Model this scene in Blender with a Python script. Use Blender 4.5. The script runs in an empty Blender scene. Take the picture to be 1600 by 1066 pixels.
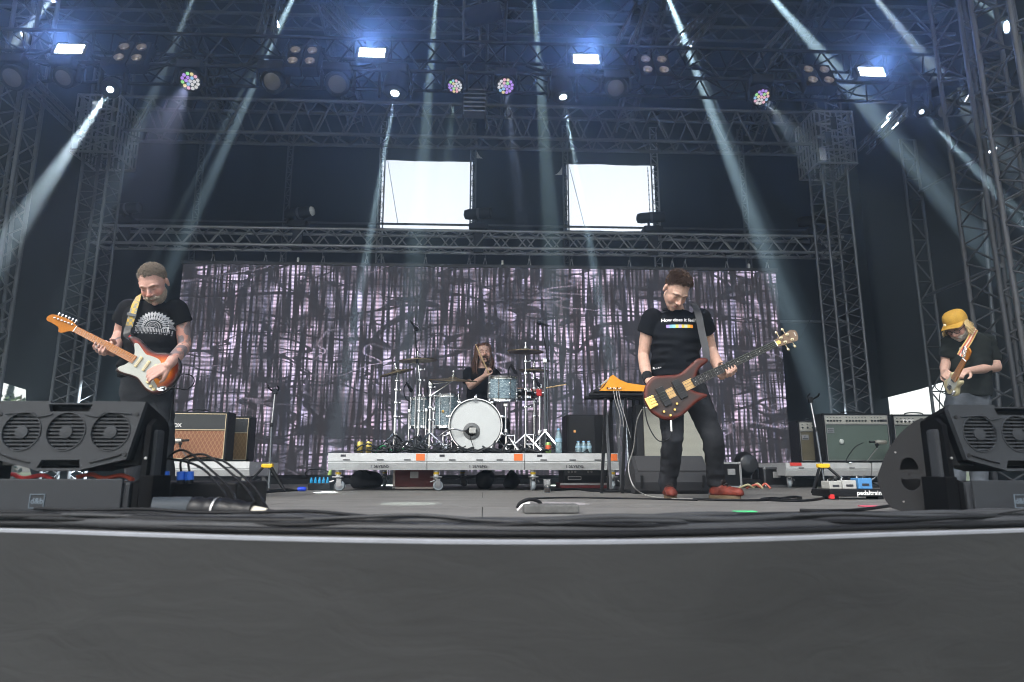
import bpy, bmesh, math, random
from mathutils import Vector, Matrix, Quaternion, noise
from mathutils.bvhtree import BVHTree
from mathutils.geometry import delaunay_2d_cdt
import numpy as np
random.seed(7)
R = math.radians
scene = bpy.context.scene
COL = scene.collection
# camera
FPX = 1030.0                      # focal length in pixels of the 1600 px wide photograph
cam_data = bpy.data.cameras.new("camera")
cam_data.sensor_width = 36.0
cam_data.lens = FPX / 1600.0 * 36.0
cam_data.clip_start = 0.05
cam_data.clip_end = 3000.0
cam = bpy.data.objects.new("camera", cam_data)
cam.location = (0.0, 0.0, 0.20)
cam.rotation_euler = (R(90 + 11.1), 0.0, R(-2.5))
COL.objects.link(cam)
scene.camera = cam
cam_data.dof.use_dof = True
cam_data.dof.focus_distance = 5.6
cam_data.dof.aperture_fstop = 2.2
# sky, sun, exposure
SUN_EL, SUN_AZ = R(46), R(218)     # azimuth measured from +Y clockwise: behind the camera, a little to the left
world = bpy.data.worlds.new("World")
scene.world = world
world.use_nodes = True
wn, wl = world.node_tree.nodes, world.node_tree.links
wn.clear()
sky = wn.new("ShaderNodeTexSky")
sky.sky_type = 'NISHITA'
sky.sun_disc = False
sky.sun_elevation = SUN_EL
sky.sun_rotation = SUN_AZ
sky.air_density = 1.3
sky.dust_density = 3.0
sky.ozone_density = 1.0
hs = wn.new("ShaderNodeHueSaturation")
hs.inputs['Saturation'].default_value = 0.34      # overcast: the cloud layer is nearly white
bg = wn.new("ShaderNodeBackground")
bg.inputs['Strength'].default_value = 0.15
wo = wn.new("ShaderNodeOutputWorld")
wl.new(sky.outputs[0], hs.inputs['Color'])
wl.new(hs.outputs[0], bg.inputs['Color'])
wl.new(bg.outputs[0], wo.inputs['Surface'])
sun_d = bpy.data.lights.new("sun", 'SUN')
sun_d.energy = 1.2
sun_d.angle = R(20)
sun_d.color = (1.0, 0.97, 0.92)
sun = bpy.data.objects.new("sun", sun_d)
COL.objects.link(sun)
_sd = Vector((math.sin(SUN_AZ) * math.cos(SUN_EL), math.cos(SUN_AZ) * math.cos(SUN_EL), math.sin(SUN_EL)))
sun.rotation_euler = _sd.to_track_quat('Z', 'Y').to_euler()
sun.location = (0, -20, 20)
vs = scene.view_settings
vs.view_transform = 'Standard'
vs.look = 'None'
vs.exposure = 1.36
vs.gamma = 1.0
vs.use_curve_mapping = False
cy = scene.cycles
cy.use_denoising = True
cy.filter_width = 1.0
try:
 cy.denoiser = 'OPENIMAGEDENOISE'
 cy.denoising_input_passes = 'RGB_ALBEDO_NORMAL'
except Exception:
 pass
cy.max_bounces = 4
cy.diffuse_bounces = 2
cy.glossy_bounces = 2
cy.transmission_bounces = 4
cy.transparent_max_bounces = 8
cy.volume_bounces = 0
cy.use_adaptive_sampling = True
cy.adaptive_threshold = 0.03
cy.sample_clamp_indirect = 6.0
cy.caustics_reflective = False
cy.caustics_refractive = False
# pixel -> place
CAM_M = cam.rotation_euler.to_matrix()
CAM_P = Vector(cam.location)
def ray(px, py):
 return CAM_M @ Vector(((px - 800) / FPX, -(py - 533) / FPX, -1.0))
def P(px, py, Y):
 d = ray(px, py)
 return CAM_P + d * ((Y - CAM_P.y) / d.y)
def G(px, py, z=0.0):
 d = ray(px, py)
 return CAM_P + d * ((z - CAM_P.z) / d.z)
# materials
MATS = {}
def mat(name, col, rough=0.6, metal=0.0, var=0.0, vscale=8.0, bump=0.0, bscale=60.0, spec=0.3,
  emit=None, estr=0.0, alpha=1.0, trans=0.0, coat=0.0, stretch=None, attr=None, dirt=None):
 if name in MATS:
  return MATS[name]
 m = bpy.data.materials.new(name)
 m.use_nodes = True
 nt = m.node_tree
 b = nt.nodes["Principled BSDF"]
 c4 = (col[0], col[1], col[2], 1.0)
 b.inputs['Base Color'].default_value = c4
 b.inputs['Roughness'].default_value = rough
 b.inputs['Metallic'].default_value = metal
 b.inputs['Specular IOR Level'].default_value = spec
 if coat: b.inputs['Coat Weight'].default_value = coat
 if trans: b.inputs['Transmission Weight'].default_value = trans
 if alpha < 1: b.inputs['Alpha'].default_value = alpha
 if emit:
  b.inputs['Emission Color'].default_value = (*emit, 1.0)
  b.inputs['Emission Strength'].default_value = estr
 tc = None
 def coords():
  nonlocal tc
  if tc is None:
   t = nt.nodes.new("ShaderNodeTexCoord")
   if stretch:
    mp = nt.nodes.new("ShaderNodeMapping")
    mp.inputs['Scale'].default_value = stretch
    nt.links.new(t.outputs['Object'], mp.inputs['Vector'])
    tc = mp.outputs[0]
   else:
    tc = t.outputs['Object']
  return tc
 src = None
 if attr:
  a = nt.nodes.new("ShaderNodeAttribute")
  a.attribute_name = attr
  src = a.outputs['Color']
  nt.links.new(src, b.inputs['Base Color'])
 if var > 0:
  n = nt.nodes.new("ShaderNodeTexNoise")
  n.inputs['Scale'].default_value = vscale
  n.inputs['Detail'].default_value = 5.0
  n.inputs['Roughness'].default_value = 0.65
  nt.links.new(coords(), n.inputs['Vector'])
  mr = nt.nodes.new("ShaderNodeMapRange")
  mr.inputs['From Min'].default_value = 0.25
  mr.inputs['From Max'].default_value = 0.75
  mr.inputs['To Min'].default_value = 1.0 - var
  mr.inputs['To Max'].default_value = 1.0 + var
  nt.links.new(n.outputs['Fac'], mr.inputs['Value'])
  mx = nt.nodes.new("ShaderNodeVectorMath")
  mx.operation = 'SCALE'
  if src is not None: nt.links.new(src, mx.inputs[0])
  else: mx.inputs[0].default_value = col
  nt.links.new(mr.outputs[0], mx.inputs['Scale'])
  nt.links.new(mx.outputs[0], b.inputs['Base Color'])
  rr = nt.nodes.new("ShaderNodeMapRange")
  rr.inputs['To Min'].default_value = max(0.03, rough - 0.12)
  rr.inputs['To Max'].default_value = min(1.0, rough + 0.12)
  nt.links.new(n.outputs['Fac'], rr.inputs['Value'])
  nt.links.new(rr.outputs[0], b.inputs['Roughness'])
 if bump > 0:
  n2 = nt.nodes.new("ShaderNodeTexNoise")
  n2.inputs['Scale'].default_value = bscale
  n2.inputs['Detail'].default_value = 4.0
  nt.links.new(coords(), n2.inputs['Vector'])
  bp = nt.nodes.new("ShaderNodeBump")
  bp.inputs['Strength'].default_value = bump
  bp.inputs['Distance'].default_value = 0.02
  nt.links.new(n2.outputs['Fac'], bp.inputs['Height'])
  nt.links.new(bp.outputs[0], b.inputs['Normal'])
 MATS[name] = m
 return m
# mesh builder
class MB:
 def __init__(s):
  s.v, s.f, s.c = [], [], None
 def add(s, vs, fs):
  o = len(s.v)
  s.v.extend(Vector(p) for p in vs)
  s.f.extend(tuple(i + o for i in f) for f in fs)
  return s
 def box(s, c, size, rot=None, bev=0.0):
  hx, hy, hz = size[0] / 2, size[1] / 2, size[2] / 2
  c = Vector(c)
  if bev > 0:
   bm = bmesh.new()
   bmesh.ops.create_cube(bm, size=1.0)
   for v in bm.verts: v.co = Vector((v.co.x * size[0], v.co.y * size[1], v.co.z * size[2]))
   bmesh.ops.bevel(bm, geom=bm.edges[:], offset=min(bev, min(size) * 0.45), segments=2, affect='EDGES', profile=0.6)
   bm.verts.index_update()
   vs = [v.co.copy() for v in bm.verts]
   fs = [tuple(v.index for v in f.verts) for f in bm.faces]
   bm.free()
  else:
   vs = [Vector((x, y, z)) for x in (-hx, hx) for y in (-hy, hy) for z in (-hz, hz)]
   fs = [(0, 1, 3, 2), (4, 6, 7, 5), (0, 4, 5, 1), (2, 3, 7, 6), (0, 2, 6, 4), (1, 5, 7, 3)]
  if rot is not None: vs = [rot @ v for v in vs]
  return s.add([v + c for v in vs], fs)
 def tube(s, p0, p1, r0, r1=None, n=10, caps=True):
  r1 = r0 if r1 is None else r1
  p0, p1 = Vector(p0), Vector(p1)
  d = p1 - p0
  if d.length < 1e-7: return s
  q = d.to_track_quat('Z', 'Y')
  vs = []
  for p, r in ((p0, r0), (p1, r1)):
   for i in range(n):
    a = 2 * math.pi * i / n
    vs.append(p + q @ Vector((r * math.cos(a), r * math.sin(a), 0)))
  fs = [(i, (i + 1) % n, n + (i + 1) % n, n + i) for i in range(n)]
  if caps: fs += [tuple(range(n - 1, -1, -1)), tuple(range(n, 2 * n))]
  return s.add(vs, fs)
 def path(s, pts, r, n=8, caps=True):
  pts = [Vector(p) for p in pts]
  m = len(pts)
  rs = r if isinstance(r, (list, tuple)) else [r] * m
  vs = []
  up = None
  for i, p in enumerate(pts):
   t = (pts[min(i + 1, m - 1)] - pts[max(i - 1, 0)]).normalized()
   if up is None:
    up = Vector((0, 0, 1)) if abs(t.z) < 0.9 else Vector((1, 0, 0))
   a = t.cross(up)
   if a.length < 1e-5: a = t.cross(Vector((1, 0.3, 0.1)))
   a.normalize()
   up = a.cross(t).normalized()
   for k in range(n):
    w = 2 * math.pi * k / n
    vs.append(p + (a * math.cos(w) + up * math.sin(w)) * rs[i])
  fs = []
  for i in range(m - 1):
   for k in range(n):
    k2 = (k + 1) % n
    fs.append((i * n + k, i * n + k2, (i + 1) * n + k2, (i + 1) * n + k))
  if caps: fs += [tuple(range(n - 1, -1, -1)), tuple(range((m - 1) * n, m * n))]
  return s.add(vs, fs)
 def lathe(s, prof, org=(0, 0, 0), axis=(0, 0, 1), n=24, caps=True):
  q = Vector(axis).to_track_quat('Z', 'Y')
  o = Vector(org)
  vs = []
  for (r, h) in prof:
   for i in range(n):
    a = 2 * math.pi * i / n
    vs.append(o + q @ Vector((r * math.cos(a), r * math.sin(a), h)))
  fs = []
  m = len(prof)
  for j in range(m - 1):
   for i in range(n):
    i2 = (i + 1) % n
    fs.append((j * n + i, j * n + i2, (j + 1) * n + i2, (j + 1) * n + i))
  if caps: fs += [tuple(range(n - 1, -1, -1)), tuple(range((m - 1) * n, m * n))]
  return s.add(vs, fs)
 def ball(s, c, r, nu=14, nv=9, rot=None):
  if not isinstance(r, (tuple, list, Vector)): r = (r, r, r)
  c = Vector(c)
  vs = []
  for j in range(1, nv):
   th = math.pi * j / nv
   for i in range(nu):
    a = 2 * math.pi * i / nu
    vs.append(Vector((r[0] * math.sin(th) * math.cos(a), r[1] * math.sin(th) * math.sin(a), r[2] * math.cos(th))))
  top, bot = len(vs), len(vs) + 1
  vs += [Vector((0, 0, r[2])), Vector((0, 0, -r[2]))]
  fs = []
  for j in range(nv - 2):
   for i in range(nu):
    i2 = (i + 1) % nu
    fs.append((j * nu + i, (j + 1) * nu + i, (j + 1) * nu + i2, j * nu + i2))
  for i in range(nu):
   i2 = (i + 1) % nu
   fs.append((top, i, i2))
   fs.append((bot, (nv - 2) * nu + i2, (nv - 2) * nu + i))
  if rot is not None: vs = [rot @ v for v in vs]
  return s.add([v + c for v in vs], fs)
 def prism(s, poly, h0, h1, M=None):
  n = len(poly)
  vs = [Vector((p[0], p[1], h0)) for p in poly] + [Vector((p[0], p[1], h1)) for p in poly]
  if M is not None: vs = [M @ v for v in vs]
  fs = [(i, (i + 1) % n, n + (i + 1) % n, n + i) for i in range(n)]
  fs += [tuple(range(n - 1, -1, -1)), tuple(range(n, 2 * n))]
  return s.add(vs, fs)
 def quad(s, a, b, c, d):
  return s.add([a, b, c, d], [(0, 1, 2, 3)])
 def sheet(s, grid):
  m, n = len(grid), len(grid[0])
  return s.add([p for row in grid for p in row],
      [(i * n + j, i * n + j + 1, (i + 1) * n + j + 1, (i + 1) * n + j) for i in range(m - 1) for j in range(n - 1)])
 def move(s, M):
  s.v = [M @ v for v in s.v]
  return s
 def mesh(s, name):
  me = bpy.data.meshes.new(name)
  me.from_pydata([tuple(v) for v in s.v], [], s.f)
  me.validate()
  bm = bmesh.new(); bm.from_mesh(me)
  bmesh.ops.recalc_face_normals(bm, faces=bm.faces[:])
  bm.to_mesh(me); bm.free()
  return me
 def build(s, name, material, parent=None, smooth=None, origin=True):
  me = s.mesh(name)
  return link(name, me, material, parent, smooth, origin)
def shade(me, ang=None):
 if ang is None: return
 me.polygons.foreach_set("use_smooth", [True] * len(me.polygons))
 if ang < 180:
  try: me.set_sharp_from_angle(angle=R(ang))
  except Exception: pass
def link(name, me, material, parent=None, smooth=None, origin=True):
 shade(me, smooth)
 if material is not None:
  me.materials.clear()
  me.materials.append(material)
 o = bpy.data.objects.new(name, me)
 COL.objects.link(o)
 if parent is None:
  if origin and len(me.vertices):
   co = np.empty(len(me.vertices) * 3, dtype=np.float32)
   me.vertices.foreach_get("co", co)
   co = co.reshape(-1, 3)
   lo, hi = co.min(0), co.max(0)
   c = Vector(((lo[0] + hi[0]) / 2, (lo[1] + hi[1]) / 2, lo[2]))
   me.transform(Matrix.Translation(-c))
   o.location = c
 else:
  o.parent = parent
  o.matrix_parent_inverse = world_of(parent).inverted()
 return o
def world_of(o):
 M = o.matrix_basis.copy()
 if o.parent is not None:
  M = world_of(o.parent) @ o.matrix_parent_inverse @ M
 return M
def tag(o, label=None, cat=None, group=None, kind=None):
 if label: o["label"] = label
 if cat: o["category"] = cat
 if group: o["group"] = group
 if kind: o["kind"] = kind
 return o
def empty(name, loc, label, cat, group=None):
 o = bpy.data.objects.new(name, None)
 o.empty_display_size = 0.05
 o.location = loc
 COL.objects.link(o)
 return tag(o, label, cat, group)
_UNIT = {}
def unit_cyl(material, n=8):
 k = (material.name, n)
 if k not in _UNIT:
  me = MB().tube((0, 0, 0), (0, 0, 1), 1.0, n=n).mesh("rod")
  shade(me, 50)
  me.materials.append(material)
  _UNIT[k] = me
 return _UNIT[k]
def rod(name, p0, p1, r, material, parent, n=8):
 o = bpy.data.objects.new(name, unit_cyl(material, n))
 p0, p1 = Vector(p0), Vector(p1)
 d = p1 - p0
 M = Matrix.Translation(p0) @ d.to_track_quat('Z', 'Y').to_matrix().to_4x4() @ Matrix.Diagonal((r, r, d.length, 1))
 COL.objects.link(o)
 if parent is not None:
  o.parent = parent
  o.matrix_parent_inverse = world_of(parent).inverted()
 o.matrix_basis = M
 return o
def catmull(pts, k=6, closed=False):
 pts = [Vector(p) for p in pts]
 n = len(pts)
 out = []
 rng = range(n) if closed else range(n - 1)
 for i in rng:
  if closed: a, b, c, d = pts[(i - 1) % n], pts[i], pts[(i + 1) % n], pts[(i + 2) % n]
  else: a, b, c, d = pts[max(i - 1, 0)], pts[i], pts[i + 1], pts[min(i + 2, n - 1)]
  for j in range(k):
   t = j / k
   out.append(0.5 * ((2 * b) + (c - a) * t + (2 * a - 5 * b + 4 * c - d) * t * t + (3 * b - a - 3 * c + d) * t ** 3))
 if not closed: out.append(pts[-1])
 return out
def frame(origin, x, z):
 x = Vector(x).normalized()
 z = Vector(z)
 y = z.cross(x).normalized()
 z = x.cross(y).normalized()
 return Matrix(((x.x, y.x, z.x, origin[0]), (x.y, y.y, z.y, origin[1]), (x.z, y.z, z.z, origin[2]), (0, 0, 0, 1)))
def text_mesh(s, size, bold=0.0, shear=0.0, extrude=0.0, align='CENTER'):
 cu = bpy.data.curves.new("lettering", 'FONT')
 cu.body = s
 cu.size = size
 cu.offset = bold
 cu.shear = shear
 cu.extrude = extrude
 cu.align_x = align
 cu.align_y = 'CENTER'
 cu.resolution_u = 3
 o = bpy.data.objects.new("lettering", cu)
 COL.objects.link(o)
 dg = bpy.context.evaluated_depsgraph_get()
 me = bpy.data.meshes.new_from_object(o.evaluated_get(dg))
 bpy.data.objects.remove(o)
 bpy.data.curves.remove(cu)
 return me
def lettering(name, s, size, M, material, parent, bold=0.0, shear=0.0, align='CENTER'):
 me = text_mesh(s, size, bold, shear, 0.0, align)
 me.transform(M)
 return link(name, me, material, parent)
# shared materials
M_alu = mat("aluminium", (0.28, 0.29, 0.31), 0.45, 0.8, var=0.12, vscale=3)
M_alud = mat("dulled_aluminium", (0.10, 0.105, 0.115), 0.55, 0.5, var=0.15, vscale=3)
M_black = mat("black_metal", (0.006, 0.006, 0.007), 0.5, 0.0, var=0.25, vscale=6, spec=0.2)
M_blackp = mat("black_plastic", (0.008, 0.008, 0.009), 0.55, 0.0, spec=0.12, var=0.2, vscale=9, bump=0.05, bscale=220)
M_rubber = mat("rubber", (0.009, 0.009, 0.010), 0.62, spec=0.15, var=0.3, vscale=14)
M_chrome = mat("chrome", (0.78, 0.79, 0.81), 0.14, 1.0)
M_steel = mat("galvanised_steel", (0.34, 0.34, 0.34), 0.4, 0.8, var=0.15, vscale=10)
M_white = mat("white_paint", (0.75, 0.75, 0.74), 0.5, var=0.06, vscale=10)
M_drape = mat("black_drape", (0.007, 0.009, 0.012), 0.95, var=0.25, vscale=1.2, bump=0.25, bscale=3.0, spec=0.1)
# ground outside, stage floor, stage front
g = MB().quad((-400, -400, -1.6), (400, -400, -1.6), (400, 900, -1.6), (-400, 900, -1.6)).build(
 "ground", mat("trodden_grass", (0.07, 0.085, 0.04), 0.95, var=0.35, vscale=0.4), None)
tag(g, kind="structure")
edge_px = [(0, 826), (200, 832), (400, 838), (600, 842), (800, 844), (1000, 843), (1200, 839), (1400, 832), (1600, 826)]
edge = [G(px, py) for px, py in edge_px]
e0, e1 = edge[0], edge[-1]
lip = [Vector((-7.2, e0.y + 1.5, 0)), Vector((-4.5, e0.y + 0.75, 0)), Vector((-2.9, e0.y + 0.28, 0))] + edge + \
  [Vector((2.9, e1.y + 0.28, 0)), Vector((4.5, e1.y + 0.75, 0)), Vector((7.2, e1.y + 1.5, 0))]
lip = catmull([(p.x, p.y, 0) for p in lip], 4)
m_floor = bpy.data.materials.new("stage_plywood")
m_floor.use_nodes = True
nt = m_floor.node_tree
b = nt.nodes["Principled BSDF"]
tcn = nt.nodes.new("ShaderNodeTexCoord")
mp = nt.nodes.new("ShaderNodeMapping"); mp.inputs['Scale'].default_value = (0.7, 2.2, 1)
nt.links.new(tcn.outputs['Object'], mp.inputs['Vector'])
n1 = nt.nodes.new("ShaderNodeTexNoise"); n1.inputs['Scale'].default_value = 3.0; n1.inputs['Detail'].default_value = 8; n1.inputs['Roughness'].default_value = 0.7
nt.links.new(mp.outputs[0], n1.inputs['Vector'])
n2 = nt.nodes.new("ShaderNodeTexNoise"); n2.inputs['Scale'].default_value = 70; n2.inputs['Detail'].default_value = 3
nt.links.new(mp.outputs[0], n2.inputs['Vector'])
ad = nt.nodes.new("ShaderNodeMath"); ad.operation = 'MULTIPLY_ADD'; ad.inputs[1].default_value = 0.35
nt.links.new(n2.outputs['Fac'], ad.inputs[0]); nt.links.new(n1.outputs['Fac'], ad.inputs[2])
cr = nt.nodes.new("ShaderNodeValToRGB")
cr.color_ramp.elements[0].position = 0.40; cr.color_ramp.elements[0].color = (0.085, 0.081, 0.077, 1)
cr.color_ramp.elements[1].position = 0.95; cr.color_ramp.elements[1].color = (0.195, 0.187, 0.176, 1)
nt.links.new(ad.outputs[0], cr.inputs[0])
nt.links.new(cr.outputs[0], b.inputs['Base Color'])
b.inputs['Roughness'].default_value = 0.62
bp = nt.nodes.new("ShaderNodeBump"); bp.inputs['Strength'].default_value = 0.15; bp.inputs['Distance'].default_value = 0.01
nt.links.new(n2.outputs['Fac'], bp.inputs['Height']); nt.links.new(bp.outputs[0], b.inputs['Normal'])
deck = MB()
deck.sheet([[Vector((p.x, p.y + 0.012, -0.012)) for p in lip], [Vector((p.x, 12.2, -0.012)) for p in lip]])
fl = deck.build("stage_floor", mat("dark_deck", (0.02, 0.02, 0.02), 0.9), None)
tag(fl, kind="structure")
def lip_y(x):
 for a, c in zip(lip, lip[1:]):
  if a.x <= x <= c.x:
   return a.y + (c.y - a.y) * (x - a.x) / (c.x - a.x)
 return lip[0].y
bw, bl = 2.5, 1.25
row = 0
y = 1.3
while y < 12.0:
 x = -8.75 + (row % 2) * 1.25
 while x < 8.0:
  xa, xb, ya, yb = max(x + 0.002, -7.1), min(x + bw - 0.002, 7.1), y + 0.002, min(y + bl - 0.002, 12.1)
  if xb - xa > 0.05:
   n = 6
   xs = [xa + (xb - xa) * k / n for k in range(n + 1)]
   fr = [max(ya, lip_y(t) + 0.012) for t in xs]
   if any(f < yb - 0.03 for f in fr):
    fr = [min(f, yb - 0.005) for f in fr]
    m = MB()
    top = [Vector((t, f, 0)) for t, f in zip(xs, fr)] + [Vector((t, yb, 0)) for t in reversed(xs)]
    nn = len(top)
    m.add(top + [Vector((p.x, p.y, -0.01)) for p in top],
      [tuple(range(nn))] + [(i, nn + i, nn + (i + 1) % nn, (i + 1) % nn) for i in range(nn)])
    m.build("floor_board", m_floor, fl)
  x += bw
 y += bl
 row += 1
sk = []
for j in range(22):
 z = -0.012 - 1.585 * j / 21
 rowp = []
 for i, p in enumerate(lip):
  w = 0.012 * noise.noise(Vector((p.x * 1.1, z * 2.2, 3.0))) * min(1, j / 2) + 0.03 * (j / 21) ** 1.3
  rowp.append(Vector((p.x, p.y - 0.004 - w - 0.006, z)))
 sk.append(rowp)
m_skirt = bpy.data.materials.new("stage_cloth"); m_skirt.use_nodes = True
nt = m_skirt.node_tree; b = nt.nodes["Principled BSDF"]
tcn = nt.nodes.new("ShaderNodeTexCoord")
mp = nt.nodes.new("ShaderNodeMapping"); mp.inputs['Scale'].default_value = (1.0, 1.0, 3.2)
nt.links.new(tcn.outputs['Object'], mp.inputs['Vector'])
n1 = nt.nodes.new("ShaderNodeTexNoise"); n1.inputs['Scale'].default_value = 1.6; n1.inputs['Detail'].default_value = 6; n1.inputs['Distortion'].default_value = 0.6
n2 = nt.nodes.new("ShaderNodeTexNoise"); n2.inputs['Scale'].default_value = 420; n2.inputs['Detail'].default_value = 2
n3 = nt.nodes.new("ShaderNodeTexNoise"); n3.inputs['Scale'].default_value = 3; n3.inputs['Distortion'].default_value = 1.5; n3.inputs['Detail'].default_value = 5
for n in (n1, n2, n3): nt.links.new(mp.outputs[0], n.inputs['Vector'])
cr = nt.nodes.new("ShaderNodeValToRGB")
cr.color_ramp.elements[0].position = 0.2; cr.color_ramp.elements[0].color = (0.0225, 0.0228, 0.0238, 1)
cr.color_ramp.elements[1].position = 0.72; cr.color_ramp.elements[1].color = (0.0315, 0.032, 0.0332, 1)
nt.links.new(n1.outputs['Fac'], cr.inputs[0]); nt.links.new(cr.outputs[0], b.inputs['Base Color'])
b.inputs['Roughness'].default_value = 0.8
b.inputs['Specular IOR Level'].default_value = 0.12
b1 = nt.nodes.new("ShaderNodeBump"); b1.inputs['Strength'].default_value = 0.12; b1.inputs['Distance'].default_value = 0.002
b2 = nt.nodes.new("ShaderNodeBump"); b2.inputs['Strength'].default_value = 0.2; b2.inputs['Distance'].default_value = 0.02
nt.links.new(n2.outputs['Fac'], b1.inputs['Height']); nt.links.new(n3.outputs['Fac'], b2.inputs['Height'])
nt.links.new(b2.outputs[0], b1.inputs['Normal']); nt.links.new(b1.outputs[0], b.inputs['Normal'])
sko = MB().sheet(sk).build("stage_skirt", m_skirt, None, smooth=180)
tag(sko, "plain dark grey cloth covering the front of the stage below its pale edge", "stage skirt")
strip = MB()
for i, (a, c) in enumerate(zip(lip, lip[1:])):
 pass
prof = [(-0.008, -0.013), (-0.011, -0.011), (-0.011, -0.002), (-0.008, 0.001), (0.006, 0.001), (0.006, -0.013)]
rows = [[Vector((p.x, p.y + dy, dz)) for p in lip] for dy, dz in prof]
strip.sheet(rows)
so = strip.build("edge_strip", mat("edge_aluminium", (0.21, 0.22, 0.25), 0.5, 0.1, var=0.1, vscale=9), None, smooth=40)
tag(so, "thin pale metal edge strip along the lip of the stage", "edge strip")
# roof, back drapes, side scrims
YB = 11.2
m_roof = mat("roof_tarpaulin", (0.018, 0.020, 0.025), 0.7, var=0.2, vscale=0.8, bump=0.2, bscale=2.0)
rf = MB()
for j in range(2):
 rf.sheet([[Vector((-7.6 + 15.2 * i / 16, 2.3 + 9.4 * k / 12, 7.25 + 0.09 * (k / 12) + 0.05 * math.cos(i * 1.57) * math.sin(k * 0.8 + i) + j * 0.02)) for k in range(13)] for i in range(17)])
ro = rf.build("stage_roof", m_roof, None, smooth=60)
tag(ro, "dark tarpaulin roof stretched high above the stage over the trusses", "stage roof")
wall = empty("back_wall", (0, YB, 0), "black fabric back wall of the stage with two bright openings", "back wall")
def drape(p00, p10, p11, p01, parent, material, nx=14, nz=18, fold=0.03, seed=0, name="drape_panel"):
 rows = []
 for j in range(nz + 1):
  v = j / nz
  row = []
  for i in range(nx + 1):
   u = i / nx
   p = (Vector(p00) * (1 - u) + Vector(p10) * u) * (1 - v) + (Vector(p01) * (1 - u) + Vector(p11) * u) * v
   e = min(1, 6 * u, 6 * (1 - u))
   w = fold * e * (noise.noise(Vector((p.x * 2.3 + seed, p.y * 2.3, p.z * 0.45))) + 0.5 * noise.noise(Vector((p.x * 6 + seed, p.y * 6, p.z * 0.9))))
   row.append(p + Vector((0, w, 0)) if abs(p10[0] - p00[0]) > abs(p10[1] - p00[1]) else p + Vector((w, 0, 0)))
  rows.append(row)
 return MB().sheet(rows).build(name, material, parent, smooth=180)
XL, XR = -6.75, 6.95
xe = 0.12
xs_px = [310, 450, 596, 738, 886, 1023, 1162]
xs = [P(px, 300, YB).x for px in xs_px]
cols = [XL - xe] + xs + [XR + xe]
zt = 7.3
for i, (a, c) in enumerate(zip(cols, cols[1:])):
 if i in (3, 5):
  px0, px1 = (596, 738) if i == 3 else (886, 1023)
  ztop = P((px0 + px1) / 2, 252 if i == 3 else 258, YB).z
  zbot = P((px0 + px1) / 2, 358 if i == 3 else 361, YB).z
  drape((a, YB, ztop), (c, YB, ztop), (c, YB, zt), (a, YB, zt), wall, M_drape, seed=i)
  drape((a, YB, -0.02), (c, YB, -0.02), (c, YB, zbot), (a, YB, zbot), wall, M_drape, seed=i + 9)
 else:
  drape((a, YB, -0.02), (c, YB, -0.02), (c, YB, zt), (a, YB, zt), wall, M_drape, seed=i * 3.1)
for (px, py, sgn) in ((741, 228, 1), (880, 259, -1)):
 a = P(px, py, YB - 0.08)
 h = 0.24 if sgn > 0 else 0.18
 MB().sheet([[a + Vector((sgn * (0.02 + 0.14 * (k / 6) ** 2 * j / 4), -0.03 * math.sin(k), -h * k / 6 * 1.0)) for j in range(5)] for k in range(7)]).build(
  "fabric_flap", mat("pale_fabric", (0.7, 0.7, 0.68), 0.8), wall, smooth=180)
m_scrim = mat("grey_scrim", (0.007, 0.009, 0.012), 0.9, var=0.25, vscale=0.9, bump=0.2, bscale=2.5, spec=0.05, alpha=0.996)
def side_wall(name, X, ys, zlow, label):
 rows = []
 for j in range(21):
  row = []
  for (yy, zl) in zip(ys, zlow):
   z = zl + (7.3 - zl) * j / 20
   row.append(Vector((X + 0.06 * noise.noise(Vector((yy * 1.7, z * 0.5, X))), yy, z)))
  rows.append(row)
 o = MB().sheet(rows).build(name, m_scrim, None, smooth=180)
 tag(o, label, "scrim")
ysl = [4.5 + 6.85 * k / 30 for k in range(31)]
def zl_left(y):
 if y > 10.25: return 0.0
 if y > 10.1: return 1.36 * (10.25 - y) / 0.15
 return 1.36 + 0.16 * ((10.1 - y) / 1.4) ** 1.3 if y > 8.0 else 1.65
side_wall("side_scrim", XL, ysl, [zl_left(v) for v in ysl], "dark side scrim on the left with its lower edge hitched up above daylight")
def zl_right(y):
 if y < 9.15: return 0.0
 if y < 9.3: return 1.5 * (y - 9.15) / 0.15
 return 1.52 - 0.10 * (y - 9.3) / 1.9
side_wall("side_scrim", XR, ysl, [zl_right(v) for v in ysl], "dark side scrim on the right, raised behind the player in the yellow cap")
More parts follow.
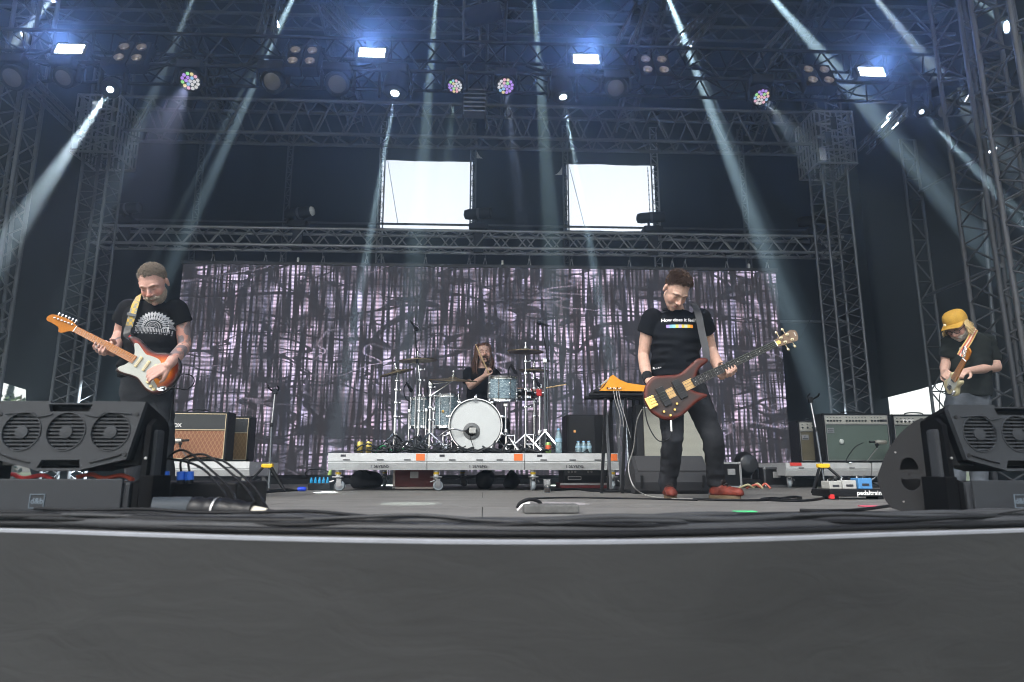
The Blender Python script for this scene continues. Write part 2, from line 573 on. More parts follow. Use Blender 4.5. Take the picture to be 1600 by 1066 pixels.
# trusses
def truss(name, p0, p1, w, h, bays, label, group=None, cr=0.024, br=0.012, up=(0, 0, 1), material=None, faces=("front", "back", "bottom", "top"), cat="truss", tri=False, ladder=False):
 material = material or M_alud
 p0, p1 = Vector(p0), Vector(p1)
 ax = (p1 - p0)
 L = ax.length
 ax.normalize()
 up = Vector(up); up = (up - ax * up.dot(ax)).normalized()
 sd = ax.cross(up).normalized()
 if sd.y > 0.05 or (abs(sd.y) <= 0.05 and sd.x < 0): sd = -sd      # sd looks towards the audience
 root = empty(name, p0 if abs(ax.z) > 0.7 else p0, label, cat, group)
 def c(t, a, bb): return p0 + ax * (L * t) + sd * (a * w / 2) + up * (bb * h / 2)
 corners = [(1, 1), (1, -1), (-1, 1), (-1, -1)] if not ladder else [(0, 1), (0, -1)]
 for a, bb in corners:
  rod("chord", c(0, a, bb), c(1, a, bb), cr, material, root, 10)
 def zig(A, B, off=0, straight=False):
  for k in range(bays):
   t0, t1 = k / bays, (k + 1) / bays
   tm = (t0 + t1) / 2
   if off: A_, B_ = B, A
   else: A_, B_ = A, B
   rod("brace", c(t0, *A_), c(tm, *B_), br, material, root, 6)
   rod("brace", c(tm, *B_), c(t1, *A_), br, material, root, 6)
 if ladder:
  for k in range(bays + 1):
   rod("rung", c(k / bays, 0, 1), c(k / bays, 0, -1), br, material, root, 6)
  for k in range(bays):
   s = 1 if k % 2 else -1
   rod("brace", c(k / bays, 0, s), c((k + 1) / bays, 0, -s), br, material, root, 6)
  return root
 if "front" in faces: zig((1, 1), (1, -1))
 if "back" in faces: zig((-1, 1), (-1, -1), 1)
 if "bottom" in faces: zig((1, -1), (-1, -1))
 if "top" in faces: zig((1, 1), (-1, 1), 1)
 return root
def span(Y, pxl, pyl, pxr, pyr, z=None):
 a, c = P(pxl, pyl, Y), P(pxr, pyr, Y)
 zz = z if z is not None else (a.z + c.z) / 2
 return Vector((a.x, Y, zz)), Vector((c.x, Y, zz))
zb = (P(740, 359, 9.7).z + P(740, 388, 9.7).z) / 2
a, c = span(9.85, 145, 370, 1312, 385, zb)
BT0, BT1 = a, c
truss("truss", a, c, 0.26, 0.27, 29, "bright box truss running straight across above the video screen", cr=0.024, br=0.012, material=M_alu)
rod_root = empty("pipe", (a.x, 10.6, P(740, 352, 10.6).z), "thin grey pipe behind the truss above the video screen", "pipe")
rod("tube", (a.x, 10.6, P(740, 352, 10.6).z), (c.x, 10.6, P(740, 352, 10.6).z), 0.02, M_alud, rod_root)
zr = P(740, 164, 8.6).z - 0.25
RX0, RX1 = P(150, 190, 8.76).x, P(1318, 205, 8.76).x
truss("truss", (RX0, 8.76, zr), (RX1, 8.76, zr), 0.32, 0.50, 26, "tall box truss of the rear roof beam between the two cage-topped towers", cr=0.025, br=0.013)
YT = 7.0
zl_ = P(740, 66, YT).z - 0.2
truss("truss", (-6.6, YT + 0.2, zl_), (6.6, YT + 0.2, zl_), 0.40, 0.40, 26, "dark box truss near the top carrying strobes, blinders and moving lamps", cr=0.022, br=0.011, material=M_black)
for k, (Y, py, lab) in enumerate(((8.4, 22, "upper roof truss crossing the very top of the picture"), (10.4, 40, "farther roof truss under the tarpaulin, behind the lamp truss"))):
 z = P(740, py, Y).z
 truss("truss", (-6.7, Y, z), (6.8, Y, z), 0.3, 0.42, 20, lab, cr=0.024, br=0.012)
for i, (x0, lab) in enumerate(((-4.6, "roof rafter truss running front to back above the leftmost blinder"), (-2.3, "roof rafter truss running front to back above the second blinder"),
        (0.15, "roof rafter truss running front to back over the middle of the stage"), (2.5, "roof rafter truss running front to back above the third blinder"),
        (4.9, "roof rafter truss running front to back above the rightmost strobe"))):
 truss("truss", (x0 * 0.86, 4.6, 6.75), (x0, 10.9, 6.35), 0.26, 0.26, 17, lab, cr=0.020, br=0.010, faces=("front", "back", "bottom"))
for i, (pa, pb) in enumerate((((430, 0, 8.4), (415, 62, 7.2)), ((500, 0, 8.4), (560, 62, 7.2)), ((1003, 10, 8.4), (970, 78, 7.2)), ((1115, 20, 8.4), (1050, 85, 7.2)), ((1245, 35, 8.4), (1190, 100, 7.2)))):
 A, B = P(*pa), P(*pb)
 truss("strut_truss", A, B, 0.16, 0.16, 7, ["slanted strut truss left of the second blinder", "slanted strut truss between second blinder and strobe", "slanted strut truss left of the third blinder",
   "slanted strut truss right of the third blinder", "slanted strut truss far right of the third blinder"][i], cr=0.014, br=0.007, faces=("front", "back"), up=(0, -1, 0.3))
M_dk = mat("dark_aluminium", (0.05, 0.052, 0.058), 0.6, 0.3, var=0.3, vscale=4)  # darker aluminium tone for the two towers at the right border
def tower(base, ztop, w, bays, label, material=None, cr=0.024, br=0.011):
 return truss("tower", (base[0], base[1], 0.0), (base[0], base[1], ztop), w, w, bays, label, up=(1, 0, 0), cr=cr, br=br, material=material, cat="tower")
TLx = (P(84, 622, 8.55).x + P(114, 622, 8.55).x) / 2 + 0.02
tower((TLx, 8.72), zr + 0.9, 0.34, 20, "lattice tower on the left behind the guitarist with the sunburst guitar", cr=0.019, br=0.008)
TRx = (P(1320, 637, 8.55).x + P(1362, 637, 8.55).x) / 2
tower((TRx, 8.72), zr + 0.9, 0.36, 20, "lattice tower just right of the video screen", cr=0.019, br=0.008)
tb = P(1600, 640, 6.3)
tower((tb.x + 0.10, 6.45), 7.0, 0.42, 16, "large lattice tower at the right border of the picture", material=M_dk)
tb2 = P(1637, 640, 5.2)
tower((tb2.x + 0.35, 5.3), 7.0, 0.42, 16, "nearest lattice tower, partly cut off by the right border", material=M_dk)
lt = P(-8, 560, 7.6)
tower((lt.x - 0.15, 7.6), 7.0, 0.3, 16, "dim lattice tower cut off by the left border", material=M_alud)
a = P(1460, 640, 9.4)
truss("ladder_truss", (a.x + 0.1, 9.4, 0.0), (a.x + 0.1, 9.4, zr + 0.3), 0.02, 0.24, 16, "flat ladder truss behind the player in the yellow cap", up=(1, 0, 0), ladder=True, material=M_alud, cr=0.022, br=0.011, cat="truss")
def cage(cx, cy, z0, z1, w, label, seed):
 root = empty("tower_cage", (cx, cy, z0), label, "tower cage")
 rnd = random.Random(seed)
 h = w / 2
 for i in range(8):
  for s in (-1, 1):
   t = -h + w * i / 7
   rod("bar", (cx + t, cy + s * h, z0), (cx + t, cy + s * h, z1), 0.013, M_alu, root, 6)
   if 0 < i < 7: rod("bar", (cx + s * h, cy + t, z0), (cx + s * h, cy + t, z1), 0.013, M_alu, root, 6)
 for k in range(5):
  z = z0 + (z1 - z0) * k / 4
  for s in (-1, 1):
   rod("ring_bar", (cx - h, cy + s * h, z), (cx + h, cy + s * h, z), 0.017, M_alu, root, 6)
   rod("ring_bar", (cx + s * h, cy - h, z), (cx + s * h, cy + h, z), 0.017, M_alu, root, 6)
 for k in range(4):
  z = z0 + (z1 - z0) * k / 4; zz = z0 + (z1 - z0) * (k + 1) / 4
  rod("brace", (cx - h, cy - h, z), (cx + h, cy - h, zz), 0.012, M_alu, root, 6)
  rod("brace", (cx + h, cy - h, z), (cx - h, cy - h, zz), 0.012, M_alu, root, 6)
 for k in range(3):
  MB().box((cx - h + 0.06 + 0.1 * k, cy - h - 0.02, z0 + (z1 - z0) * (0.15 + 0.3 * k)), (0.09, 0.02, 0.20), bev=0.004).build("cover_plate", M_chrome, root)
cage(TLx, 8.72, P(135, 240, 8.5).z, P(135, 152, 8.5).z, 0.56, "bright metal cage on top of the left lattice tower", 1)
cage(TRx, 8.72, P(1320, 258, 8.5).z, P(1320, 178, 8.5).z, 0.56, "bright metal cage on top of the tower right of the screen", 2)
for i, (px, lab) in enumerate(((310, "thin upright post of the back wall, farthest left"), (450, "double upright post of the back wall left of the openings"), (596, "lattice upright at the left side of the left opening"),
        (739, "dark upright at the right side of the left opening"), (884, "dark upright at the left side of the right opening"), (1024, "lattice upright at the right side of the right opening"), (1162, "thin upright post of the back wall right of the openings"))):
 x = P(px, 300, YB - 0.15).x
 truss("ladder_truss", (x, YB - 0.16, 0), (x, YB - 0.16, 6.4), 0.02, 0.09 if px != 1024 else 0.12, 44, lab, up=(1, 0, 0), ladder=True, material=M_alu if px in (596, 1024) else M_alud, cr=0.014, br=0.008, cat="post")
for (px, py0, py1) in ((596, 250, 360), (738, 250, 360)): pass
for (pa, pb, lab) in (((1436, 300, 9.4), (1560, 232, 7.4), "upper slanting pipe brace between the right-hand towers"), ((1448, 462, 9.4), (1566, 415, 6.6), "lower slanting pipe brace between the right-hand towers"),
      ((1205, 503, 10.9), (1318, 503, 10.9), "horizontal pipe beside the right edge of the screen"), ((135, 488, 10.9), (190, 488, 10.9), "short horizontal pipe behind the guitarist in the fan-print shirt"),
      ((1320, 395, 9.6), (1245, 540, 10.2), "thin slanting stay wire right of the screen"),
      ((1262, 205, 9.5), (1268, 335, 9.8), "hanging chain above the rightmost lamp on the screen truss"),
      ((1012, 262, 10.9), (1016, 345, 10.9), "hanging chain inside the right opening"), ((606, 252, 11.0), (622, 352, 11.0), "thin slack cable crossing the left opening"),
      ((890, 262, 11.0), (914, 356, 11.0), "thin slack cable crossing the right opening"),
      ((1535, 300, 7.9), (1562, 640, 7.9), "thin upright pole behind the player in the yellow cap"), ((28, 250, 8.9), (2, 520, 8.9), "thin upright pole near the left border")):
 A, B = P(*pa), P(*pb)
 r = 0.005 if ("wire" in lab or "cable" in lab) else (0.011 if "chain" in lab else 0.024)
 root = empty("pipe" if r > 0.02 else ("chain" if r > 0.01 else "wire"), B if B.z < A.z else A, lab, "pipe" if r > 0.02 else ("chain" if r > 0.01 else "wire"))
 if r == 0.011:
  nlink = 22
  for k in range(nlink):
   rod("chain_link", A.lerp(B, k / nlink), A.lerp(B, (k + 0.7) / nlink), 0.012 if k % 2 else 0.006, M_alud, root, 6)
 else:
  rod("tube", A, B, r, M_alud if r > 0.02 else M_black, root)
for (pa, pb, lab) in (((1350, 232, 8.3), (1412, 172, 7.2), "short bright strut from the right tower cage to the lamp truss"), ((115, 195, 8.3), (48, 130, 7.2), "short strut from the left tower cage to the lamp truss")):
 A, B = P(*pa), P(*pb)
 truss("strut_truss", A, B, 0.12, 0.12, 5, lab, cr=0.018, br=0.009, up=(0, -1, 0.3), faces=("front", "back"))
# video screen
YS = 10.05
sx0, sx1 = P(268, 600, YS).x, P(1226, 600, YS).x
sz0, sz1 = 0.13, P(740, 417, YS).z
led = empty("video_screen", ((sx0 + sx1) / 2, YS, 0), "wide video wall showing lilac and black woven streaks behind the band", "video screen")
m_led = bpy.data.materials.new("screen_picture"); m_led.use_nodes = True
nt = m_led.node_tree
for n in list(nt.nodes): nt.nodes.remove(n)
N, Lk = nt.nodes.new, nt.links.new
out = N("ShaderNodeOutputMaterial")
tcn = N("ShaderNodeTexCoord")
def mapping(scale, loc=(0, 0, 0)):
 m = N("ShaderNodeMapping"); m.inputs['Scale'].default_value = scale; m.inputs['Location'].default_value = loc
 Lk(tcn.outputs['Object'], m.inputs['Vector']); return m.outputs[0]
def nz(scale, sc=1.0, det=3, rough=0.5, loc=(0, 0, 0), dist=0.0):
 n = N("ShaderNodeTexNoise"); n.inputs['Scale'].default_value = sc; n.inputs['Detail'].default_value = det; n.inputs['Roughness'].default_value = rough
 n.inputs['Distortion'].default_value = dist
 Lk(mapping(scale, loc), n.inputs['Vector']); return n.outputs['Fac']
def rng(x, a, bb, c=0.0, d=1.0, smooth=True):
 m = N("ShaderNodeMapRange"); m.inputs['From Min'].default_value = a; m.inputs['From Max'].default_value = bb
 m.inputs['To Min'].default_value = c; m.inputs['To Max'].default_value = d
 if smooth: m.interpolation_type = 'SMOOTHSTEP'
 Lk(x, m.inputs['Value']); return m.outputs[0]
def mth(op, a, bb):
 m = N("ShaderNodeMath"); m.operation = op
 for i, q in enumerate((a, bb)):
  if isinstance(q, (int, float)): m.inputs[i].default_value = q
  else: Lk(q, m.inputs[i])
 return m.outputs[0]
col_ = rng(nz((5.0, 1, 0.12), 1.0, 2, 0.5), 0.36, 0.62)                       # tall columns
dash = rng(nz((22.0, 1, 1.3), 1.0, 2, 0.4, (3, 0, 1)), 0.465, 0.58)            # short upright dashes
hair_ = rng(nz((60.0, 1, 0.9), 1.0, 1, 0.5, (7, 0, 2)), 0.42, 0.66, 0.35, 1.0)
blocks = rng(nz((1.5, 1, 2.1), 1.0, 4, 0.6, (5, 0, 2), 0.6), 0.40, 0.60)
grid = N("ShaderNodeTexWave"); grid.wave_type = 'BANDS'; grid.bands_direction = 'Z'; grid.inputs['Scale'].default_value = 5.2
Lk(tcn.outputs['Object'], grid.inputs['Vector'])
gz = rng(grid.outputs['Fac'], 0.0, 1.0, 0.6, 1.0)
def iso(scale, loc, mid, w0, w1, lo, hi, dist=0.6):
 n_ = nz(scale, 1.0, 2, 0.45, loc, dist)
 return rng(mth('ABSOLUTE', mth('SUBTRACT', n_, mid), 0), w0, w1, lo, hi)
dark = mth('MULTIPLY', iso((0.45, 1, 1.7), (2, 0, 9), 0.5, 0.010, 0.018, 0.05, 1.0), mth('MULTIPLY', iso((0.6, 1, 2.4), (12, 0, 5), 0.53, 0.008, 0.015, 0.07, 1.0), iso((0.8, 1, 3.2), (21, 0, 3), 0.46, 0.005, 0.010, 0.15, 1.0)))
body = mth('MULTIPLY', mth('MULTIPLY', dash, mth('ADD', mth('MULTIPLY', col_, 0.45), 0.55)), mth('MULTIPLY', mth('ADD', mth('MULTIPLY', blocks, 0.85), 0.25), gz))
body = mth('MULTIPLY', body, dark)
vein = mth('MULTIPLY', iso((0.42, 1, 1.3), (8, 0, 3), 0.5, 0.0, 0.012, 1.0, 0.0, 0.5), rng(nz((0.7, 1, 0.9), 1.0, 1, 0.5, (6, 0, 1)), 0.48, 0.60))
lum = mth('MAXIMUM', body, mth('MULTIPLY', vein, mth('ADD', mth('MULTIPLY', hair_, 0.6), 0.1)))
crr = N("ShaderNodeValToRGB")
el = crr.color_ramp.elements
el[0].position = 0.0; el[0].color = (0.022, 0.021, 0.024, 1)
el[1].position = 1.0; el[1].color = (0.72, 0.62, 0.80, 1)
e = el.new(0.35); e.color = (0.13, 0.115, 0.145, 1)
e = el.new(0.7); e.color = (0.42, 0.35, 0.48, 1)
Lk(lum, crr.inputs[0])
hue = nz((22.0, 1, 0.6), 1.0, 1, 0.5, (4, 0, 4))
tint = N("ShaderNodeValToRGB")
te = tint.color_ramp.elements
te[0].position = 0.3; te[0].color = (0.90, 0.98, 1.12, 1)
te[1].position = 0.7; te[1].color = (1.12, 0.96, 0.93, 1)
t2 = te.new(0.5); t2.color = (1, 1, 1, 1)
Lk(hue, tint.inputs[0])
mul = N("ShaderNodeMix"); mul.data_type = 'RGBA'; mul.blend_type = 'MULTIPLY'; mul.inputs[0].default_value = 1.0
Lk(crr.outputs[0], mul.inputs[6]); Lk(tint.outputs[0], mul.inputs[7])
em = N("ShaderNodeEmission"); em.inputs['Strength'].default_value = 0.66
Lk(mul.outputs[2], em.inputs['Color'])
df = N("ShaderNodeBsdfDiffuse"); df.inputs['Color'].default_value = (0.02, 0.02, 0.021, 1)
ash = N("ShaderNodeAddShader"); Lk(em.outputs[0], ash.inputs[0]); Lk(df.outputs[0], ash.inputs[1])
Lk(ash.outputs[0], out.inputs['Surface'])
ncx, ncz = 18, 6
cw, ch = (sx1 - sx0) / ncx, (sz1 - 0.02 - sz0) / ncz
for i in range(ncx):
 for j in range(ncz):
  x0, z0 = sx0 + cw * i, sz0 + ch * j
  g_ = 0.0012
  dy = random.uniform(0, 0.003)
  m = MB().box((x0 + cw / 2, YS - 0.0 + dy, z0 + ch / 2), (cw - g_, 0.03, ch - g_))
  m.build("screen_panel", m_led, led)
MB().box(((sx0 + sx1) / 2, YS + 0.09, (sz0 + sz1) / 2), (sx1 - sx0 + 0.06, 0.08, sz1 - sz0 + 0.10)).build("screen_frame", M_blackp, led)
MB().box(((sx0 + sx1) / 2, YS + 0.09, 0.04), (sx1 - sx0 - 0.1, 0.5, 0.07)).build("base_rail", M_black, led)
MB().box(((sx0 + sx1) / 2, YS + 0.02, sz1 + 0.015), (sx1 - sx0 + 0.08, 0.05, 0.05)).build("top_rail", mat("screen_rail", (0.05, 0.05, 0.055), 0.5), led)
for px in (333, 368, 415, 440, 505, 573, 598, 665, 733, 758, 827, 893, 983, 1050, 1070, 1135, 1198):
 x = P(px, 405, YS).x
 zt_ = sz1 + 0.04
 m = MB()
 m.tube((x - 0.025, YS, zt_), (x - 0.008, YS, zt_ + 0.09), 0.007, n=6).tube((x + 0.025, YS, zt_), (x + 0.008, YS, zt_ + 0.09), 0.007, n=6)
 m.tube((x, YS, zt_ + 0.08), (x, YS - 0.1, BT0.z - 0.13), 0.004, n=6)
 m.box((x, YS, zt_ + 0.09), (0.03, 0.02, 0.03))
 m.build("hanger", M_alu, led)
for px in (466, 785, 1169):
 x = P(px, 412, YS).x
 MB().box((x, YS - 0.02, sz1 + 0.07), (0.03, 0.03, 0.07), bev=0.004).build("white_tag", M_white, led)
# trees seen through the left gap
def leafy(name, base, h, r, label, conifer=False, seed=0):
 rnd = random.Random(seed)
 root = empty(name, base, label, "tree")
 bx, by, bz = base
 MB().tube(base, (bx, by, bz + h * 0.95), h * 0.03, h * 0.006, n=8).build("trunk", mat("bark", (0.06, 0.045, 0.03), 0.9), root)
 m = MB()
 n = 2600
 for k in range(n):
  if conifer:
   t = rnd.random() ** 0.8
   rad = r * (1 - t) * (0.35 + 0.65 * abs(math.sin(t * 34))) + 0.02
   a = rnd.uniform(0, 6.283); q = rad * math.sqrt(rnd.random())
   c0 = Vector((bx + q * math.cos(a), by + q * math.sin(a), bz + h * (0.12 + 0.88 * t) - q * 0.25))
  else:
   v = Vector((rnd.gauss(0, 1), rnd.gauss(0, 1), rnd.gauss(0, 1))).normalized() * rnd.random() ** 0.45
   lump = 0.75 + 0.5 * noise.noise(v * 2.2 + Vector((seed, 0, 0)))
   c0 = Vector((bx, by, bz + h * 0.6)) + Vector((v.x * r, v.y * r, v.z * h * 0.4)) * lump
  s = h * 0.022 * rnd.uniform(0.6, 1.5)
  d1 = Vector((rnd.gauss(0, 1), rnd.gauss(0, 1), rnd.gauss(0, 1))).normalized() * s
  d2 = d1.orthogonal().normalized() * s * 0.6
  m.add([c0 - d1, c0 + d2, c0 + d1, c0 - d2], [(0, 1, 2, 3)])
 m.build("crown", mat("needles" if conifer else "leaves", (0.025, 0.045, 0.022) if conifer else (0.06, 0.10, 0.03), 0.8, var=0.4, vscale=1.5), root)
yT = 60
leafy("conifer_tree", (P(18, 600, yT).x, yT, -1.6), P(18, 603, yT).z + 1.6, 2.0, "dark pointed conifer seen through the gap at the far left", True, 3)
leafy("broadleaf_tree", (P(36, 600, yT - 3).x, yT - 3, -1.6), P(36, 609, yT - 3).z + 1.6, 3.2, "pale green bushy tree seen through the gap beside the conifer", False, 4)
# stage lamps on the lamp truss
M_lens = mat("lamp_glass", (0.10, 0.09, 0.085), 0.15, 0.0, spec=0.8)
M_lampcup = mat("blinder_reflector", (0.55, 0.46, 0.40), 0.25, 0.6)
def spot(name, pos, aim, power, size_deg, color=(0.9, 0.97, 1.0), blend=0.5, parent=None, rad=0.02):
 ld = bpy.data.lights.new(name, 'SPOT')
 ld.energy = power
 ld.spot_size = R(size_deg * 1.45)
 ld.spot_blend = blend
 ld.color = color
 ld.shadow_soft_size = rad
 o = bpy.data.objects.new(name, ld)
 o.location = pos
 o.rotation_euler = (Vector(pos) - Vector(aim)).to_track_quat('Z', 'Y').to_euler()
 COL.objects.link(o)
 return o
def yoke_arms(root, c, ztop, w, r):
 for s in (-1, 1):
  MB().box((c.x + s * (w + 0.02), c.y, (c.z + ztop) / 2), (0.028, 0.07, abs(ztop - c.z) + 0.05), bev=0.008).build("yoke_arm", M_blackp, root)
def moving_head(px, py, Y, label, kind, aim=None, rpx=15, power=0, cone=4, color=(0.9, 0.97, 1.0), group=None):
 c = P(px, py, Y)
 s = rpx * c.y / FPX / 0.80
 root = empty("moving_lamp", (c.x, c.y, c.z), label, "stage lamp", group)
 d = (Vector(aim) - c).normalized() if aim is not None else Vector((0, -0.75, -0.66)).normalized()
 zb_ = zl_ - 0.20
 MB().box((c.x, c.y + 0.03, zb_ - 0.06), (2.2 * s, 2.0 * s, 0.11), bev=0.02).build("base", M_blackp, root)
 yoke_arms(root, Vector((c.x, c.y + 0.03, c.z)), zb_ - 0.08, s * 1.15, s)
 prof = [(0.25 * s, -2.3 * s), (0.75 * s, -2.15 * s), (1.0 * s, -1.6 * s), (1.02 * s, -0.5 * s), (1.0 * s, -0.06 * s), (0.93 * s, 0.0), (0.86 * s, 0.0), (0.84 * s, -0.05 * s), (0.0, -0.05 * s)]
 MB().lathe(prof, c, d, n=24, caps=False).build("head", M_blackp, root, smooth=40)
 if kind == "wash":
  cells = [(0, 0)] + [(0.34, 60 * k) for k in range(6)] + [(0.66, 30 * k + 15) for k in range(12)]
  q = d.to_track_quat('Z', 'Y')
  pal = [(0.75, 0.55, 1.0), (0.6, 1.0, 0.55), (1.0, 0.9, 0.6), (0.55, 0.8, 1.0), (1.0, 0.7, 0.8), (0.9, 0.9, 0.9)]
  for k, (rr, an) in enumerate(cells):
   pc = c + q @ Vector((rr * s * math.cos(R(an)), rr * s * math.sin(R(an)), -0.03 * s))
   colr = pal[int((math.sin(an * 0.02 + px) * 0.5 + 0.5) * 5.99)]
   mm = mat("lit_cell_%d" % pal.index(colr), tuple(v * 0.3 for v in colr), 0.3, emit=tuple(v ** 2 for v in colr), estr=0.32)
   MB().lathe([(0.155 * s, 0.0), (0.15 * s, 0.035 * s), (0.06 * s, 0.05 * s), (0.0, 0.05 * s)], pc, d, n=10, caps=False).build("lens_cell", mm, root, smooth=60)
 elif kind == "beam":
  MB().lathe([(0.34 * s, -0.06 * s), (0.34 * s, 0.05 * s), (0.0, 0.07 * s)], c, d, n=16, caps=False).build("lens", mat("lit_lens", (0.5, 0.5, 0.5), 0.2, emit=(0.85, 0.95, 1.0), estr=3.0), root, smooth=60)
 else:
  MB().lathe([(0.7 * s, -0.05 * s), (0.5 * s, 0.05 * s), (0.0, 0.1 * s)], c, d, n=20, caps=False).build("lens", M_lens, root, smooth=60)
 if power:
  spot("beam_light", c + d * 0.03, c + d * 5, power, cone, color)
 return root
B = 34000.0
CW = (0.86, 0.97, 1.0)
YL = YT - 0.05
moving_head(18, 122, YL, "moving lamp at the left border, half lost in the dark", "dark", rpx=17)
moving_head(172, 140, YL, "lit beam lamp on the left throwing a white shaft down to the left border", "beam", P(0, 395, 4.2), 12, B * 0.42, 1.7, (1, 1, 1))
moving_head(98, 122, YL, "unlit moving lamp with small lens dots left of the leftmost lit beam", "dark", rpx=14)
moving_head(297, 127, YL, "wash lamp with violet and green cells right of the leftmost blinder", "wash", P(180, 330, 5.0), 15, B * 0.006, 11, (0.75, 0.65, 0.9))
moving_head(425, 128, YL, "unlit moving lamp just left of the second blinder", "dark", rpx=16)
moving_head(527, 132, YL, "unlit moving lamp with bulging glass left of the second strobe", "dark", P(520, 260, 5.2), 17)
moving_head(617, 146, YL, "lit beam lamp under the second strobe sending a thin shaft to the left opening", "beam", P(585, 330, 6.75), 17, B * 1.7, 2.0, CW)
moving_head(711, 135, YL, "wash lamp with green and violet cells left of the central post", "wash", G(640, 787), 12, B * 0.018, 3.0, (0.8, 0.95, 0.85))
moving_head(790, 135, YL, "wash lamp with lilac cells right of the central post", "wash", G(872, 787), 14, B * 0.02, 3.0, (0.92, 0.85, 0.98))
moving_head(880, 152, YL, "lit beam lamp left of the third strobe sending a thin shaft to the screen", "beam", P(932, 440, 6.75), 15, B * 1.7, 2.0, CW)
moving_head(962, 138, YL, "unlit moving lamp right of the third strobe", "dark", P(960, 260, 5.2), 16)
moving_head(1190, 152, YL, "wash lamp with pale green cells right of the third blinder", "wash", P(1420, 420, 5.2), 14, B * 0.015, 10, (0.8, 0.8, 0.78))
moving_head(1440, 175, YL, "lit beam lamp on the right sending a thin shaft past the towers", "beam", P(1600, 345, 5.4), 9, B * 0.35, 2.0, CW)
moving_head(1478, 172, YL, "unlit moving lamp at the right end of the lamp truss", "dark", rpx=15)
for i, (p0, p1, pw, cone, colr) in enumerate((
  ((172, -110), (-45, 150), 2.2, 3.6, (0.95, 0.98, 1.0)), ((330, -70), (255, 110), 0.4, 3.0, (0.9, 0.97, 1.0)), ((500, -90), (330, 262), 1.4, 3.8, CW), ((690, -110), (664, 215), 0.75, 3.4, (0.86, 1.0, 0.97)),
  ((826, -120), (852, 240), 0.75, 3.4, (0.86, 1.0, 0.95)), ((1005, -100), (1172, 315), 2.6, 4.0, CW), ((1130, -90), (1400, 215), 1.7, 4.2, CW), ((1300, -85), (1560, 230), 1.1, 3.8, (0.95, 0.97, 1.0)),
  ((1440, -80), (1680, 140), 1.0, 3.2, CW))):
 tq = (-48 - p0[1]) / (p1[1] - p0[1]); p0 = (p0[0] + (p1[0] - p0[0]) * tq, -48)
 a, c = P(p0[0], p0[1], 7.65 if i != 5 else 7.5), P(p1[0], p1[1], (7.66, 7.72, 8.1, 8.15, 8.15, 7.95, 7.45, 7.45, 7.45)[i])
 root = empty("moving_lamp", a, "beam lamp above the top border whose shaft " + ("falls past the leftmost strobe", "fades above the violet wash lamp", "slants down left of the second blinder", "drops just left of the top centre", "drops just right of the top centre",
  "slants down right of the third blinder", "passes in front of the fourth blinder", "slants past the rightmost strobe", "leaves by the right border")[i], "stage lamp", "beam lamps above the frame")
 d = (c - a).normalized()
 s = 0.12
 MB().lathe([(0.25 * s, -2.3 * s), (0.75 * s, -2.15 * s), (1.0 * s, -1.6 * s), (1.0 * s, -0.06 * s), (0.9 * s, 0.0), (0.84 * s, -0.05 * s), (0.0, -0.05 * s)], a, d, n=20, caps=False).build("head", M_blackp, root, smooth=40)
 MB().box((a.x, a.y, a.z + 0.32), (0.3, 0.3, 0.12), bev=0.02).build("base", M_blackp, root)
 yoke_arms(root, a - d * 0.12, a.z + 0.30, 0.14, 0.1)
 spot("beam_light", a + d * 0.03, c, B * 1.9 * pw, cone, colr, 0.5)
def strobe(px, py, label):
 c = P(px, py, YT - 0.06)
 root = empty("strobe_lamp", (c.x, c.y, c.z - 0.12), label, "strobe lamp", "lit strobes on the lamp truss")
 tilt = Matrix.Rotation(R(-18), 3, 'X')
 MB().box(c + Vector((0, 0.06, 0)), (0.38, 0.08, 0.20), rot=tilt, bev=0.012).build("housing", M_blackp, root)
 for s in (-1, 1):
  MB().box(c + tilt @ Vector((0, 0.012, s * 0.042)), (0.30, 0.014, 0.060), rot=tilt, bev=0.004).build("light_bar", mat("strobe_white", (0.8, 0.8, 0.8), 0.4, emit=(0.86, 0.91, 1.0), estr=4.0), root)
 for s in (-1, 1):
  MB().box(c + Vector((s * 0.22, 0.06, 0.09)), (0.012, 0.04, 0.30)).build("bracket", M_black, root)
 pl = bpy.data.lights.new("strobe_glow", 'SPOT')
 pl.energy = 36; pl.color = (0.26, 0.42, 1.0); pl.shadow_soft_size = 0.14; pl.spot_size = R(150); pl.spot_blend = 1.0
 o = bpy.data.objects.new("strobe_glow", pl); o.location = c + Vector((0, -0.16, 0)); o.rotation_euler = (R(-85), 0, 0)
 COL.objects.link(o)
strobe(108, 75, "lit strobe of two white bars, farthest left on the lamp truss")
strobe(581, 81, "lit strobe of two white bars right of the second blinder")
strobe(916, 91, "lit strobe of two white bars left of the third blinder")
strobe(1363, 111, "lit strobe of two white bars, farthest right on the lamp truss")
def blinder(px, py, label):
 c = P(px, py, YT - 0.08)
 root = empty("blinder_lamp", (c.x, c.y, c.z - 0.2), label, "blinder lamp", "four-lamp blinders on the lamp truss")
 tilt = Matrix.Rotation(R(-22), 3, 'X')
 k = c.y / FPX / 0.80
 for s in (-1, 1):
  pc = c + tilt @ Vector((s * 11.6 * k, 0.07, 0))
  MB().box(pc, (22 * k, 0.13, 50 * k), rot=tilt, bev=0.012).build("housing", M_blackp, root)
  for t in (-1, 1):
   lc = c + tilt @ Vector((s * 11.6 * k, 0.0, t * 11.8 * k))
   ax = tilt @ Vector((0, -1, 0))
   MB().lathe([(6.6 * k, -0.01), (7.0 * k, 0.012), (6.2 * k, 0.014), (5.9 * k, 0.006), (3.0 * k, -0.004), (1.4 * k, 0.004), (0, 0.006)], lc, ax, n=18, caps=False).build("lamp", M_lampcup, root, smooth=50)
 MB().box(c + tilt @ Vector((0, 0.08, 27 * k)), (50 * k, 0.05, 0.02), rot=tilt).build("frame_bar", M_black, root)
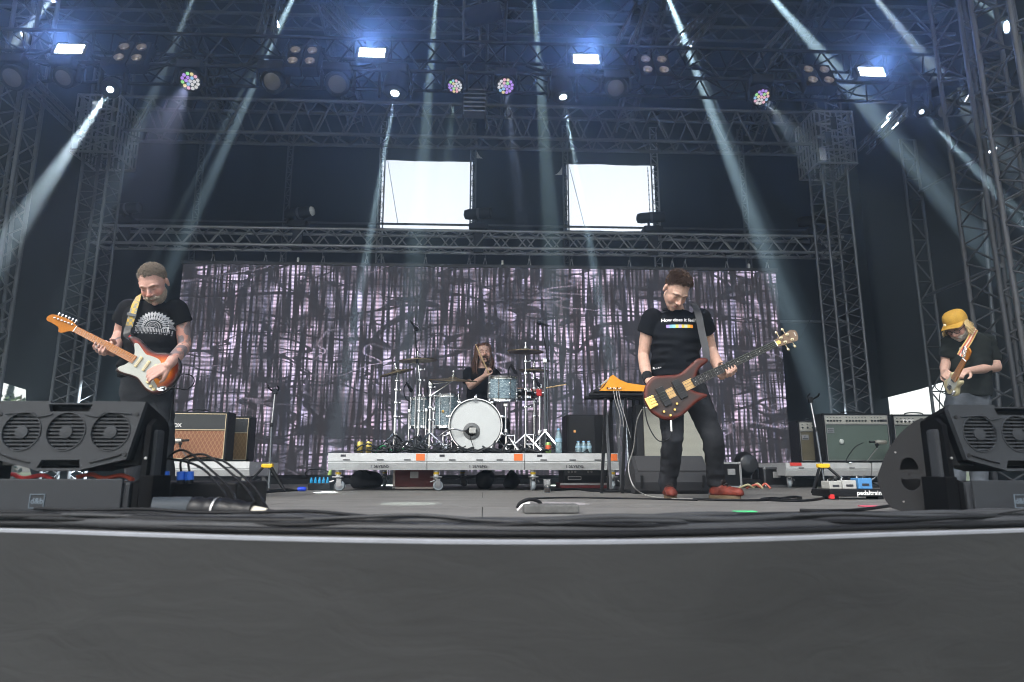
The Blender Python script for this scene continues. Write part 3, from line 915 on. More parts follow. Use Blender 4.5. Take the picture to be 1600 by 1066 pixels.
blinder(204, 82, "unlit four-lamp blinder between the leftmost strobe and the violet wash lamp")
blinder(473, 87, "unlit four-lamp blinder left of the second strobe")
blinder(1023, 101, "unlit four-lamp blinder right of the third strobe")
blinder(1279, 117, "unlit four-lamp blinder left of the rightmost strobe, behind a light shaft")
# lamps standing on the screen truss
def bar_lamp(px, py, label, tip=None, tilt=0.0):
 c = P(px, py, 9.78)
 ztop = BT0.z + 0.16
 root = empty("truss_lamp", (c.x, c.y, ztop), label, "stage lamp", "lamps standing on the screen truss")
 MB().box((c.x, c.y, ztop + 0.045), (0.30, 0.24, 0.10), bev=0.02).build("base", M_blackp, root)
 MB().box((c.x, c.y - 0.02, BT0.z - 0.02), (0.15, 0.06, 0.36), bev=0.01).build("clamp_plate", M_black, root)
 for s in (-1, 1):
  MB().box((c.x + s * 0.05, c.y, (ztop + c.z) / 2), (0.03, 0.06, max(0.05, c.z - ztop)), bev=0.008).build("yoke_arm", M_blackp, root)
 d = Vector((math.cos(R(tilt)), -0.25, math.sin(R(tilt)))).normalized()
 r = 0.085
 MB().lathe([(0.3 * r, -0.24), (0.85 * r, -0.22), (r, -0.16), (r, 0.12), (0.92 * r, 0.14), (0.95 * r, 0.20), (0.88 * r, 0.205), (0.82 * r, 0.19), (0, 0.19)], c, d, n=20, caps=False).build("barrel", M_blackp, root, smooth=40)
 MB().lathe([(1.04 * r, -0.02), (1.06 * r, 0.0), (1.04 * r, 0.02)], c, d, n=20, caps=False).build("band", M_alud, root, smooth=40)
 if tip:
  MB().lathe([(0.9 * r, 0.0), (0.75 * r, 0.03), (0, 0.045)], c + d * 0.2, d, n=18, caps=False).build("lens", mat("pale_glass", (0.8, 0.82, 0.84), 0.2, spec=0.7), root, smooth=60)
bar_lamp(200, 326, "dim lamp standing on the far left of the screen truss")
bar_lamp(468, 333, "dark cylindrical lamp with a pale lens on the screen truss", tip=True, tilt=4)
bar_lamp(748, 334, "black cylindrical lamp on the truss at the corner of the left opening")
bar_lamp(1018, 340, "black cylindrical lamp on the truss at the corner of the right opening")
bar_lamp(1270, 345, "dim lamp hung at the right end of the screen truss", tilt=3)
c = P(757, 22, 6.9)
root = empty("moving_lamp", (c.x, c.y, c.z - 0.15), "big black cylindrical lamp hanging at the top centre of the picture", "stage lamp")
dd = Vector((0.97, -0.15, 0.16)).normalized()
MB().lathe([(0.05, -0.24), (0.10, -0.22), (0.115, -0.15), (0.115, 0.12), (0.10, 0.15), (0.10, 0.20), (0.085, 0.20), (0.0, 0.18)], c, dd, n=22, caps=False).build("barrel", M_blackp, root, smooth=40)
MB().box((c.x, c.y, c.z + 0.2), (0.06, 0.1, 0.3), bev=0.01).build("yoke_arm", M_blackp, root)
truss("post_truss", (P(738, 0, 7.2).x, 7.2, zl_ + 0.2), (P(738, 0, 7.2).x, 7.2, 6.9), 0.2, 0.2, 8, "upright truss post at the top centre above the lamp truss", cr=0.015, br=0.008, up=(1, 0, 0))
pl = P(741, 155, 7.05)
root = empty("cable_spool_rack", (pl.x, 7.1, pl.z - 0.2), "small slatted rack hanging between the two central wash lamps", "rack")
for k in range(6):
 MB().box((pl.x, 7.15, pl.z + 0.14 - 0.055 * k), (0.26, 0.16, 0.018)).build("slat", M_alud, root)
for s in (-1, 1):
 MB().box((pl.x + s * 0.13, 7.15, pl.z), (0.014, 0.14, 0.36)).build("side_bar", M_black, root)
for i, (x0, x1, dy, sag, lab) in enumerate(((-5.9, -3.6, -0.03, 0.10, "slack black cable hanging under the left end of the lamp truss"), (-3.5, -1.3, -0.02, 0.14, "slack black cable hanging under the lamp truss by the second blinder"), (0.5, 2.4, -0.03, 0.12, "slack black cable hanging under the lamp truss by the third strobe"),
  (2.6, 4.9, -0.02, 0.18, "slack black cable hanging under the right half of the lamp truss"))):
 pts = [(x0 + (x1 - x0) * k / 24, YT + dy, zl_ - 0.21 - sag * abs(math.sin(3 * math.pi * k / 24)) - 0.03 * noise.noise(Vector((k * 0.4, i * 3, 0)))) for k in range(25)]
 tag(MB().path(pts, 0.010, n=6).build("cable", M_rubber, None, smooth=60), lab, "cable")
 tag(MB().path([(x, y + 0.42, z + 0.43 - 0.05 * math.sin(x * 4)) for x, y, z in pts], 0.022, n=7).build("cable_bundle", M_rubber, None, smooth=60), lab.replace("slack black cable hanging under", "thick cable bundle tied along the top of"), "cable")
# haze in the stage
hb = MB().box((0.0, 5.95, 2.95), (19.0, 12.6, 11.5))
m_haze = bpy.data.materials.new("stage_haze"); m_haze.use_nodes = True
nt = m_haze.node_tree
for n in list(nt.nodes): nt.nodes.remove(n)
ho = nt.nodes.new("ShaderNodeOutputMaterial")
pv = nt.nodes.new("ShaderNodeVolumePrincipled")
pv.inputs['Color'].default_value = (0.66, 0.85, 0.98, 1)
pv.inputs['Density'].default_value = 0.019
pv.inputs['Anisotropy'].default_value = 0.8
nt.links.new(pv.outputs[0], ho.inputs['Volume'])
hz = hb.build("haze", m_haze, None)
hz["kind"] = "stuff"
# rolling risers
M_deckalu = mat("riser_aluminium", (0.55, 0.56, 0.56), 0.42, 0.35, var=0.1, vscale=12)
M_decktop = mat("riser_deck_top", (0.016, 0.015, 0.015), 0.75, var=0.2, vscale=8)
M_orange = mat("orange_tape", (0.75, 0.17, 0.04), 0.55)
M_red = mat("red_tape", (0.62, 0.05, 0.04), 0.5)
M_yellow = mat("yellow_tape", (0.78, 0.52, 0.02), 0.5)
M_wheel = mat("grey_rubber_wheel", (0.22, 0.25, 0.27), 0.6, var=0.15)
M_ink = mat("dark_print", (0.03, 0.03, 0.035), 0.6)
def caster(parent, x, y, z, yaw=0.0, r=0.05):
 rot = Matrix.Rotation(yaw, 3, 'Z')
 o = Vector((x, y, z))
 m = MB()
 m.box(o + Vector((0, 0, 2 * r + 0.035)), (0.10, 0.09, 0.012), rot, 0.003)
 for s in (-1, 1):
  m.box(o + rot @ Vector((0.012, s * 0.026, r + 0.03)), (0.045, 0.005, r * 1.5), rot)
 m.tube(o + rot @ Vector((-0.03, -0.045, r + 0.05)), o + rot @ Vector((-0.075, -0.045, r + 0.035)), 0.006, n=6)
 m.tube(o + rot @ Vector((0, 0, 2 * r + 0.01)), o + rot @ Vector((0, 0, 2 * r + 0.04)), 0.022, n=12)
 fk = m.build("caster_fork", M_steel, parent, smooth=40)
 ax = rot @ Vector((0, 1, 0))
 w = MB().lathe([(r * 0.62, -0.018), (r * 0.9, -0.018), (r, -0.01), (r, 0.01), (r * 0.9, 0.018), (r * 0.62, 0.018)], o + rot @ Vector((0.02, 0, r)), ax, n=20)
 w.build("wheel", M_wheel, fk, smooth=40)
 MB().lathe([(r * 0.6, -0.02), (r * 0.2, -0.024), (r * 0.2, 0.024), (r * 0.6, 0.02)], o + rot @ Vector((0.02, 0, r)), ax, n=14).build("wheel_hub", M_alu, fk, smooth=40)
def riser(x0, x1, y0, y1, ztop, label, text=None, group=None, legs=None, seed=0, tape=True, hub=0.05, prof=0.17):
 rnd = random.Random(seed)
 cx, cyy = (x0 + x1) / 2, (y0 + y1) / 2
 root = empty("riser_platform", (cx, cyy, 0), label, "riser", group)
 w, d = x1 - x0 - 0.006, y1 - y0
 MB().box((cx, cyy, ztop - 0.009), (w - 0.01, d - 0.02, 0.018)).build("deck", M_decktop, root)
 m = MB()
 zu, zm = ztop - 0.002, ztop - prof * 0.52
 for (yy, s) in ((y0, 1), (y1, -1)):
  pr = [(0, 0), (0, -prof * 0.46), (0.010, -prof * 0.5), (0.010, -prof * 0.55), (0.002, -prof * 0.58), (0.028, -prof), (0.05, -prof), (0.05, 0)]
  pts = [[Vector((cx - w / 2, yy + s * a, zu + bz)) for a, bz in pr], [Vector((cx + w / 2, yy + s * a, zu + bz)) for a, bz in pr]]
  n = len(pr)
  m.add(pts[0] + pts[1], [(i, (i + 1) % n, n + (i + 1) % n, n + i) for i in range(n)] + [tuple(range(n)), tuple(range(2 * n - 1, n - 1, -1))])
 for s in (-1, 1):
  m.box((cx + s * (w / 2 - 0.02), cyy, zu - prof / 2), (0.035, d - 0.11, prof - 0.004))
 m.build("edge_profile", M_deckalu, root, smooth=30)
 for k in range(3):
  xx = x0 + (x1 - x0) * (0.22 + 0.28 * k) + rnd.uniform(-0.04, 0.04)
  MB().box((xx, y0 - 0.001, zu - prof * 0.40), (0.065, 0.008, 0.011)).build("slot", M_ink, root)
 MB().box((x0 + 0.15, y0 - 0.001, zu - prof * 0.15), (0.05, 0.006, 0.022)).build("latch", M_ink, root)
 if tape:
  MB().box((x1 - 0.065, y0 - 0.003, zu - prof * 0.24), (0.085, 0.006, prof * 0.40)).build("orange_tape", M_orange, root)
 if text:
  lettering("stencilled_print", text, 0.045, Matrix.Translation((cx + 0.02, y0 + 0.007, zu - prof * 0.78)) @ Matrix.Rotation(R(90 - 12), 4, 'X'), M_ink, root, bold=0.001)
 for (lx, ly) in (legs if legs is not None else ((x0 + 0.09, y0 + 0.10), (x0 + 0.30, y1 - 0.15))):
  zc = 2 * hub + 0.04
  lg = MB().tube((lx, ly, zc), (lx, ly, ztop - prof - 0.0), 0.027, n=14).build("leg", M_deckalu, root, smooth=40)
  MB().tube((lx, ly, zc + 0.085), (lx, ly, zc + 0.105), 0.0285, n=14).build("tape_ring", M_red, lg, smooth=40)
  if rnd.random() < 0.75:
   MB().tube((lx, ly, zc + 0.02), (lx, ly, zc + 0.042), 0.0285, n=14).build("tape_ring", M_yellow, lg, smooth=40)
  caster(root, lx, ly, 0.0, rnd.uniform(-0.5, 0.5) + (math.pi / 2 if rnd.random() < 0.4 else 0), hub)
 return root
YR = 6.70
ZR = P(740, 708, YR).z
rx = [P(px, 720, YR).x for px in (512, 667, 820, 968)]
riser(rx[0], rx[1], YR, YR + 2.0, ZR, "left section of the drum riser, with yellow cans on it", "T SEVENS", "drum riser sections", seed=1, prof=0.165)
riser(rx[1], rx[2], YR, YR + 2.0, ZR, "middle section of the drum riser under the bass drum", "T SEVENS", "drum riser sections", seed=2, prof=0.165)
riser(rx[2], rx[3], YR, YR + 2.0, ZR, "right section of the drum riser, with water bottles on it", "T SEVENS", "drum riser sections", seed=3,
  legs=((rx[2] + 0.09, YR + 0.1), (rx[3] - 0.06, YR + 0.1), (rx[2] - 0.06, YR + 1.8)), prof=0.165)
# drum kit
def pearl(name):
 m = bpy.data.materials.new(name); m.use_nodes = True
 nt = m.node_tree; b = nt.nodes["Principled BSDF"]
 t = nt.nodes.new("ShaderNodeTexCoord")
 mp = nt.nodes.new("ShaderNodeMapping"); mp.inputs['Scale'].default_value = (14, 14, 38)
 nt.links.new(t.outputs['Object'], mp.inputs[0])
 n = nt.nodes.new("ShaderNodeTexNoise"); n.inputs['Scale'].default_value = 1.6; n.inputs['Detail'].default_value = 5; n.inputs['Distortion'].default_value = 2.2
 nt.links.new(mp.outputs[0], n.inputs['Vector'])
 c = nt.nodes.new("ShaderNodeValToRGB")
 e = c.color_ramp.elements
 e[0].position = 0.34; e[0].color = (0.07, 0.12, 0.16, 1)
 e[1].position = 0.66; e[1].color = (0.52, 0.62, 0.66, 1)
 q = e.new(0.5); q.color = (0.22, 0.31, 0.36, 1)
 nt.links.new(n.outputs['Fac'], c.inputs[0]); nt.links.new(c.outputs[0], b.inputs['Base Color'])
 b.inputs['Roughness'].default_value = 0.25; b.inputs['Coat Weight'].default_value = 0.5
 return m
M_pearl = pearl("blue_pearl_wrap")
M_head = mat("white_drum_head", (0.60, 0.62, 0.61), 0.45, var=0.04, vscale=5)
M_gold = mat("gold", (0.75, 0.50, 0.16), 0.25, 1.0)
M_bronze = mat("cymbal_bronze", (0.16, 0.125, 0.075), 0.42, 0.75, var=0.25, vscale=9)
def drum(name, c, r, h, label, axis=(0, 0, 1), lugs=8, shell=None, headm=None, badge=None, legs=None):
 axis = Vector(axis).normalized()
 c = Vector(c)
 root = empty(name, (c.x, c.y, ZR if legs else c.z), label, "drum")
 MB().lathe([(r * 0.985, 0.01), (r, 0.012), (r, h - 0.012), (r * 0.985, h - 0.01)], c, axis, n=40, caps=False).build("shell", shell or M_pearl, root, smooth=40)
 for k, hh in enumerate((0.0, h)):
  s = 1 if k else -1
  MB().lathe([(r + 0.004, hh - s * 0.028), (r + 0.010, hh - s * 0.028), (r + 0.008, hh - s * 0.004), (r + 0.014, hh + s * 0.006), (r + 0.002, hh + s * 0.008), (r + 0.003, hh - s * 0.006)], c, axis, n=40, caps=False).build("hoop", M_chrome, root, smooth=40)
  MB().lathe([(r + 0.002, hh - s * 0.004), (r * 0.5, hh), (0, hh)], c, axis, n=40, caps=False).build("drum_head", headm or M_head, root, smooth=60)
 q = axis.to_track_quat('Z', 'Y')
 for k in range(lugs):
  a = 2 * math.pi * (k + 0.37) / lugs
  rad = q @ Vector((math.cos(a), math.sin(a), 0))
  p = c + rad * (r + 0.012)
  m = MB()
  for t in (0.28, 0.72):
   m.lathe([(0.012, -0.008), (0.012, 0.01), (0.006, 0.016)], c + rad * (r - 0.002) + axis * h * t, rad, n=8)
  m.tube(p + axis * 0.002, p + axis * (h - 0.002), 0.0035, n=6)
  for t in (0.0, h): m.tube(p + axis * (t - 0.012), p + axis * (t + 0.012), 0.006, n=6)
  m.build("tension_lug", M_chrome, root, smooth=40)
 if badge:
  bp_ = Vector(badge)
  MB().lathe([(0.016, 0), (0.015, 0.003), (0, 0.004)], bp_, (bp_ - (c + axis * h * 0.5)).normalized(), n=12).build("badge", M_gold, root)
 if legs:
  for a in legs:
   rad = Vector((math.cos(a), math.sin(a), 0))
   p = c + rad * (r + 0.022)
   MB().tube(p + axis * h * 0.6, Vector((p.x, p.y, ZR + 0.03)), 0.006, n=8).tube(Vector((p.x, p.y, ZR + 0.05)), Vector((p.x + rad.x * 0.03, p.y + rad.y * 0.03, ZR)), 0.008, n=8).box(p + axis * h * 0.55, (0.03, 0.03, 0.05), bev=0.005).build("leg", M_chrome, root, smooth=40)
 return root
bc = P(743, 661.5, 6.98)
BR = P(784, 661.5, 6.98).x - bc.x
bc.z = ZR + BR + 0.018
bd = empty("bass_drum", (bc.x, bc.y, ZR), "white-headed bass drum with blue pearl shell facing the audience", "drum")
MB().lathe([(BR * 0.985, 0.02), (BR * 0.985, 0.42)], bc, (0, 1, 0), n=56, caps=False).build("shell", M_pearl, bd, smooth=40)
for yy in (0.0, 0.42):
 MB().lathe([(BR - 0.012, yy - 0.006), (BR + 0.006, yy - 0.008), (BR + 0.010, yy), (BR + 0.008, yy + 0.034), (BR - 0.010, yy + 0.034)], bc, (0, 1, 0), n=56, caps=False).build("hoop", mat("dark_lacquer_hoop", (0.02, 0.025, 0.03), 0.25, coat=0.4), bd, smooth=40)
 MB().lathe([(BR - 0.002, yy - 0.0095), (BR + 0.007, yy - 0.0095)], bc, (0, 1, 0), n=56, caps=False).build("hoop_inlay", M_chrome, bd, smooth=40)
hp = MB()
pc = P(737, 674, 6.98)
hole = Vector((pc.x - bc.x, pc.z - bc.z))
hr = 0.055
outer, inner = [], []
nn = 56
rows = []
for j in range(9):
 t = j / 8
 row = []
 for i in range(nn + 1):
  a = 2 * math.pi * i / nn
  pi_ = hole + Vector((math.cos(a), math.sin(a))) * hr
  d = Vector((math.cos(a), math.sin(a)))
  bb_ = hole.dot(d); cc = hole.length_squared - (BR - 0.010) ** 2
  tt = -bb_ + math.sqrt(bb_ * bb_ - cc)
  po = hole + d * tt
  q = pi_.lerp(po, t)
  row.append(Vector((bc.x + q.x, bc.y + 0.008 - 0.006 * math.cos(min(1, q.length / BR) * 1.57), bc.z + q.y)))
 rows.append(row)
hp.sheet(rows)
hp.build("front_head", M_head, bd, smooth=60)
MB().lathe([(hr - 0.004, -0.002), (hr + 0.032, -0.006), (hr + 0.034, 0.0), (hr + 0.03, 0.004), (hr - 0.004, 0.004)], Vector((pc.x, bc.y, pc.z)), (0, -1, 0), n=36, caps=False).build("port_ring", mat("grey_port_ring", (0.16, 0.165, 0.165), 0.5), bd, smooth=50)
MB().lathe([(BR * 0.97, 0.40), (0, 0.40)], bc, (0, 1, 0), n=40, caps=False).build("batter_head", M_head, bd)
k = P(743, 627, 6.97)
cm = [(-0.028, 0.012), (0.028, 0.012), (0.022, -0.004), (0.008, -0.012), (0, -0.02), (-0.008, -0.012), (-0.022, -0.004)]
MB().prism(cm, 0, 0.001, Matrix.Translation((k.x, bc.y - 0.003, k.z)) @ Matrix.Rotation(R(90), 4, 'X')).build("printed_crown_mark", mat("grey_print", (0.27, 0.28, 0.29), 0.6), bd)
for i in range(10):
 a = 2 * math.pi * (i + 0.5) / 10
 d = Vector((math.cos(a), 0, math.sin(a)))
 p = bc + d * (BR + 0.016)
 MB().tube(p + Vector((0, -0.02, 0)), p + Vector((0, 0.44, 0)), 0.004, n=6).box(p + Vector((0, 0.005, 0)), (0.03, 0.05, 0.03), bev=0.006).lathe([(0.014, 0), (0.014, 0.05), (0.008, 0.06)], bc + d * BR + Vector((0, 0.1, 0)), d, n=8).build("claw_hook", M_chrome, bd, smooth=40)
for s in (-1, 1):
 p = bc + Vector((s * BR * 0.85, 0.1, -BR * 0.5))
 MB().tube(p, (p.x + s * 0.13, p.y - 0.12, ZR + 0.008), 0.007, n=8).build("spur", M_chrome, bd, smooth=40)
mk = Vector((pc.x, bc.y - 0.03, pc.z))
mr = empty("drum_microphone", mk, "small pale microphone in the port of the bass drum", "microphone")
MB().box(mk + Vector((0.01, 0, 0.005)), (0.075, 0.04, 0.062), bev=0.012).build("capsule", mat("mic_grey", (0.42, 0.42, 0.40), 0.4), mr)
MB().tube(mk + Vector((-0.03, 0, 0)), mk + Vector((-0.10, 0.0, 0.002)), 0.006, n=8).box(mk + Vector((-0.05, 0, 0)), (0.03, 0.03, 0.03), bev=0.005).build("clip", M_black, mr)
MB().path(catmull([mk + Vector((0.02, -0.01, -0.02)), mk + Vector((-0.01, -0.02, -0.06)), mk + Vector((0.0, -0.02, -0.11)), mk + Vector((0.02, -0.03, -0.17)), mk + Vector((0.0, -0.05, -0.225))], 5), 0.004, n=6).build("lead", M_rubber, mr, smooth=60)
MB().path(catmull([mk + Vector((-0.10, 0.0, 0.002)), mk + Vector((-0.2, -0.03, 0.02)), mk + Vector((-0.30, 0.05, -0.02)), mk + Vector((-0.36, 0.0, -0.06))], 5), 0.009, n=8).build("boom", M_chrome, mr, smooth=60)
def top_drum(px0, px1, py0, py1, Y, name, label, **kw):
 a, c = P(px0, py1, Y), P(px1, py0, Y)
 r = (c.x - a.x) / 2
 o = Vector(((a.x + c.x) / 2, Y + r, a.z))
 return drum(name, o, r, c.z - a.z, label, **kw)
tt = P(812, 603, 6.95)
top_drum(763, 808, 586, 624, 6.95, "tom_drum", "blue pearl rack tom above the right shoulder of the bass drum", axis=Vector((0.02, -0.10, 1)), lugs=8, badge=P(790, 602, 6.948))
top_drum(677, 717, 616, 668, 7.25, "floor_tom", "blue pearl floor tom next to the bass drum", lugs=8, badge=P(692, 643, 7.245), legs=(3.6, 5.6, 1.5))
top_drum(640, 674, 621, 668, 7.5, "floor_tom", "farther blue pearl floor tom, leftmost of the drums", lugs=8, legs=(3.4, 5.2, 1.2))
top_drum(808, 840, 608, 622, 7.35, "snare_drum", "black snare drum half hidden behind the rack tom", shell=M_blackp, lugs=6)
p = P(842, 614, 7.3)
cl = empty("red_clamp", p, "bright red clamp beside the snare drum", "clamp")
MB().box(p, (0.06, 0.06, 0.075), bev=0.01).build("block", mat("red_plastic", (0.6, 0.03, 0.03), 0.4), cl)
MB().tube(p + Vector((-0.05, 0, 0)), p + Vector((0.06, 0, 0)), 0.015, n=10).build("grip", M_chrome, cl)
def tripod(root, base, zj, spread, r=0.009, rot=0.3, n=3, material=None, leg_name="leg"):
 for k in range(n):
  a = rot + 2 * math.pi * k / n
  e = Vector((base.x + spread * math.cos(a), base.y + spread * math.sin(a), base.z + 0.012))
  j = Vector((base.x, base.y, base.z + zj))
  s = (j - e).cross(Vector((0, 0, 1))).normalized() * 0.009
  m = MB()
  m.tube(j + s, e + s * 0.6, r * 0.62, n=6).tube(j - s, e - s * 0.6, r * 0.62, n=6)
  mid = j.lerp(e, 0.5)
  m.tube(mid, Vector((base.x, base.y, base.z + zj * 0.35)), r * 0.55, n=6)
  lo = m.build(leg_name, material or M_chrome, root, smooth=40)
  MB().lathe([(0.011, -0.012), (0.015, 0.0), (0.015, 0.02), (0.010, 0.025)], e, (j - e).normalized(), n=10).build("rubber_foot", M_rubber, lo)
def cymbal(px, py, wpx, Y, tilt, roll, label, stand_label, cx=None, thick=1.0, base_px=None):
 c = P(px, py, Y)
 r = wpx / 2 * (Y / FPX) * 1.0
 M = Matrix.Translation(c) @ Matrix.Rotation(R(tilt), 4, 'X') @ Matrix.Rotation(R(roll), 4, 'Y')
 root = empty("cymbal", c, label, "cymbal")
 prof = [(0.012, 0.030), (0.03, 0.028), (0.055, 0.014), (0.07, 0.009)]
 prof += [(r * t, 0.009 - 0.026 * (t - 0.07 / r)) for t in (0.35, 0.5, 0.65, 0.8, 0.93, 1.0)]
 prof += [(r, 0.009 - 0.026 - 0.0015), (0.06, 0.004), (0.012, 0.022)]
 m = MB().lathe(prof, n=44, caps=False); m.move(M)
 m.build("plate", M_bronze, root, smooth=50)
 MB().lathe([(0.018, 0.028), (0.018, 0.045), (0.008, 0.05), (0.008, 0.075), (0.014, 0.078), (0.012, 0.095), (0.0, 0.098)], n=12).move(M).build("wing_nut", M_chrome, root, smooth=40)
 if stand_label:
  base = Vector((c.x if base_px is None else P(base_px, 600, Y).x, Y, ZR))
  st = empty("cymbal_stand", base, stand_label, "cymbal stand")
  top = c + (M.to_3x3() @ Vector((0, 0, -0.01)))
  zt = top.z
  H = zt - ZR
  MB().tube(base + Vector((0, 0, 0.03)), base + Vector((0, 0, H * 0.45)), 0.0145, n=12).build("lower_tube", M_chrome, st, smooth=40)
  MB().tube(base + Vector((0, 0, H * 0.45)), base + Vector((0, 0, H * 0.78)), 0.011, n=12).build("middle_tube", M_chrome, st, smooth=40)
  MB().tube(base + Vector((0, 0, H * 0.78)), top, 0.0085, n=10).build("top_rod", M_chrome, st, smooth=40)
  for f in (0.45, 0.62, 0.78, 0.90):
   MB().box(base + Vector((0, 0, H * f)), (0.034, 0.034, 0.03), bev=0.008).tube(base + Vector((0, 0, H * f)), base + Vector((0.045, -0.02, H * f)), 0.006, n=8).box(base + Vector((0.05, -0.022, H * f)), (0.012, 0.03, 0.018), bev=0.004).build("wing_clamp", M_chrome, st, smooth=40)
  tripod(st, base, 0.22, 0.24, 0.012, rot=random.uniform(0, 2))
 return root
cymbal(620, 581, 54, 7.15, 6, -14, "tilted dark cymbal, leftmost of the kit", "chrome cymbal stand under the leftmost tilted cymbal")
cymbal(653, 562, 60, 7.4, 3, -3, "dark crash cymbal high on the left of the kit", "chrome cymbal stand under the high left crash", base_px=656)
cymbal(708, 593, 76, 7.05, 7, 2, "large dark ride cymbal in front of the drummer's chest", "chrome cymbal stand of the large ride cymbal", base_px=673)
cymbal(821, 548, 58, 7.25, 3, 1, "dark crash cymbal high on the right of the kit", "chrome cymbal stand under the high right crash")
cymbal(834, 578, 46, 7.45, 4, 2, "small dark cymbal pair below the right crash", "chrome hi-hat stand below the right crash")
a, c = P(673, 600, 7.05), P(708, 596, 7.05)
br = empty("boom_clamp", a, "short chrome boom arm carrying the large ride cymbal", "boom arm")
MB().tube(a, c, 0.008, n=10).box(a, (0.04, 0.04, 0.05), bev=0.008).build("boom", M_chrome, br, smooth=40)
for (px, py0, Y, lab) in ((790, 628, 7.1, "short chrome post that carries the rack tom"), (851, 560, 7.05, "tall dark stand post at the right end of the kit"), (843, 600, 7.3, "chrome snare stand post at the right of the kit"), (673, 598, 7.2, "thick chrome tube beside the floor tom")):
 t = P(px, py0, Y); base = Vector((t.x, Y, ZR))
 st = empty("drum_stand", base, lab, "drum stand")
 MB().tube(base + Vector((0, 0, 0.02)), t, 0.013, n=12).build("tube", M_chrome if "dark" not in lab else mat("gunmetal", (0.12, 0.13, 0.14), 0.35, 0.8), st, smooth=40)
 MB().box(t - Vector((0, 0, 0.03)), (0.045, 0.045, 0.05), bev=0.01).build("clamp", M_chrome, st)
 MB().box(base + Vector((0, 0, 0.24)), (0.04, 0.04, 0.045), bev=0.01).build("collar", M_chrome, st)
 tripod(st, base, 0.24, 0.22, 0.012, rot=random.uniform(0, 2))
for k, (px, Y, lab) in enumerate(((700, 7.2, "chrome foot pedal left of the bass drum"), (797, 7.15, "chrome foot pedal right of the bass drum"), (826, 7.0, "chrome hi-hat pedal at the right of the kit"))):
 b0 = Vector((P(px, 700, Y).x, Y, ZR))
 st = empty("foot_pedal", b0, lab, "foot pedal")
 MB().box(b0 + Vector((0, 0, 0.012)), (0.09, 0.28, 0.012), bev=0.003).build("base_plate", M_black, st)
 MB().box(b0 + Vector((0, 0.02, 0.06)), (0.07, 0.25, 0.012), Matrix.Rotation(R(-18), 3, 'X'), 0.004).build("foot_board", M_chrome, st)
 for s in (-1, 1): MB().tube(b0 + Vector((s * 0.045, -0.12, 0.01)), b0 + Vector((s * 0.045, -0.12, 0.2)), 0.008, n=8).build("post", M_chrome, st)
 MB().tube(b0 + Vector((-0.05, -0.12, 0.19)), b0 + Vector((0.05, -0.12, 0.19)), 0.007, n=8).build("axle", M_chrome, st)
def mic_stand(top, elbow, base, label, boom_mat=None, micdir=(0.3, -0.4, -0.6), legs=True, clampz=None):
 st = empty("microphone_stand", base, label, "microphone stand")
 dk = boom_mat or mat("gunmetal", (0.12, 0.13, 0.14), 0.35, 0.8)
 MB().tube(base + Vector((0, 0, 0.02)), elbow, 0.011, n=10).build("tube", dk, st, smooth=40)
 MB().tube(elbow, top, 0.008, n=8).build("boom", M_black, st, smooth=40)
 MB().box(elbow, (0.03, 0.03, 0.045), bev=0.008).build("clutch", M_black, st)
 if legs: tripod(st, base, 0.20, 0.25, 0.011, rot=0.9, material=dk)
 d = Vector(micdir).normalized()
 MB().lathe([(0.009, -0.09), (0.011, -0.02), (0.016, 0.0), (0.024, 0.012), (0.025, 0.035), (0.014, 0.055), (0, 0.058)], top, d, n=12, caps=False).build("microphone", M_black, st, smooth=50)
 MB().path(catmull([top - d * 0.08, top + Vector((0.06, 0, -0.02)), top.lerp(elbow, 0.4) + Vector((0.05, -0.01, 0)), elbow + Vector((0.01, -0.01, 0))], 6), 0.0035, n=5).build("lead", M_rubber, st, smooth=60)
mic_stand(P(648, 511, 7.3), P(652, 565, 7.3), Vector((P(652, 600, 7.3).x, 7.3, ZR)), "tall microphone stand with boom at the left of the drum kit", micdir=(0.4, 0.3, -0.5))
mic_stand(P(846, 506, 7.5), P(856, 563, 7.5), Vector((P(853, 600, 7.4).x, 7.4, ZR)), "tall microphone stand with boom at the right of the drum kit", micdir=(-0.9, -0.2, 0.25))
for (px, py, Y, lab) in ((640, 606, 7.3, "black clip-on microphone at the far floor tom"), (676, 601, 7.2, "black clip-on microphone above the near floor tom"), (803, 578, 7.2, "black clip-on microphone behind the rack tom"), (840, 598, 7.2, "black clip-on microphone by the snare")):
 p = P(px, py, Y)
 mm = empty("drum_microphone", p, lab, "microphone")
 d = Vector((0.35, 0.2, -0.6)).normalized()
 MB().lathe([(0.008, -0.07), (0.014, -0.05), (0.016, 0.0), (0.021, 0.02), (0.018, 0.05), (0, 0.055)], p, d, n=10, caps=False).build("capsule", M_black, mm, smooth=50)
 MB().path(catmull([p - d * 0.06, p + Vector((-0.06, 0, 0.0)), p + Vector((-0.05, 0.01, -0.1)), p + Vector((0.01, 0.02, -0.16))], 5), 0.006, n=6).build("clip", M_black, mm, smooth=60)
rndc = random.Random(11)
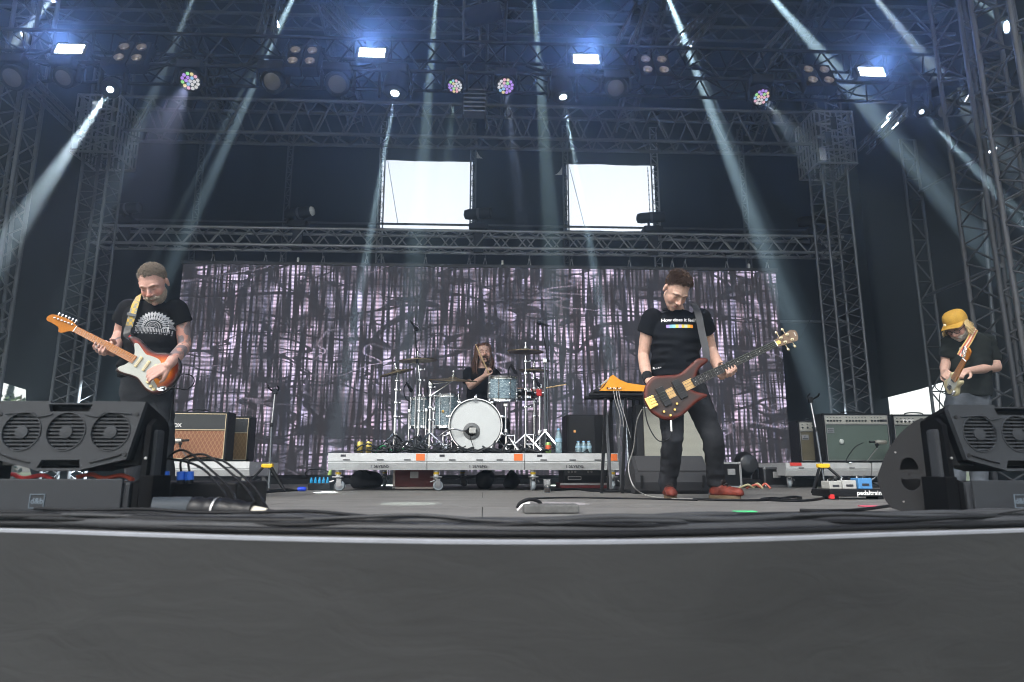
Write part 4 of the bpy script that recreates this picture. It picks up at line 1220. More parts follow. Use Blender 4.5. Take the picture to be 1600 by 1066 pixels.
for k in range(52):
 x = rx[0] + 0.35 + (rx[3] - rx[0] - 1.0) * rndc.random()
 y = YR + 0.08 + 0.5 * rndc.random()
 pts = []
 a = rndc.uniform(0, 6.28)
 hh = 0.05 + 0.13 * rndc.random() ** 2 * (1.6 if x < rx[1] + 0.1 else 0.6)
 for j in range(8):
  a += rndc.uniform(-1.1, 1.1)
  x = min(max(x + 0.11 * math.cos(a), rx[0] + 0.25), rx[3] - 0.3); y = min(max(y + 0.09 * math.sin(a), YR + 0.05), YR + 0.7)
  pts.append((x, y, ZR + 0.007 + hh * abs(math.sin(j * 1.3 + k)) * rndc.random()))
 o = MB().path(catmull(pts, 4), rndc.choice((0.006, 0.008, 0.010)), n=6).build("cable", mat("cable_black", (0.02, 0.022, 0.024), 0.45), None, smooth=60)
 w_ = ("left of the floor toms", "in front of the floor toms", "around the bass drum", "at the stands right of the bass drum")[min(3, int((pts[0][0] - rx[0]) / (rx[3] - rx[0]) * 4))]
 tag(o, "black cable strewn on the drum riser " + w_, "cable", "cables strewn on the riser " + w_)
o = MB().path(catmull([(rx[0] + 0.42, YR + 0.3, ZR + 0.01), (rx[0] + 0.5, YR + 0.25, ZR + 0.08), (rx[0] + 0.6, YR + 0.3, ZR + 0.03), (rx[0] + 0.72, YR + 0.25, ZR + 0.05)], 6), 0.007, n=6).build("cable", mat("cable_green", (0.02, 0.22, 0.08), 0.5), None, smooth=60)
tag(o, "short green cable among the black ones left of the drums", "cable")
def can(px, py0, py1, Y, label, colr, name="drink_can", band=None):
 a, c = P(px, py1, Y), P(px, py0, Y)
 h = c.z - ZR
 r = 0.031
 root = empty(name, (a.x, Y, ZR), label, "can")
 MB().lathe([(0.024, 0.002), (r, 0.012), (r, h - 0.012), (0.026, h - 0.002), (0.025, h), (0.0, h - 0.003)], (a.x, Y, ZR), n=20).build("body", colr, root, smooth=50)
 MB().lathe([(0.0265, h - 0.003), (0.027, h), (0.025, h + 0.001)], (a.x, Y, ZR), n=20, caps=False).build("rim", M_alu, root, smooth=50)
 if band:
  MB().lathe([(r + 0.0006, h * 0.3), (r + 0.0006, h * 0.72)], (a.x, Y, ZR), n=20, caps=False).build("printed_band", band, root, smooth=60)
can(857, 691, 708, YR + 0.12, "green and red drink can on the right of the drum riser", mat("can_green", (0.25, 0.42, 0.12), 0.3, 0.4), band=mat("can_red", (0.7, 0.12, 0.05), 0.3, 0.3))
can(562, 690, 708, YR + 0.15, "yellow can at the left end of the drum riser, outermost", mat("can_yellow", (0.62, 0.48, 0.12), 0.3, 0.5))
can(576, 690, 708, YR + 0.14, "yellow can at the left end of the drum riser, inner one", mat("can_yellow", (0.62, 0.48, 0.12), 0.3, 0.5))
M_pet = mat("clear_blue_plastic", (0.45, 0.66, 0.74), 0.12, 0.0, trans=0.6, spec=0.6)
def bottle(x, y, h, label, group=None, z0=None):
 z0 = ZR if z0 is None else z0
 r = h * 0.14 if h > 0.2 else h * 0.21
 root = empty("water_bottle", (x, y, z0), label, "bottle", group)
 prof = [(r * 0.8, 0.0), (r, 0.01), (r, h * 0.18), (r * 0.93, h * 0.2), (r, h * 0.22), (r, h * 0.4), (r * 0.93, h * 0.42), (r, h * 0.44), (r * 0.98, h * 0.62), (r * 0.7, h * 0.78), (r * 0.36, h * 0.9), (r * 0.36, h * 0.93)]
 MB().lathe(prof, (x, y, z0), n=18).build("body", M_pet, root, smooth=50)
 MB().lathe([(r * 0.42, h * 0.925), (r * 0.44, h * 0.93), (r * 0.44, h * 0.995), (r * 0.3, h)], (x, y, z0), n=14).build("cap", mat("blue_cap", (0.25, 0.5, 0.75), 0.4), root, smooth=40)
 MB().lathe([(r * 1.012, h * 0.46), (r * 1.012, h * 0.6)], (x, y, z0), n=18, caps=False).build("label_band", mat("bottle_label", (0.30, 0.48, 0.6), 0.5), root, smooth=60)
p = P(873, 700, YR + 0.15)
bottle(p.x, YR + 0.15, 0.255, "single tall water bottle on the riser next to the can")
p0 = P(912, 700, YR + 0.2)
for i in range(3):
 for j in range(2):
  bottle(p0.x - 0.055 + 0.055 * i, YR + 0.18 + 0.055 * j, 0.130, "small bottle in the shrink-wrapped pack on the drum riser", "bottles in the shrink-wrapped pack")
a, c = P(886, 708, 7.2), P(958, 648, 7.2)
bx0 = empty("monitor_speaker", ((a.x + c.x) / 2, 7.4, ZR), "black box loudspeaker standing on the right of the drum riser", "loudspeaker")
MB().box(((a.x + c.x) / 2, 7.42, (ZR + c.z) / 2), (c.x - a.x, 0.42, c.z - ZR), bev=0.012).build("cabinet", M_blackp, bx0)
MB().box(((a.x + c.x) / 2 - 0.09, 7.203, (ZR + c.z) / 2), ((c.x - a.x) * 0.55, 0.012, (c.z - ZR) * 0.92), bev=0.004).build("grille", mat("speaker_grille_black", (0.012, 0.012, 0.013), 0.7, bump=0.3, bscale=500), bx0)
kk = P(898, 674, 7.19)
MB().box((kk.x, 7.195, kk.z), (0.022, 0.004, 0.026)).build("badge", mat("orange_badge", (0.7, 0.35, 0.12), 0.4), bx0)
def flight_case(x0, x1, y0, y1, z1, label, body, edge, group=None, z0=0.0):
 root = empty("flight_case", ((x0 + x1) / 2, (y0 + y1) / 2, z0), label, "flight case", group)
 cx, cyy, cz = (x0 + x1) / 2, (y0 + y1) / 2, (z0 + z1) / 2
 w, d, h = x1 - x0, y1 - y0, z1 - z0
 MB().box((cx, cyy, cz), (w - 0.02, d - 0.02, h - 0.02)).build("body", body, root)
 e = 0.025
 for sx in (-1, 1):
  for sy in (-1, 1): MB().box((cx + sx * (w - e) / 2, cyy + sy * (d - e) / 2, cz), (e, e, h), bev=0.003).build("edge_extrusion", edge, root)
 for sz in (-1, 1):
  for sy in (-1, 1): MB().box((cx, cyy + sy * (d - e) / 2, cz + sz * (h - e) / 2), (w - 2 * e, e, e), bev=0.003).build("edge_extrusion", edge, root)
 for sx in (-1, 1):
  for sz in (-1, 1): MB().ball((cx + sx * (w / 2 - 0.016), y0 + 0.016, cz + sz * (h / 2 - 0.016)), 0.022, 10, 7).build("ball_corner", M_steel, root, smooth=60)
 MB().box((cx, y0 - 0.004, cz + h * 0.12), (0.09, 0.012, 0.07), bev=0.004).build("latch", M_steel, root)
 return root
a, c = P(613, 768, 7.35), P(681, 733, 7.35)
flight_case(a.x, c.x, 7.35, 7.75, 0.245, "dark red flight case under the drum riser", mat("maroon_laminate", (0.16, 0.02, 0.02), 0.4, var=0.1), mat("case_edge", (0.42, 0.36, 0.33), 0.4, 0.5))
def soft_bag(px0, px1, py0, Y, label, seed, hscale=1.0):
 a, c = P(px0, 760, Y), P(px1, 760, Y)
 z = P(px0, py0, Y).z
 m = MB().ball(((a.x + c.x) / 2, Y, z * 0.48), ((c.x - a.x) / 2, 0.16, z * 0.52), 24, 16)
 for v in m.v:
  v += Vector((noise.noise(v * 6 + Vector((seed, 0, 0))), noise.noise(v * 6 + Vector((0, seed, 0))), noise.noise(v * 6 + Vector((0, 0, seed))))) * 0.04
  v.z = max(v.z, 0.002)
 root = empty("equipment_bag", ((a.x + c.x) / 2, Y, 0), label, "bag")
 m.build("bag_body", mat("black_nylon", (0.014, 0.015, 0.02), 0.6, var=0.3, bump=0.3, bscale=30), root, smooth=180)
 MB().path(catmull([((a.x * 0.7 + c.x * 0.3), Y - 0.05, z * 0.8), ((a.x + c.x) / 2, Y - 0.1, z * 1.02), ((a.x * 0.3 + c.x * 0.7), Y - 0.05, z * 0.8)], 6), 0.008, n=6).build("handle", M_rubber, root, smooth=60)
soft_bag(545, 596, 736, 7.6, "lumpy dark bag under the left section of the drum riser", 2)
soft_bag(745, 770, 734, 7.5, "small upright black bag under the middle of the drum riser", 5)
soft_bag(785, 812, 736, 7.6, "crumpled black bag under the riser near the right seam", 8)
MB_ = MB
def rack(px0, px1, py0, py1, Y, label):
 a, c = P(px0, py1, Y), P(px1, py0, Y)
 z0, z1 = 0.06, c.z
 root = empty("amplifier_rack", ((a.x + c.x) / 2, Y + 0.2, 0), label, "amplifier rack")
 w = c.x - a.x
 MB().box(((a.x + c.x) / 2, Y + 0.22, (z0 + z1) / 2), (w, 0.42, z1 - z0), bev=0.008).build("case", M_black, root)
 MB().box(((a.x + c.x) / 2, Y + 0.22, 0.045), (w + 0.06, 0.46, 0.055), bev=0.004).build("red_lid", mat("maroon_laminate", (0.16, 0.02, 0.02), 0.4), root)
 MB().box(((a.x + c.x) / 2, Y - 0.012, 0.06), (w + 0.062, 0.02, 0.022)).build("lid_edge", M_steel, root)
 h = (z1 - z0)
 MB().box(((a.x + c.x) / 2, Y + 0.003, z0 + h * 0.70), (w - 0.04, 0.014, h * 0.38)).build("amplifier_panel", mat("amp_panel_grey", (0.07, 0.07, 0.075), 0.4, 0.4), root)
 MB().box(((a.x + c.x) / 2, Y + 0.003, z0 + h * 0.25), (w - 0.04, 0.014, h * 0.38)).build("rack_drawer", M_blackp, root)
 MB().box((a.x + 0.12, Y - 0.008, z0 + h * 0.36), (0.14, 0.006, 0.035)).build("name_plate", M_white, root)
 MB().box((a.x + 0.12, Y - 0.0125, z0 + h * 0.36), (0.13, 0.004, 0.026)).build("plate_inlay", M_ink, root)
 for k in range(5):
  MB().lathe([(0.012, 0), (0.011, 0.014), (0, 0.015)], (a.x + 0.06 + 0.035 * k + (0.1 if k > 2 else 0), Y - 0.003, z0 + h * 0.72), (0, -1, 0), n=10).build("knob", M_steel, root, smooth=40)
rack(880, 950, 730, 768, 7.0, "black amplifier rack on a red case lid under the right of the riser")
p = G(855, 770)
cup = empty("beer_cup", p, "clear plastic cup with amber beer on the floor before the riser", "cup")
MB().lathe([(0.026, 0.0), (0.0265, 0.002), (0.036, 0.118), (0.0375, 0.12), (0.0355, 0.119), (0.0252, 0.004), (0, 0.004)], p, n=22, caps=False).build("cup_wall", mat("clear_plastic", (0.92, 0.94, 0.95), 0.05, trans=0.97), cup, smooth=50)
MB().lathe([(0.0, 0.006), (0.0248, 0.006), (0.0275, 0.040), (0, 0.040)], p, n=22, caps=False).build("beer", mat("beer", (0.55, 0.17, 0.02), 0.15, trans=0.25), cup, smooth=40)
# synthesiser on its stand
YK = 5.95
ks = P(965, 617, YK)
k0, k1 = P(920, 621, YK).x, P(1012, 621, YK).x
kst = empty("keyboard_stand", ((k0 + k1) / 2, YK, 0), "black and grey folding stand under the orange synthesiser", "keyboard stand")
zt = ks.z
for yy in (0.0, 0.26):
 MB().tube((k0, YK + yy, zt), (k1, YK + yy, zt), 0.018, n=12).build("top_tube", M_black, kst, smooth=40)
for yy in (0.02, 0.24):
 MB().box(((k0 + k1) / 2, YK + yy, zt + 0.035), (k1 - k0 - 0.1, 0.05, 0.03), bev=0.006).build("support_bar", M_black, kst)
for (pxt, pxb, yy, mm) in ((946, 940, -0.03, M_black), (978, 972, -0.03, M_black), (945, 955, 0.28, M_alud), (962, 972, 0.28, M_alud), (955, 950, 0.3, M_black), (990, 985, 0.3, M_black)):
 t, b_ = P(pxt, 622, YK + yy), P(pxb, 766, YK + yy)
 MB().box((t + Vector((b_.x, b_.y, 0.0))) / 2, (0.028, 0.02, t.z), Matrix.Rotation(-math.atan2(t.x - b_.x, t.z) * -1, 3, 'Y'), 0.004).build("leg", mm, kst)
MB().tube((P(940, 700, YK).x, YK, 0.02), (P(1000, 700, YK).x, YK, 0.02), 0.014, n=10).build("foot_bar", M_black, kst, smooth=40)
sy = empty("synthesiser", (ks.x, YK + 0.12, zt + 0.05), "orange-sided synthesiser seen from behind on the folding stand", "synthesiser")
M_or = mat("orange_lacquer", (0.72, 0.30, 0.03), 0.35, var=0.08, vscale=10)
def synth_pt(px, py, y): return P(px, py, y)
side = [(936, 611), (944, 604), (953, 589), (957, 586), (968, 594), (980, 599), (1008, 603), (1010, 612)]
for yy in (YK - 0.02, YK + 0.24):
 pts = [P(px, py, YK) for px, py in side]
 n = len(pts)
 m = MB().add([Vector((q.x, yy, q.z)) for q in pts] + [Vector((q.x, yy + 0.025, q.z)) for q in pts], [tuple(range(n)), tuple(range(2 * n - 1, n - 1, -1))] + [(i, (i + 1) % n, n + (i + 1) % n, n + i) for i in range(n)])
 m.build("side_cheek", M_or, sy)
pts = [P(px, py, YK) for px, py in [(938, 611), (946, 603), (956, 589), (958, 590), (970, 597), (1007, 605), (1008, 611)]]
n = len(pts)
MB().add([Vector((q.x, YK + 0.005, q.z)) for q in pts] + [Vector((q.x, YK + 0.24, q.z)) for q in pts], [tuple(range(n)), tuple(range(2 * n - 1, n - 1, -1))] + [(i, (i + 1) % n, n + (i + 1) % n, n + i) for i in range(n)]).build("case", mat("synth_cream", (0.55, 0.50, 0.42), 0.45), sy)
a, c = P(943, 608, YK), P(955, 592, YK)
MB().box(((a + c) / 2 + Vector((-0.02, 0.1, 0.02))), (0.10, 0.22, 0.012), Matrix.Rotation(R(-38), 3, 'Y'), 0.003).build("display_panel", mat("synth_panel_grey", (0.34, 0.36, 0.36), 0.4), sy)
for k in range(9):
 q = P(948 + k * 2.6, 607 + (k % 2), YK)
 MB().box((q.x, YK - 0.028, q.z), (0.008, 0.012, 0.012)).build("key", M_white if k % 3 else M_black, sy)
for k in range(3):
 q = P(958 + k * 4, 611, YK - 0.02)
 MB().path(catmull([(q.x, q.y - 0.02, q.z), (q.x + 0.01, q.y - 0.04, q.z - 0.10), (q.x + 0.05, q.y - 0.03, q.z - 0.25), (q.x + 0.04 + 0.03 * k, q.y, q.z - 0.42)], 6), 0.0035, n=6).build("lead", mat("pale_lead", (0.3, 0.3, 0.3), 0.5), sy, smooth=60)
# bass cabinet and wedge behind the bassist
YC = 6.1
a, c = P(1008, 714, YC), P(1099, 628, YC)
cab = empty("bass_cabinet", ((a.x + c.x) / 2, YC + 0.2, 0), "tall bass loudspeaker cabinet with a woven cream grille behind the bassist", "loudspeaker")
m_grille = bpy.data.materials.new("woven_cream_grille"); m_grille.use_nodes = True
nt = m_grille.node_tree; b = nt.nodes["Principled BSDF"]
t = nt.nodes.new("ShaderNodeTexCoord")
w1 = nt.nodes.new("ShaderNodeTexWave"); w1.bands_direction = 'Z'; w1.inputs['Scale'].default_value = 38; w1.inputs['Distortion'].default_value = 1.0
w2 = nt.nodes.new("ShaderNodeTexWave"); w2.bands_direction = 'X'; w2.inputs['Scale'].default_value = 60; w2.inputs['Distortion'].default_value = 1.0
for w in (w1, w2): nt.links.new(t.outputs['Object'], w.inputs['Vector'])
mm = nt.nodes.new("ShaderNodeMath"); mm.operation = 'MULTIPLY'; nt.links.new(w1.outputs['Fac'], mm.inputs[0]); nt.links.new(w2.outputs['Fac'], mm.inputs[1])
crg = nt.nodes.new("ShaderNodeValToRGB"); crg.color_ramp.elements[0].color = (0.20, 0.20, 0.17, 1); crg.color_ramp.elements[1].color = (0.42, 0.42, 0.36, 1)
nt.links.new(mm.outputs[0], crg.inputs[0]); nt.links.new(crg.outputs[0], b.inputs['Base Color']); b.inputs['Roughness'].default_value = 0.85
xl = P(996, 700, YC).x
w_ = c.x - xl + 0.06
cx_ = (xl + c.x + 0.06) / 2
zc0, zc1 = 0.02, P(1050, 632, YC).z
MB().box((cx_, YC + 0.24, (zc0 + zc1) / 2), (w_, 0.44, zc1 - zc0), bev=0.01).build("cabinet", mat("black_vinyl", (0.016, 0.016, 0.018), 0.55, bump=0.15, bscale=300), cab)
MB().box(((a.x + c.x) / 2, YC + 0.012, (0.10 + zc1) / 2), (c.x - a.x, 0.02, zc1 - 0.16), bev=0.004).build("grille", m_grille, cab)
MB().box(((a.x + c.x) / 2, YC + 0.004, zc1 - 0.03), (c.x - a.x, 0.012, 0.012)).build("piping", M_white, cab)
MB().box((cx_, YC + 0.24, zc1 + 0.06), (w_ * 0.85, 0.3, 0.12), bev=0.01).build("amplifier_head", M_black, cab)
def wedge(name, x0, x1, y0, depth, h, label, handles=True, yaw=0.0, material=None):
 root = empty(name, ((x0 + x1) / 2, y0 + depth / 2, 0), label, "floor monitor")
 prof = [(0.0, 0.10), (0.03, 0.03), (0.07, 0.0), (depth - 0.04, 0.0), (depth, 0.04), (depth * 0.92, h * 0.55), (depth * 0.5, h), (depth * 0.36, h), (0.015, 0.18)]
 n = len(prof)
 mt = material or mat("wedge_grey", (0.03, 0.03, 0.033), 0.6, var=0.15, bump=0.06, bscale=250)
 MB().add([Vector((x0, y0 + q, z)) for q, z in prof] + [Vector((x1, y0 + q, z)) for q, z in prof],
    [tuple(range(n)), tuple(range(2 * n - 1, n - 1, -1))] + [(i, (i + 1) % n, n + (i + 1) % n, n + i) for i in range(n)]).build("cabinet", mt, root)
 sl = Vector((0, depth * 0.36 - 0.015, h - 0.18)).normalized()
 nrm = Vector((0, -sl.z, sl.y))
 cc = Vector(((x0 + x1) / 2, y0 + 0.015 + (depth * 0.36 - 0.015) * 0.5, 0.18 + (h - 0.18) * 0.5)) + nrm * 0.004
 L = math.hypot(depth * 0.36 - 0.015, h - 0.18)
 ang = math.atan2(sl.z, sl.y) - math.pi / 2
 MB().box(cc, ((x1 - x0) - 0.05, 0.01, L - 0.03), Matrix.Rotation(ang, 3, 'X'), 0.003).build("grille", mat("wedge_grille", (0.036, 0.036, 0.039), 0.65, bump=0.2, bscale=420), root)
 if handles:
  for s in (0.08, 0.92):
   MB().box((x0 + (x1 - x0) * s, y0 - 0.0, 0.105), (0.022, 0.02, 0.11), Matrix.Rotation(R(8), 3, 'X'), 0.005).build("skid", M_rubber, root)
 return root
a, c = P(993, 771, 5.75), P(1105, 712, 5.75)
wedge("floor_monitor", a.x, c.x, 5.72, 0.46, c.z, "dark grey floor monitor right behind the bassist's feet")
# small things right of the bassist
a, c = P(1128, 764, 7.6), P(1158, 722, 7.6)
flight_case(a.x, c.x, 7.6, 7.9, c.z, "small black case with silver edges right of the bassist's leg", M_black, M_steel)
p = P(1170, 738, 7.7)
md = empty("moving_lamp", (p.x, 7.7, 0), "round dark lamp head standing on the floor right of the bassist", "stage lamp")
MB().box((p.x, 7.8, 0.05), (0.30, 0.26, 0.09), bev=0.02).build("base", M_blackp, md)
MB().ball((p.x, 7.8, 0.27), (0.125, 0.13, 0.15), 22, 14).build("head", M_blackp, md, smooth=180)
MB().lathe([(0.10, -0.01), (0.104, 0.01), (0.09, 0.02), (0.0, 0.03)], (p.x, 7.68, 0.28), (0, -1, 0.1), n=22, caps=False).build("lens", mat("dark_lens", (0.03, 0.032, 0.036), 0.2), md, smooth=50)
for s in (-1, 1): MB().box((p.x + s * 0.14, 7.8, 0.17), (0.02, 0.07, 0.22), bev=0.006).build("yoke_arm", M_blackp, md)
a, c = P(1195, 762, 7.9), P(1232, 730, 7.9)
flight_case(a.x, c.x, 7.9, 8.3, c.z, "low dark case between the round lamp and the right amplifier riser", M_black, mat("dark_edge", (0.08, 0.08, 0.085), 0.5, 0.3))
o = MB().box((P(1185, 760, 7.95).x, 8.5, 0.05), (3.2, 0.25, 0.10), bev=0.01).build("cable_ramp", mat("dark_rubber_ramp", (0.03, 0.03, 0.032), 0.7, var=0.2), None)
tag(o, "long low black cable ramp in front of the screen, right of the bassist", "cable ramp")
for k, (px, colr, lab) in enumerate(((1172, (0.45, 0.42, 0.25), "pale crumpled cable end on the floor right of the bassist"), (1184, (0.5, 0.12, 0.08), "reddish cable end on the floor right of the bassist"))):
 q = G(px, 765)
 o = MB().path(catmull([q + Vector((-0.1, 0.06, 0.01)), q + Vector((-0.02, 0, 0.05)), q + Vector((0.04, 0.02, 0.02)), q + Vector((0.1, 0.04, 0.06)), q + Vector((0.14, 0.0, 0.01))], 5), 0.012, n=7).build("cable", mat("cable_tone_%d" % k, colr, 0.6), None, smooth=60)
 tag(o, lab, "cable")
# amplifiers
def diamond_cloth(name, c0, c1, c2):
 m = bpy.data.materials.new(name); m.use_nodes = True
 nt = m.node_tree; b = nt.nodes["Principled BSDF"]
 t = nt.nodes.new("ShaderNodeTexCoord")
 outs = []
 for s in (1, -1):
  mp = nt.nodes.new("ShaderNodeMapping"); mp.inputs['Scale'].default_value = (24.0 * s, 1, 13.5)
  nt.links.new(t.outputs['Object'], mp.inputs[0])
  sx = nt.nodes.new("ShaderNodeSeparateXYZ"); nt.links.new(mp.outputs[0], sx.inputs[0])
  ad = nt.nodes.new("ShaderNodeMath"); ad.operation = 'ADD'; nt.links.new(sx.outputs[0], ad.inputs[0]); nt.links.new(sx.outputs[2], ad.inputs[1])
  fr = nt.nodes.new("ShaderNodeMath"); fr.operation = 'FRACT'; nt.links.new(ad.outputs[0], fr.inputs[0])
  lt_ = nt.nodes.new("ShaderNodeMath"); lt_.operation = 'LESS_THAN'; lt_.inputs[1].default_value = 0.13; nt.links.new(fr.outputs[0], lt_.inputs[0])
  outs.append(lt_.outputs[0])
 mx = nt.nodes.new("ShaderNodeMath"); mx.operation = 'MAXIMUM'; nt.links.new(outs[0], mx.inputs[0]); nt.links.new(outs[1], mx.inputs[1])
 nz_ = nt.nodes.new("ShaderNodeTexNoise"); nz_.inputs['Scale'].default_value = 160; nt.links.new(t.outputs['Object'], nz_.inputs['Vector'])
 base = nt.nodes.new("ShaderNodeMix"); base.data_type = 'RGBA'; base.inputs[6].default_value = (*c0, 1); base.inputs[7].default_value = (*c1, 1); nt.links.new(nz_.outputs['Fac'], base.inputs[0])
 mi = nt.nodes.new("ShaderNodeMix"); mi.data_type = 'RGBA'; mi.inputs[7].default_value = (*c2, 1)
 nt.links.new(mx.outputs[0], mi.inputs[0]); nt.links.new(base.outputs[2], mi.inputs[6]); nt.links.new(mi.outputs[2], b.inputs['Base Color'])
 b.inputs['Roughness'].default_value = 0.85
 return m
M_vox = diamond_cloth("brown_diamond_cloth", (0.20, 0.075, 0.035), (0.30, 0.12, 0.055), (0.42, 0.27, 0.17))
M_vox2 = diamond_cloth("tan_diamond_cloth", (0.20, 0.11, 0.035), (0.28, 0.16, 0.055), (0.34, 0.24, 0.12))
M_tolex = mat("black_tolex", (0.006, 0.006, 0.007), 0.5, spec=0.2, var=0.2, vscale=30, bump=0.25, bscale=260)
M_piping = mat("gold_piping", (0.62, 0.52, 0.34), 0.4)
def combo(name, x0, x1, y0, depth, z0, z1, label, cloth, yaw=0.0, top_frac=0.36, text=None, panel=None, knobs=0, piping=None, tagplate=None, handle=True):
 piping = piping or M_piping
 cx = (x0 + x1) / 2
 root = empty(name, (cx, y0 + depth / 2, z0), label, "guitar amplifier")
 T = Matrix.Translation((cx, y0, z0)) @ Matrix.Rotation(yaw, 4, 'Z')
 w, h = x1 - x0, z1 - z0
 def part(m, nm, mt, sm=None): return m.move(T).build(nm, mt, root, smooth=sm)
 t = 0.022
 sh = MB()
 sh.box((0, depth / 2 + 0.012, t / 2 + 0.006), (w, depth, t), bev=0.006).box((0, depth / 2 + 0.012, h - t / 2), (w, depth, t), bev=0.006)
 for s in (-1, 1): sh.box((s * (w - t) / 2, depth / 2 + 0.012, h / 2), (t, depth, h - 2 * t + 0.004), bev=0.006)
 sh.box((0, depth * 0.6, h / 2), (w - 2 * t, 0.02, h - 2 * t))
 part(sh, "cabinet", M_tolex)
 ih = h - 2 * t
 zsplit = t + ih * (1 - top_frac)
 part(MB().box((0, 0.025, (t + zsplit) / 2), (w - 2 * t - 0.012, 0.012, zsplit - t - 0.01), bev=0.003), "grille_cloth", cloth)
 part(MB().box((0, 0.022, (zsplit + h - t) / 2), (w - 2 * t - 0.012, 0.018, h - t - zsplit - 0.01), bev=0.003), "top_panel", panel or mat("amp_top_panel", (0.045, 0.047, 0.047), 0.6, var=0.1))
 for (za, zb_) in ((t + 0.003, t + 0.003), (zsplit, zsplit), (h - t - 0.003, h - t - 0.003)):
  part(MB().box((0, 0.012, za), (w - 2 * t, 0.008, 0.008)), "piping", piping)
 for s in (-1, 1): part(MB().box((s * (w / 2 - t - 0.003), 0.012, h / 2), (0.007, 0.008, ih - 0.012)), "piping", piping)
 if text:
  lettering("maker_name", text, 0.052, T @ Matrix.Translation((-w * 0.5 + 0.19, 0.010, zsplit + 0.045)) @ Matrix.Rotation(R(90), 4, 'X'), M_white, root, bold=0.0025)
 for k in range(knobs):
  xx = -w / 2 + 0.06 + (w - 0.16) * k / max(1, knobs - 1)
  if knobs > 8 and k in (5, 13): continue
  part(MB().lathe([(0.010, 0), (0.012, 0.004), (0.008, 0.018), (0, 0.019)], (xx, 0.012, h - t - (h - t - zsplit) * 0.62), (0, -1, 0), n=10), "knob", M_black, 40)
  part(MB().box((xx, 0.0105, h - t - (h - t - zsplit) * 0.28), (0.016, 0.002, 0.008)), "panel_print", M_ink)
 if knobs:
  part(MB().box((w / 2 - 0.075, 0.0105, h - t - (h - t - zsplit) * 0.6), (0.085, 0.003, 0.026)), "printed_plate", M_ink)
 if tagplate:
  part(MB().box((-w / 2 + 0.085, 0.014, zsplit - 0.075), (0.085, 0.006, 0.062), bev=0.002), "badge", M_alu)
  lettering("badge_lettering", tagplate, 0.024, T @ Matrix.Translation((-w / 2 + 0.085, 0.0095, zsplit - 0.066)) @ Matrix.Rotation(R(90), 4, 'X'), M_ink, root, bold=0.001)
  part(MB().box((-w / 2 + 0.085, 0.0095, zsplit - 0.092), (0.065, 0.002, 0.010)), "badge_print", M_ink)
 if handle:
  part(MB().path(catmull([(-0.11, depth / 2, h), (-0.10, depth / 2, h + 0.022), (0, depth / 2, h + 0.03), (0.10, depth / 2, h + 0.022), (0.11, depth / 2, h)], 5), 0.008, n=8), "handle", M_rubber, 60)
 for sx in (-1, 1):
  for zz in (0.02, h - 0.015): part(MB().ball((sx * (w / 2 - 0.008), 0.022, zz), 0.019, 8, 6), "corner_cap", M_black, 60)
  part(MB().tube((sx * (w / 2 - 0.07), 0.06, 0.0), (sx * (w / 2 - 0.07), 0.06, 0.012), 0.016, n=10), "foot", M_rubber)
 return root, T
YA = 7.2
zA = P(300, 721, YA).z
x1r = P(390, 730, YA - 0.05).x
riser(x1r - 1.05, x1r, YA - 0.05, YA + 0.95, zA, "small rolling riser under the brown-fronted amplifiers", None, seed=21, tape=False, legs=((x1r - 0.10, YA + 0.1), (x1r - 0.12, YA + 0.8), (x1r - 0.95, YA + 0.1)), hub=0.05, prof=0.15)
ax1 = P(353, 680, YA).x
combo("guitar_amplifier", ax1 - 0.72, ax1, YA, 0.27, zA + 0.004, P(330, 643, YA).z, "amplifier with brown diamond grille cloth and dark top panel, nearer of the pair", M_vox, yaw=R(4), text="VOX")
ax2 = P(393, 680, YA + 0.42).x
combo("guitar_amplifier", ax2 - 0.70, ax2 - 0.04, YA + 0.45, 0.25, zA + 0.004, P(380, 650, YA + 0.45).z, "amplifier with tan diamond grille cloth standing behind the brown one", M_vox2, yaw=R(4))
q = P(362, 693, YA + 0.2)
def amp_mic(tip, d, label, standbase):
 d = Vector(d).normalized()
 root = empty("amplifier_microphone", standbase, label, "microphone")
 MB().lathe([(0.0, -0.085), (0.024, -0.08), (0.027, -0.06), (0.027, 0.02), (0.022, 0.03), (0.022, 0.05), (0.012, 0.055)], tip, d, n=14, caps=False).build("body", mat("mic_champagne", (0.45, 0.43, 0.38), 0.35, 0.7), root, smooth=50)
 MB().tube(tip + d * 0.05, tip + d * 0.12, 0.012, n=10).build("connector", M_black, root, smooth=40)
 e = tip + d * 0.035 + Vector((0, 0, -0.07))
 MB().tube(tip + d * 0.035, e, 0.009, n=8).box(tip + d * 0.035 + Vector((0, 0, -0.025)), (0.03, 0.03, 0.035), bev=0.005).build("clip", M_black, root, smooth=40)
 MB().tube(e, standbase, 0.007, n=8).build("stand_tube", M_steel, root, smooth=40)
 MB().lathe([(0.06, 0), (0.06, 0.008), (0.012, 0.016)], standbase, n=20).build("stand_foot", M_black, root, smooth=40)
 return root
tp = P(277, 689, YA - 0.12)
amp_mic(tp, (1, -0.05, 0.05), "champagne microphone in front of the brown amplifier cloth", Vector((P(290, 720, YA - 0.13).x, YA - 0.02, zA)))
YJ = 7.75
zJ = P(1330, 723, YJ).z
xj0, xj1 = P(1290, 690, YJ).x, P(1393, 690, YJ).x
M_jc = mat("green_grey_cloth", (0.085, 0.115, 0.10), 0.85, var=0.12, vscale=4, stretch=(1, 1, 30), bump=0.1, bscale=200)
M_jcp = mat("silver_control_panel", (0.42, 0.42, 0.38), 0.4, 0.4)
rxa = P(1228, 735, YJ - 0.1).x
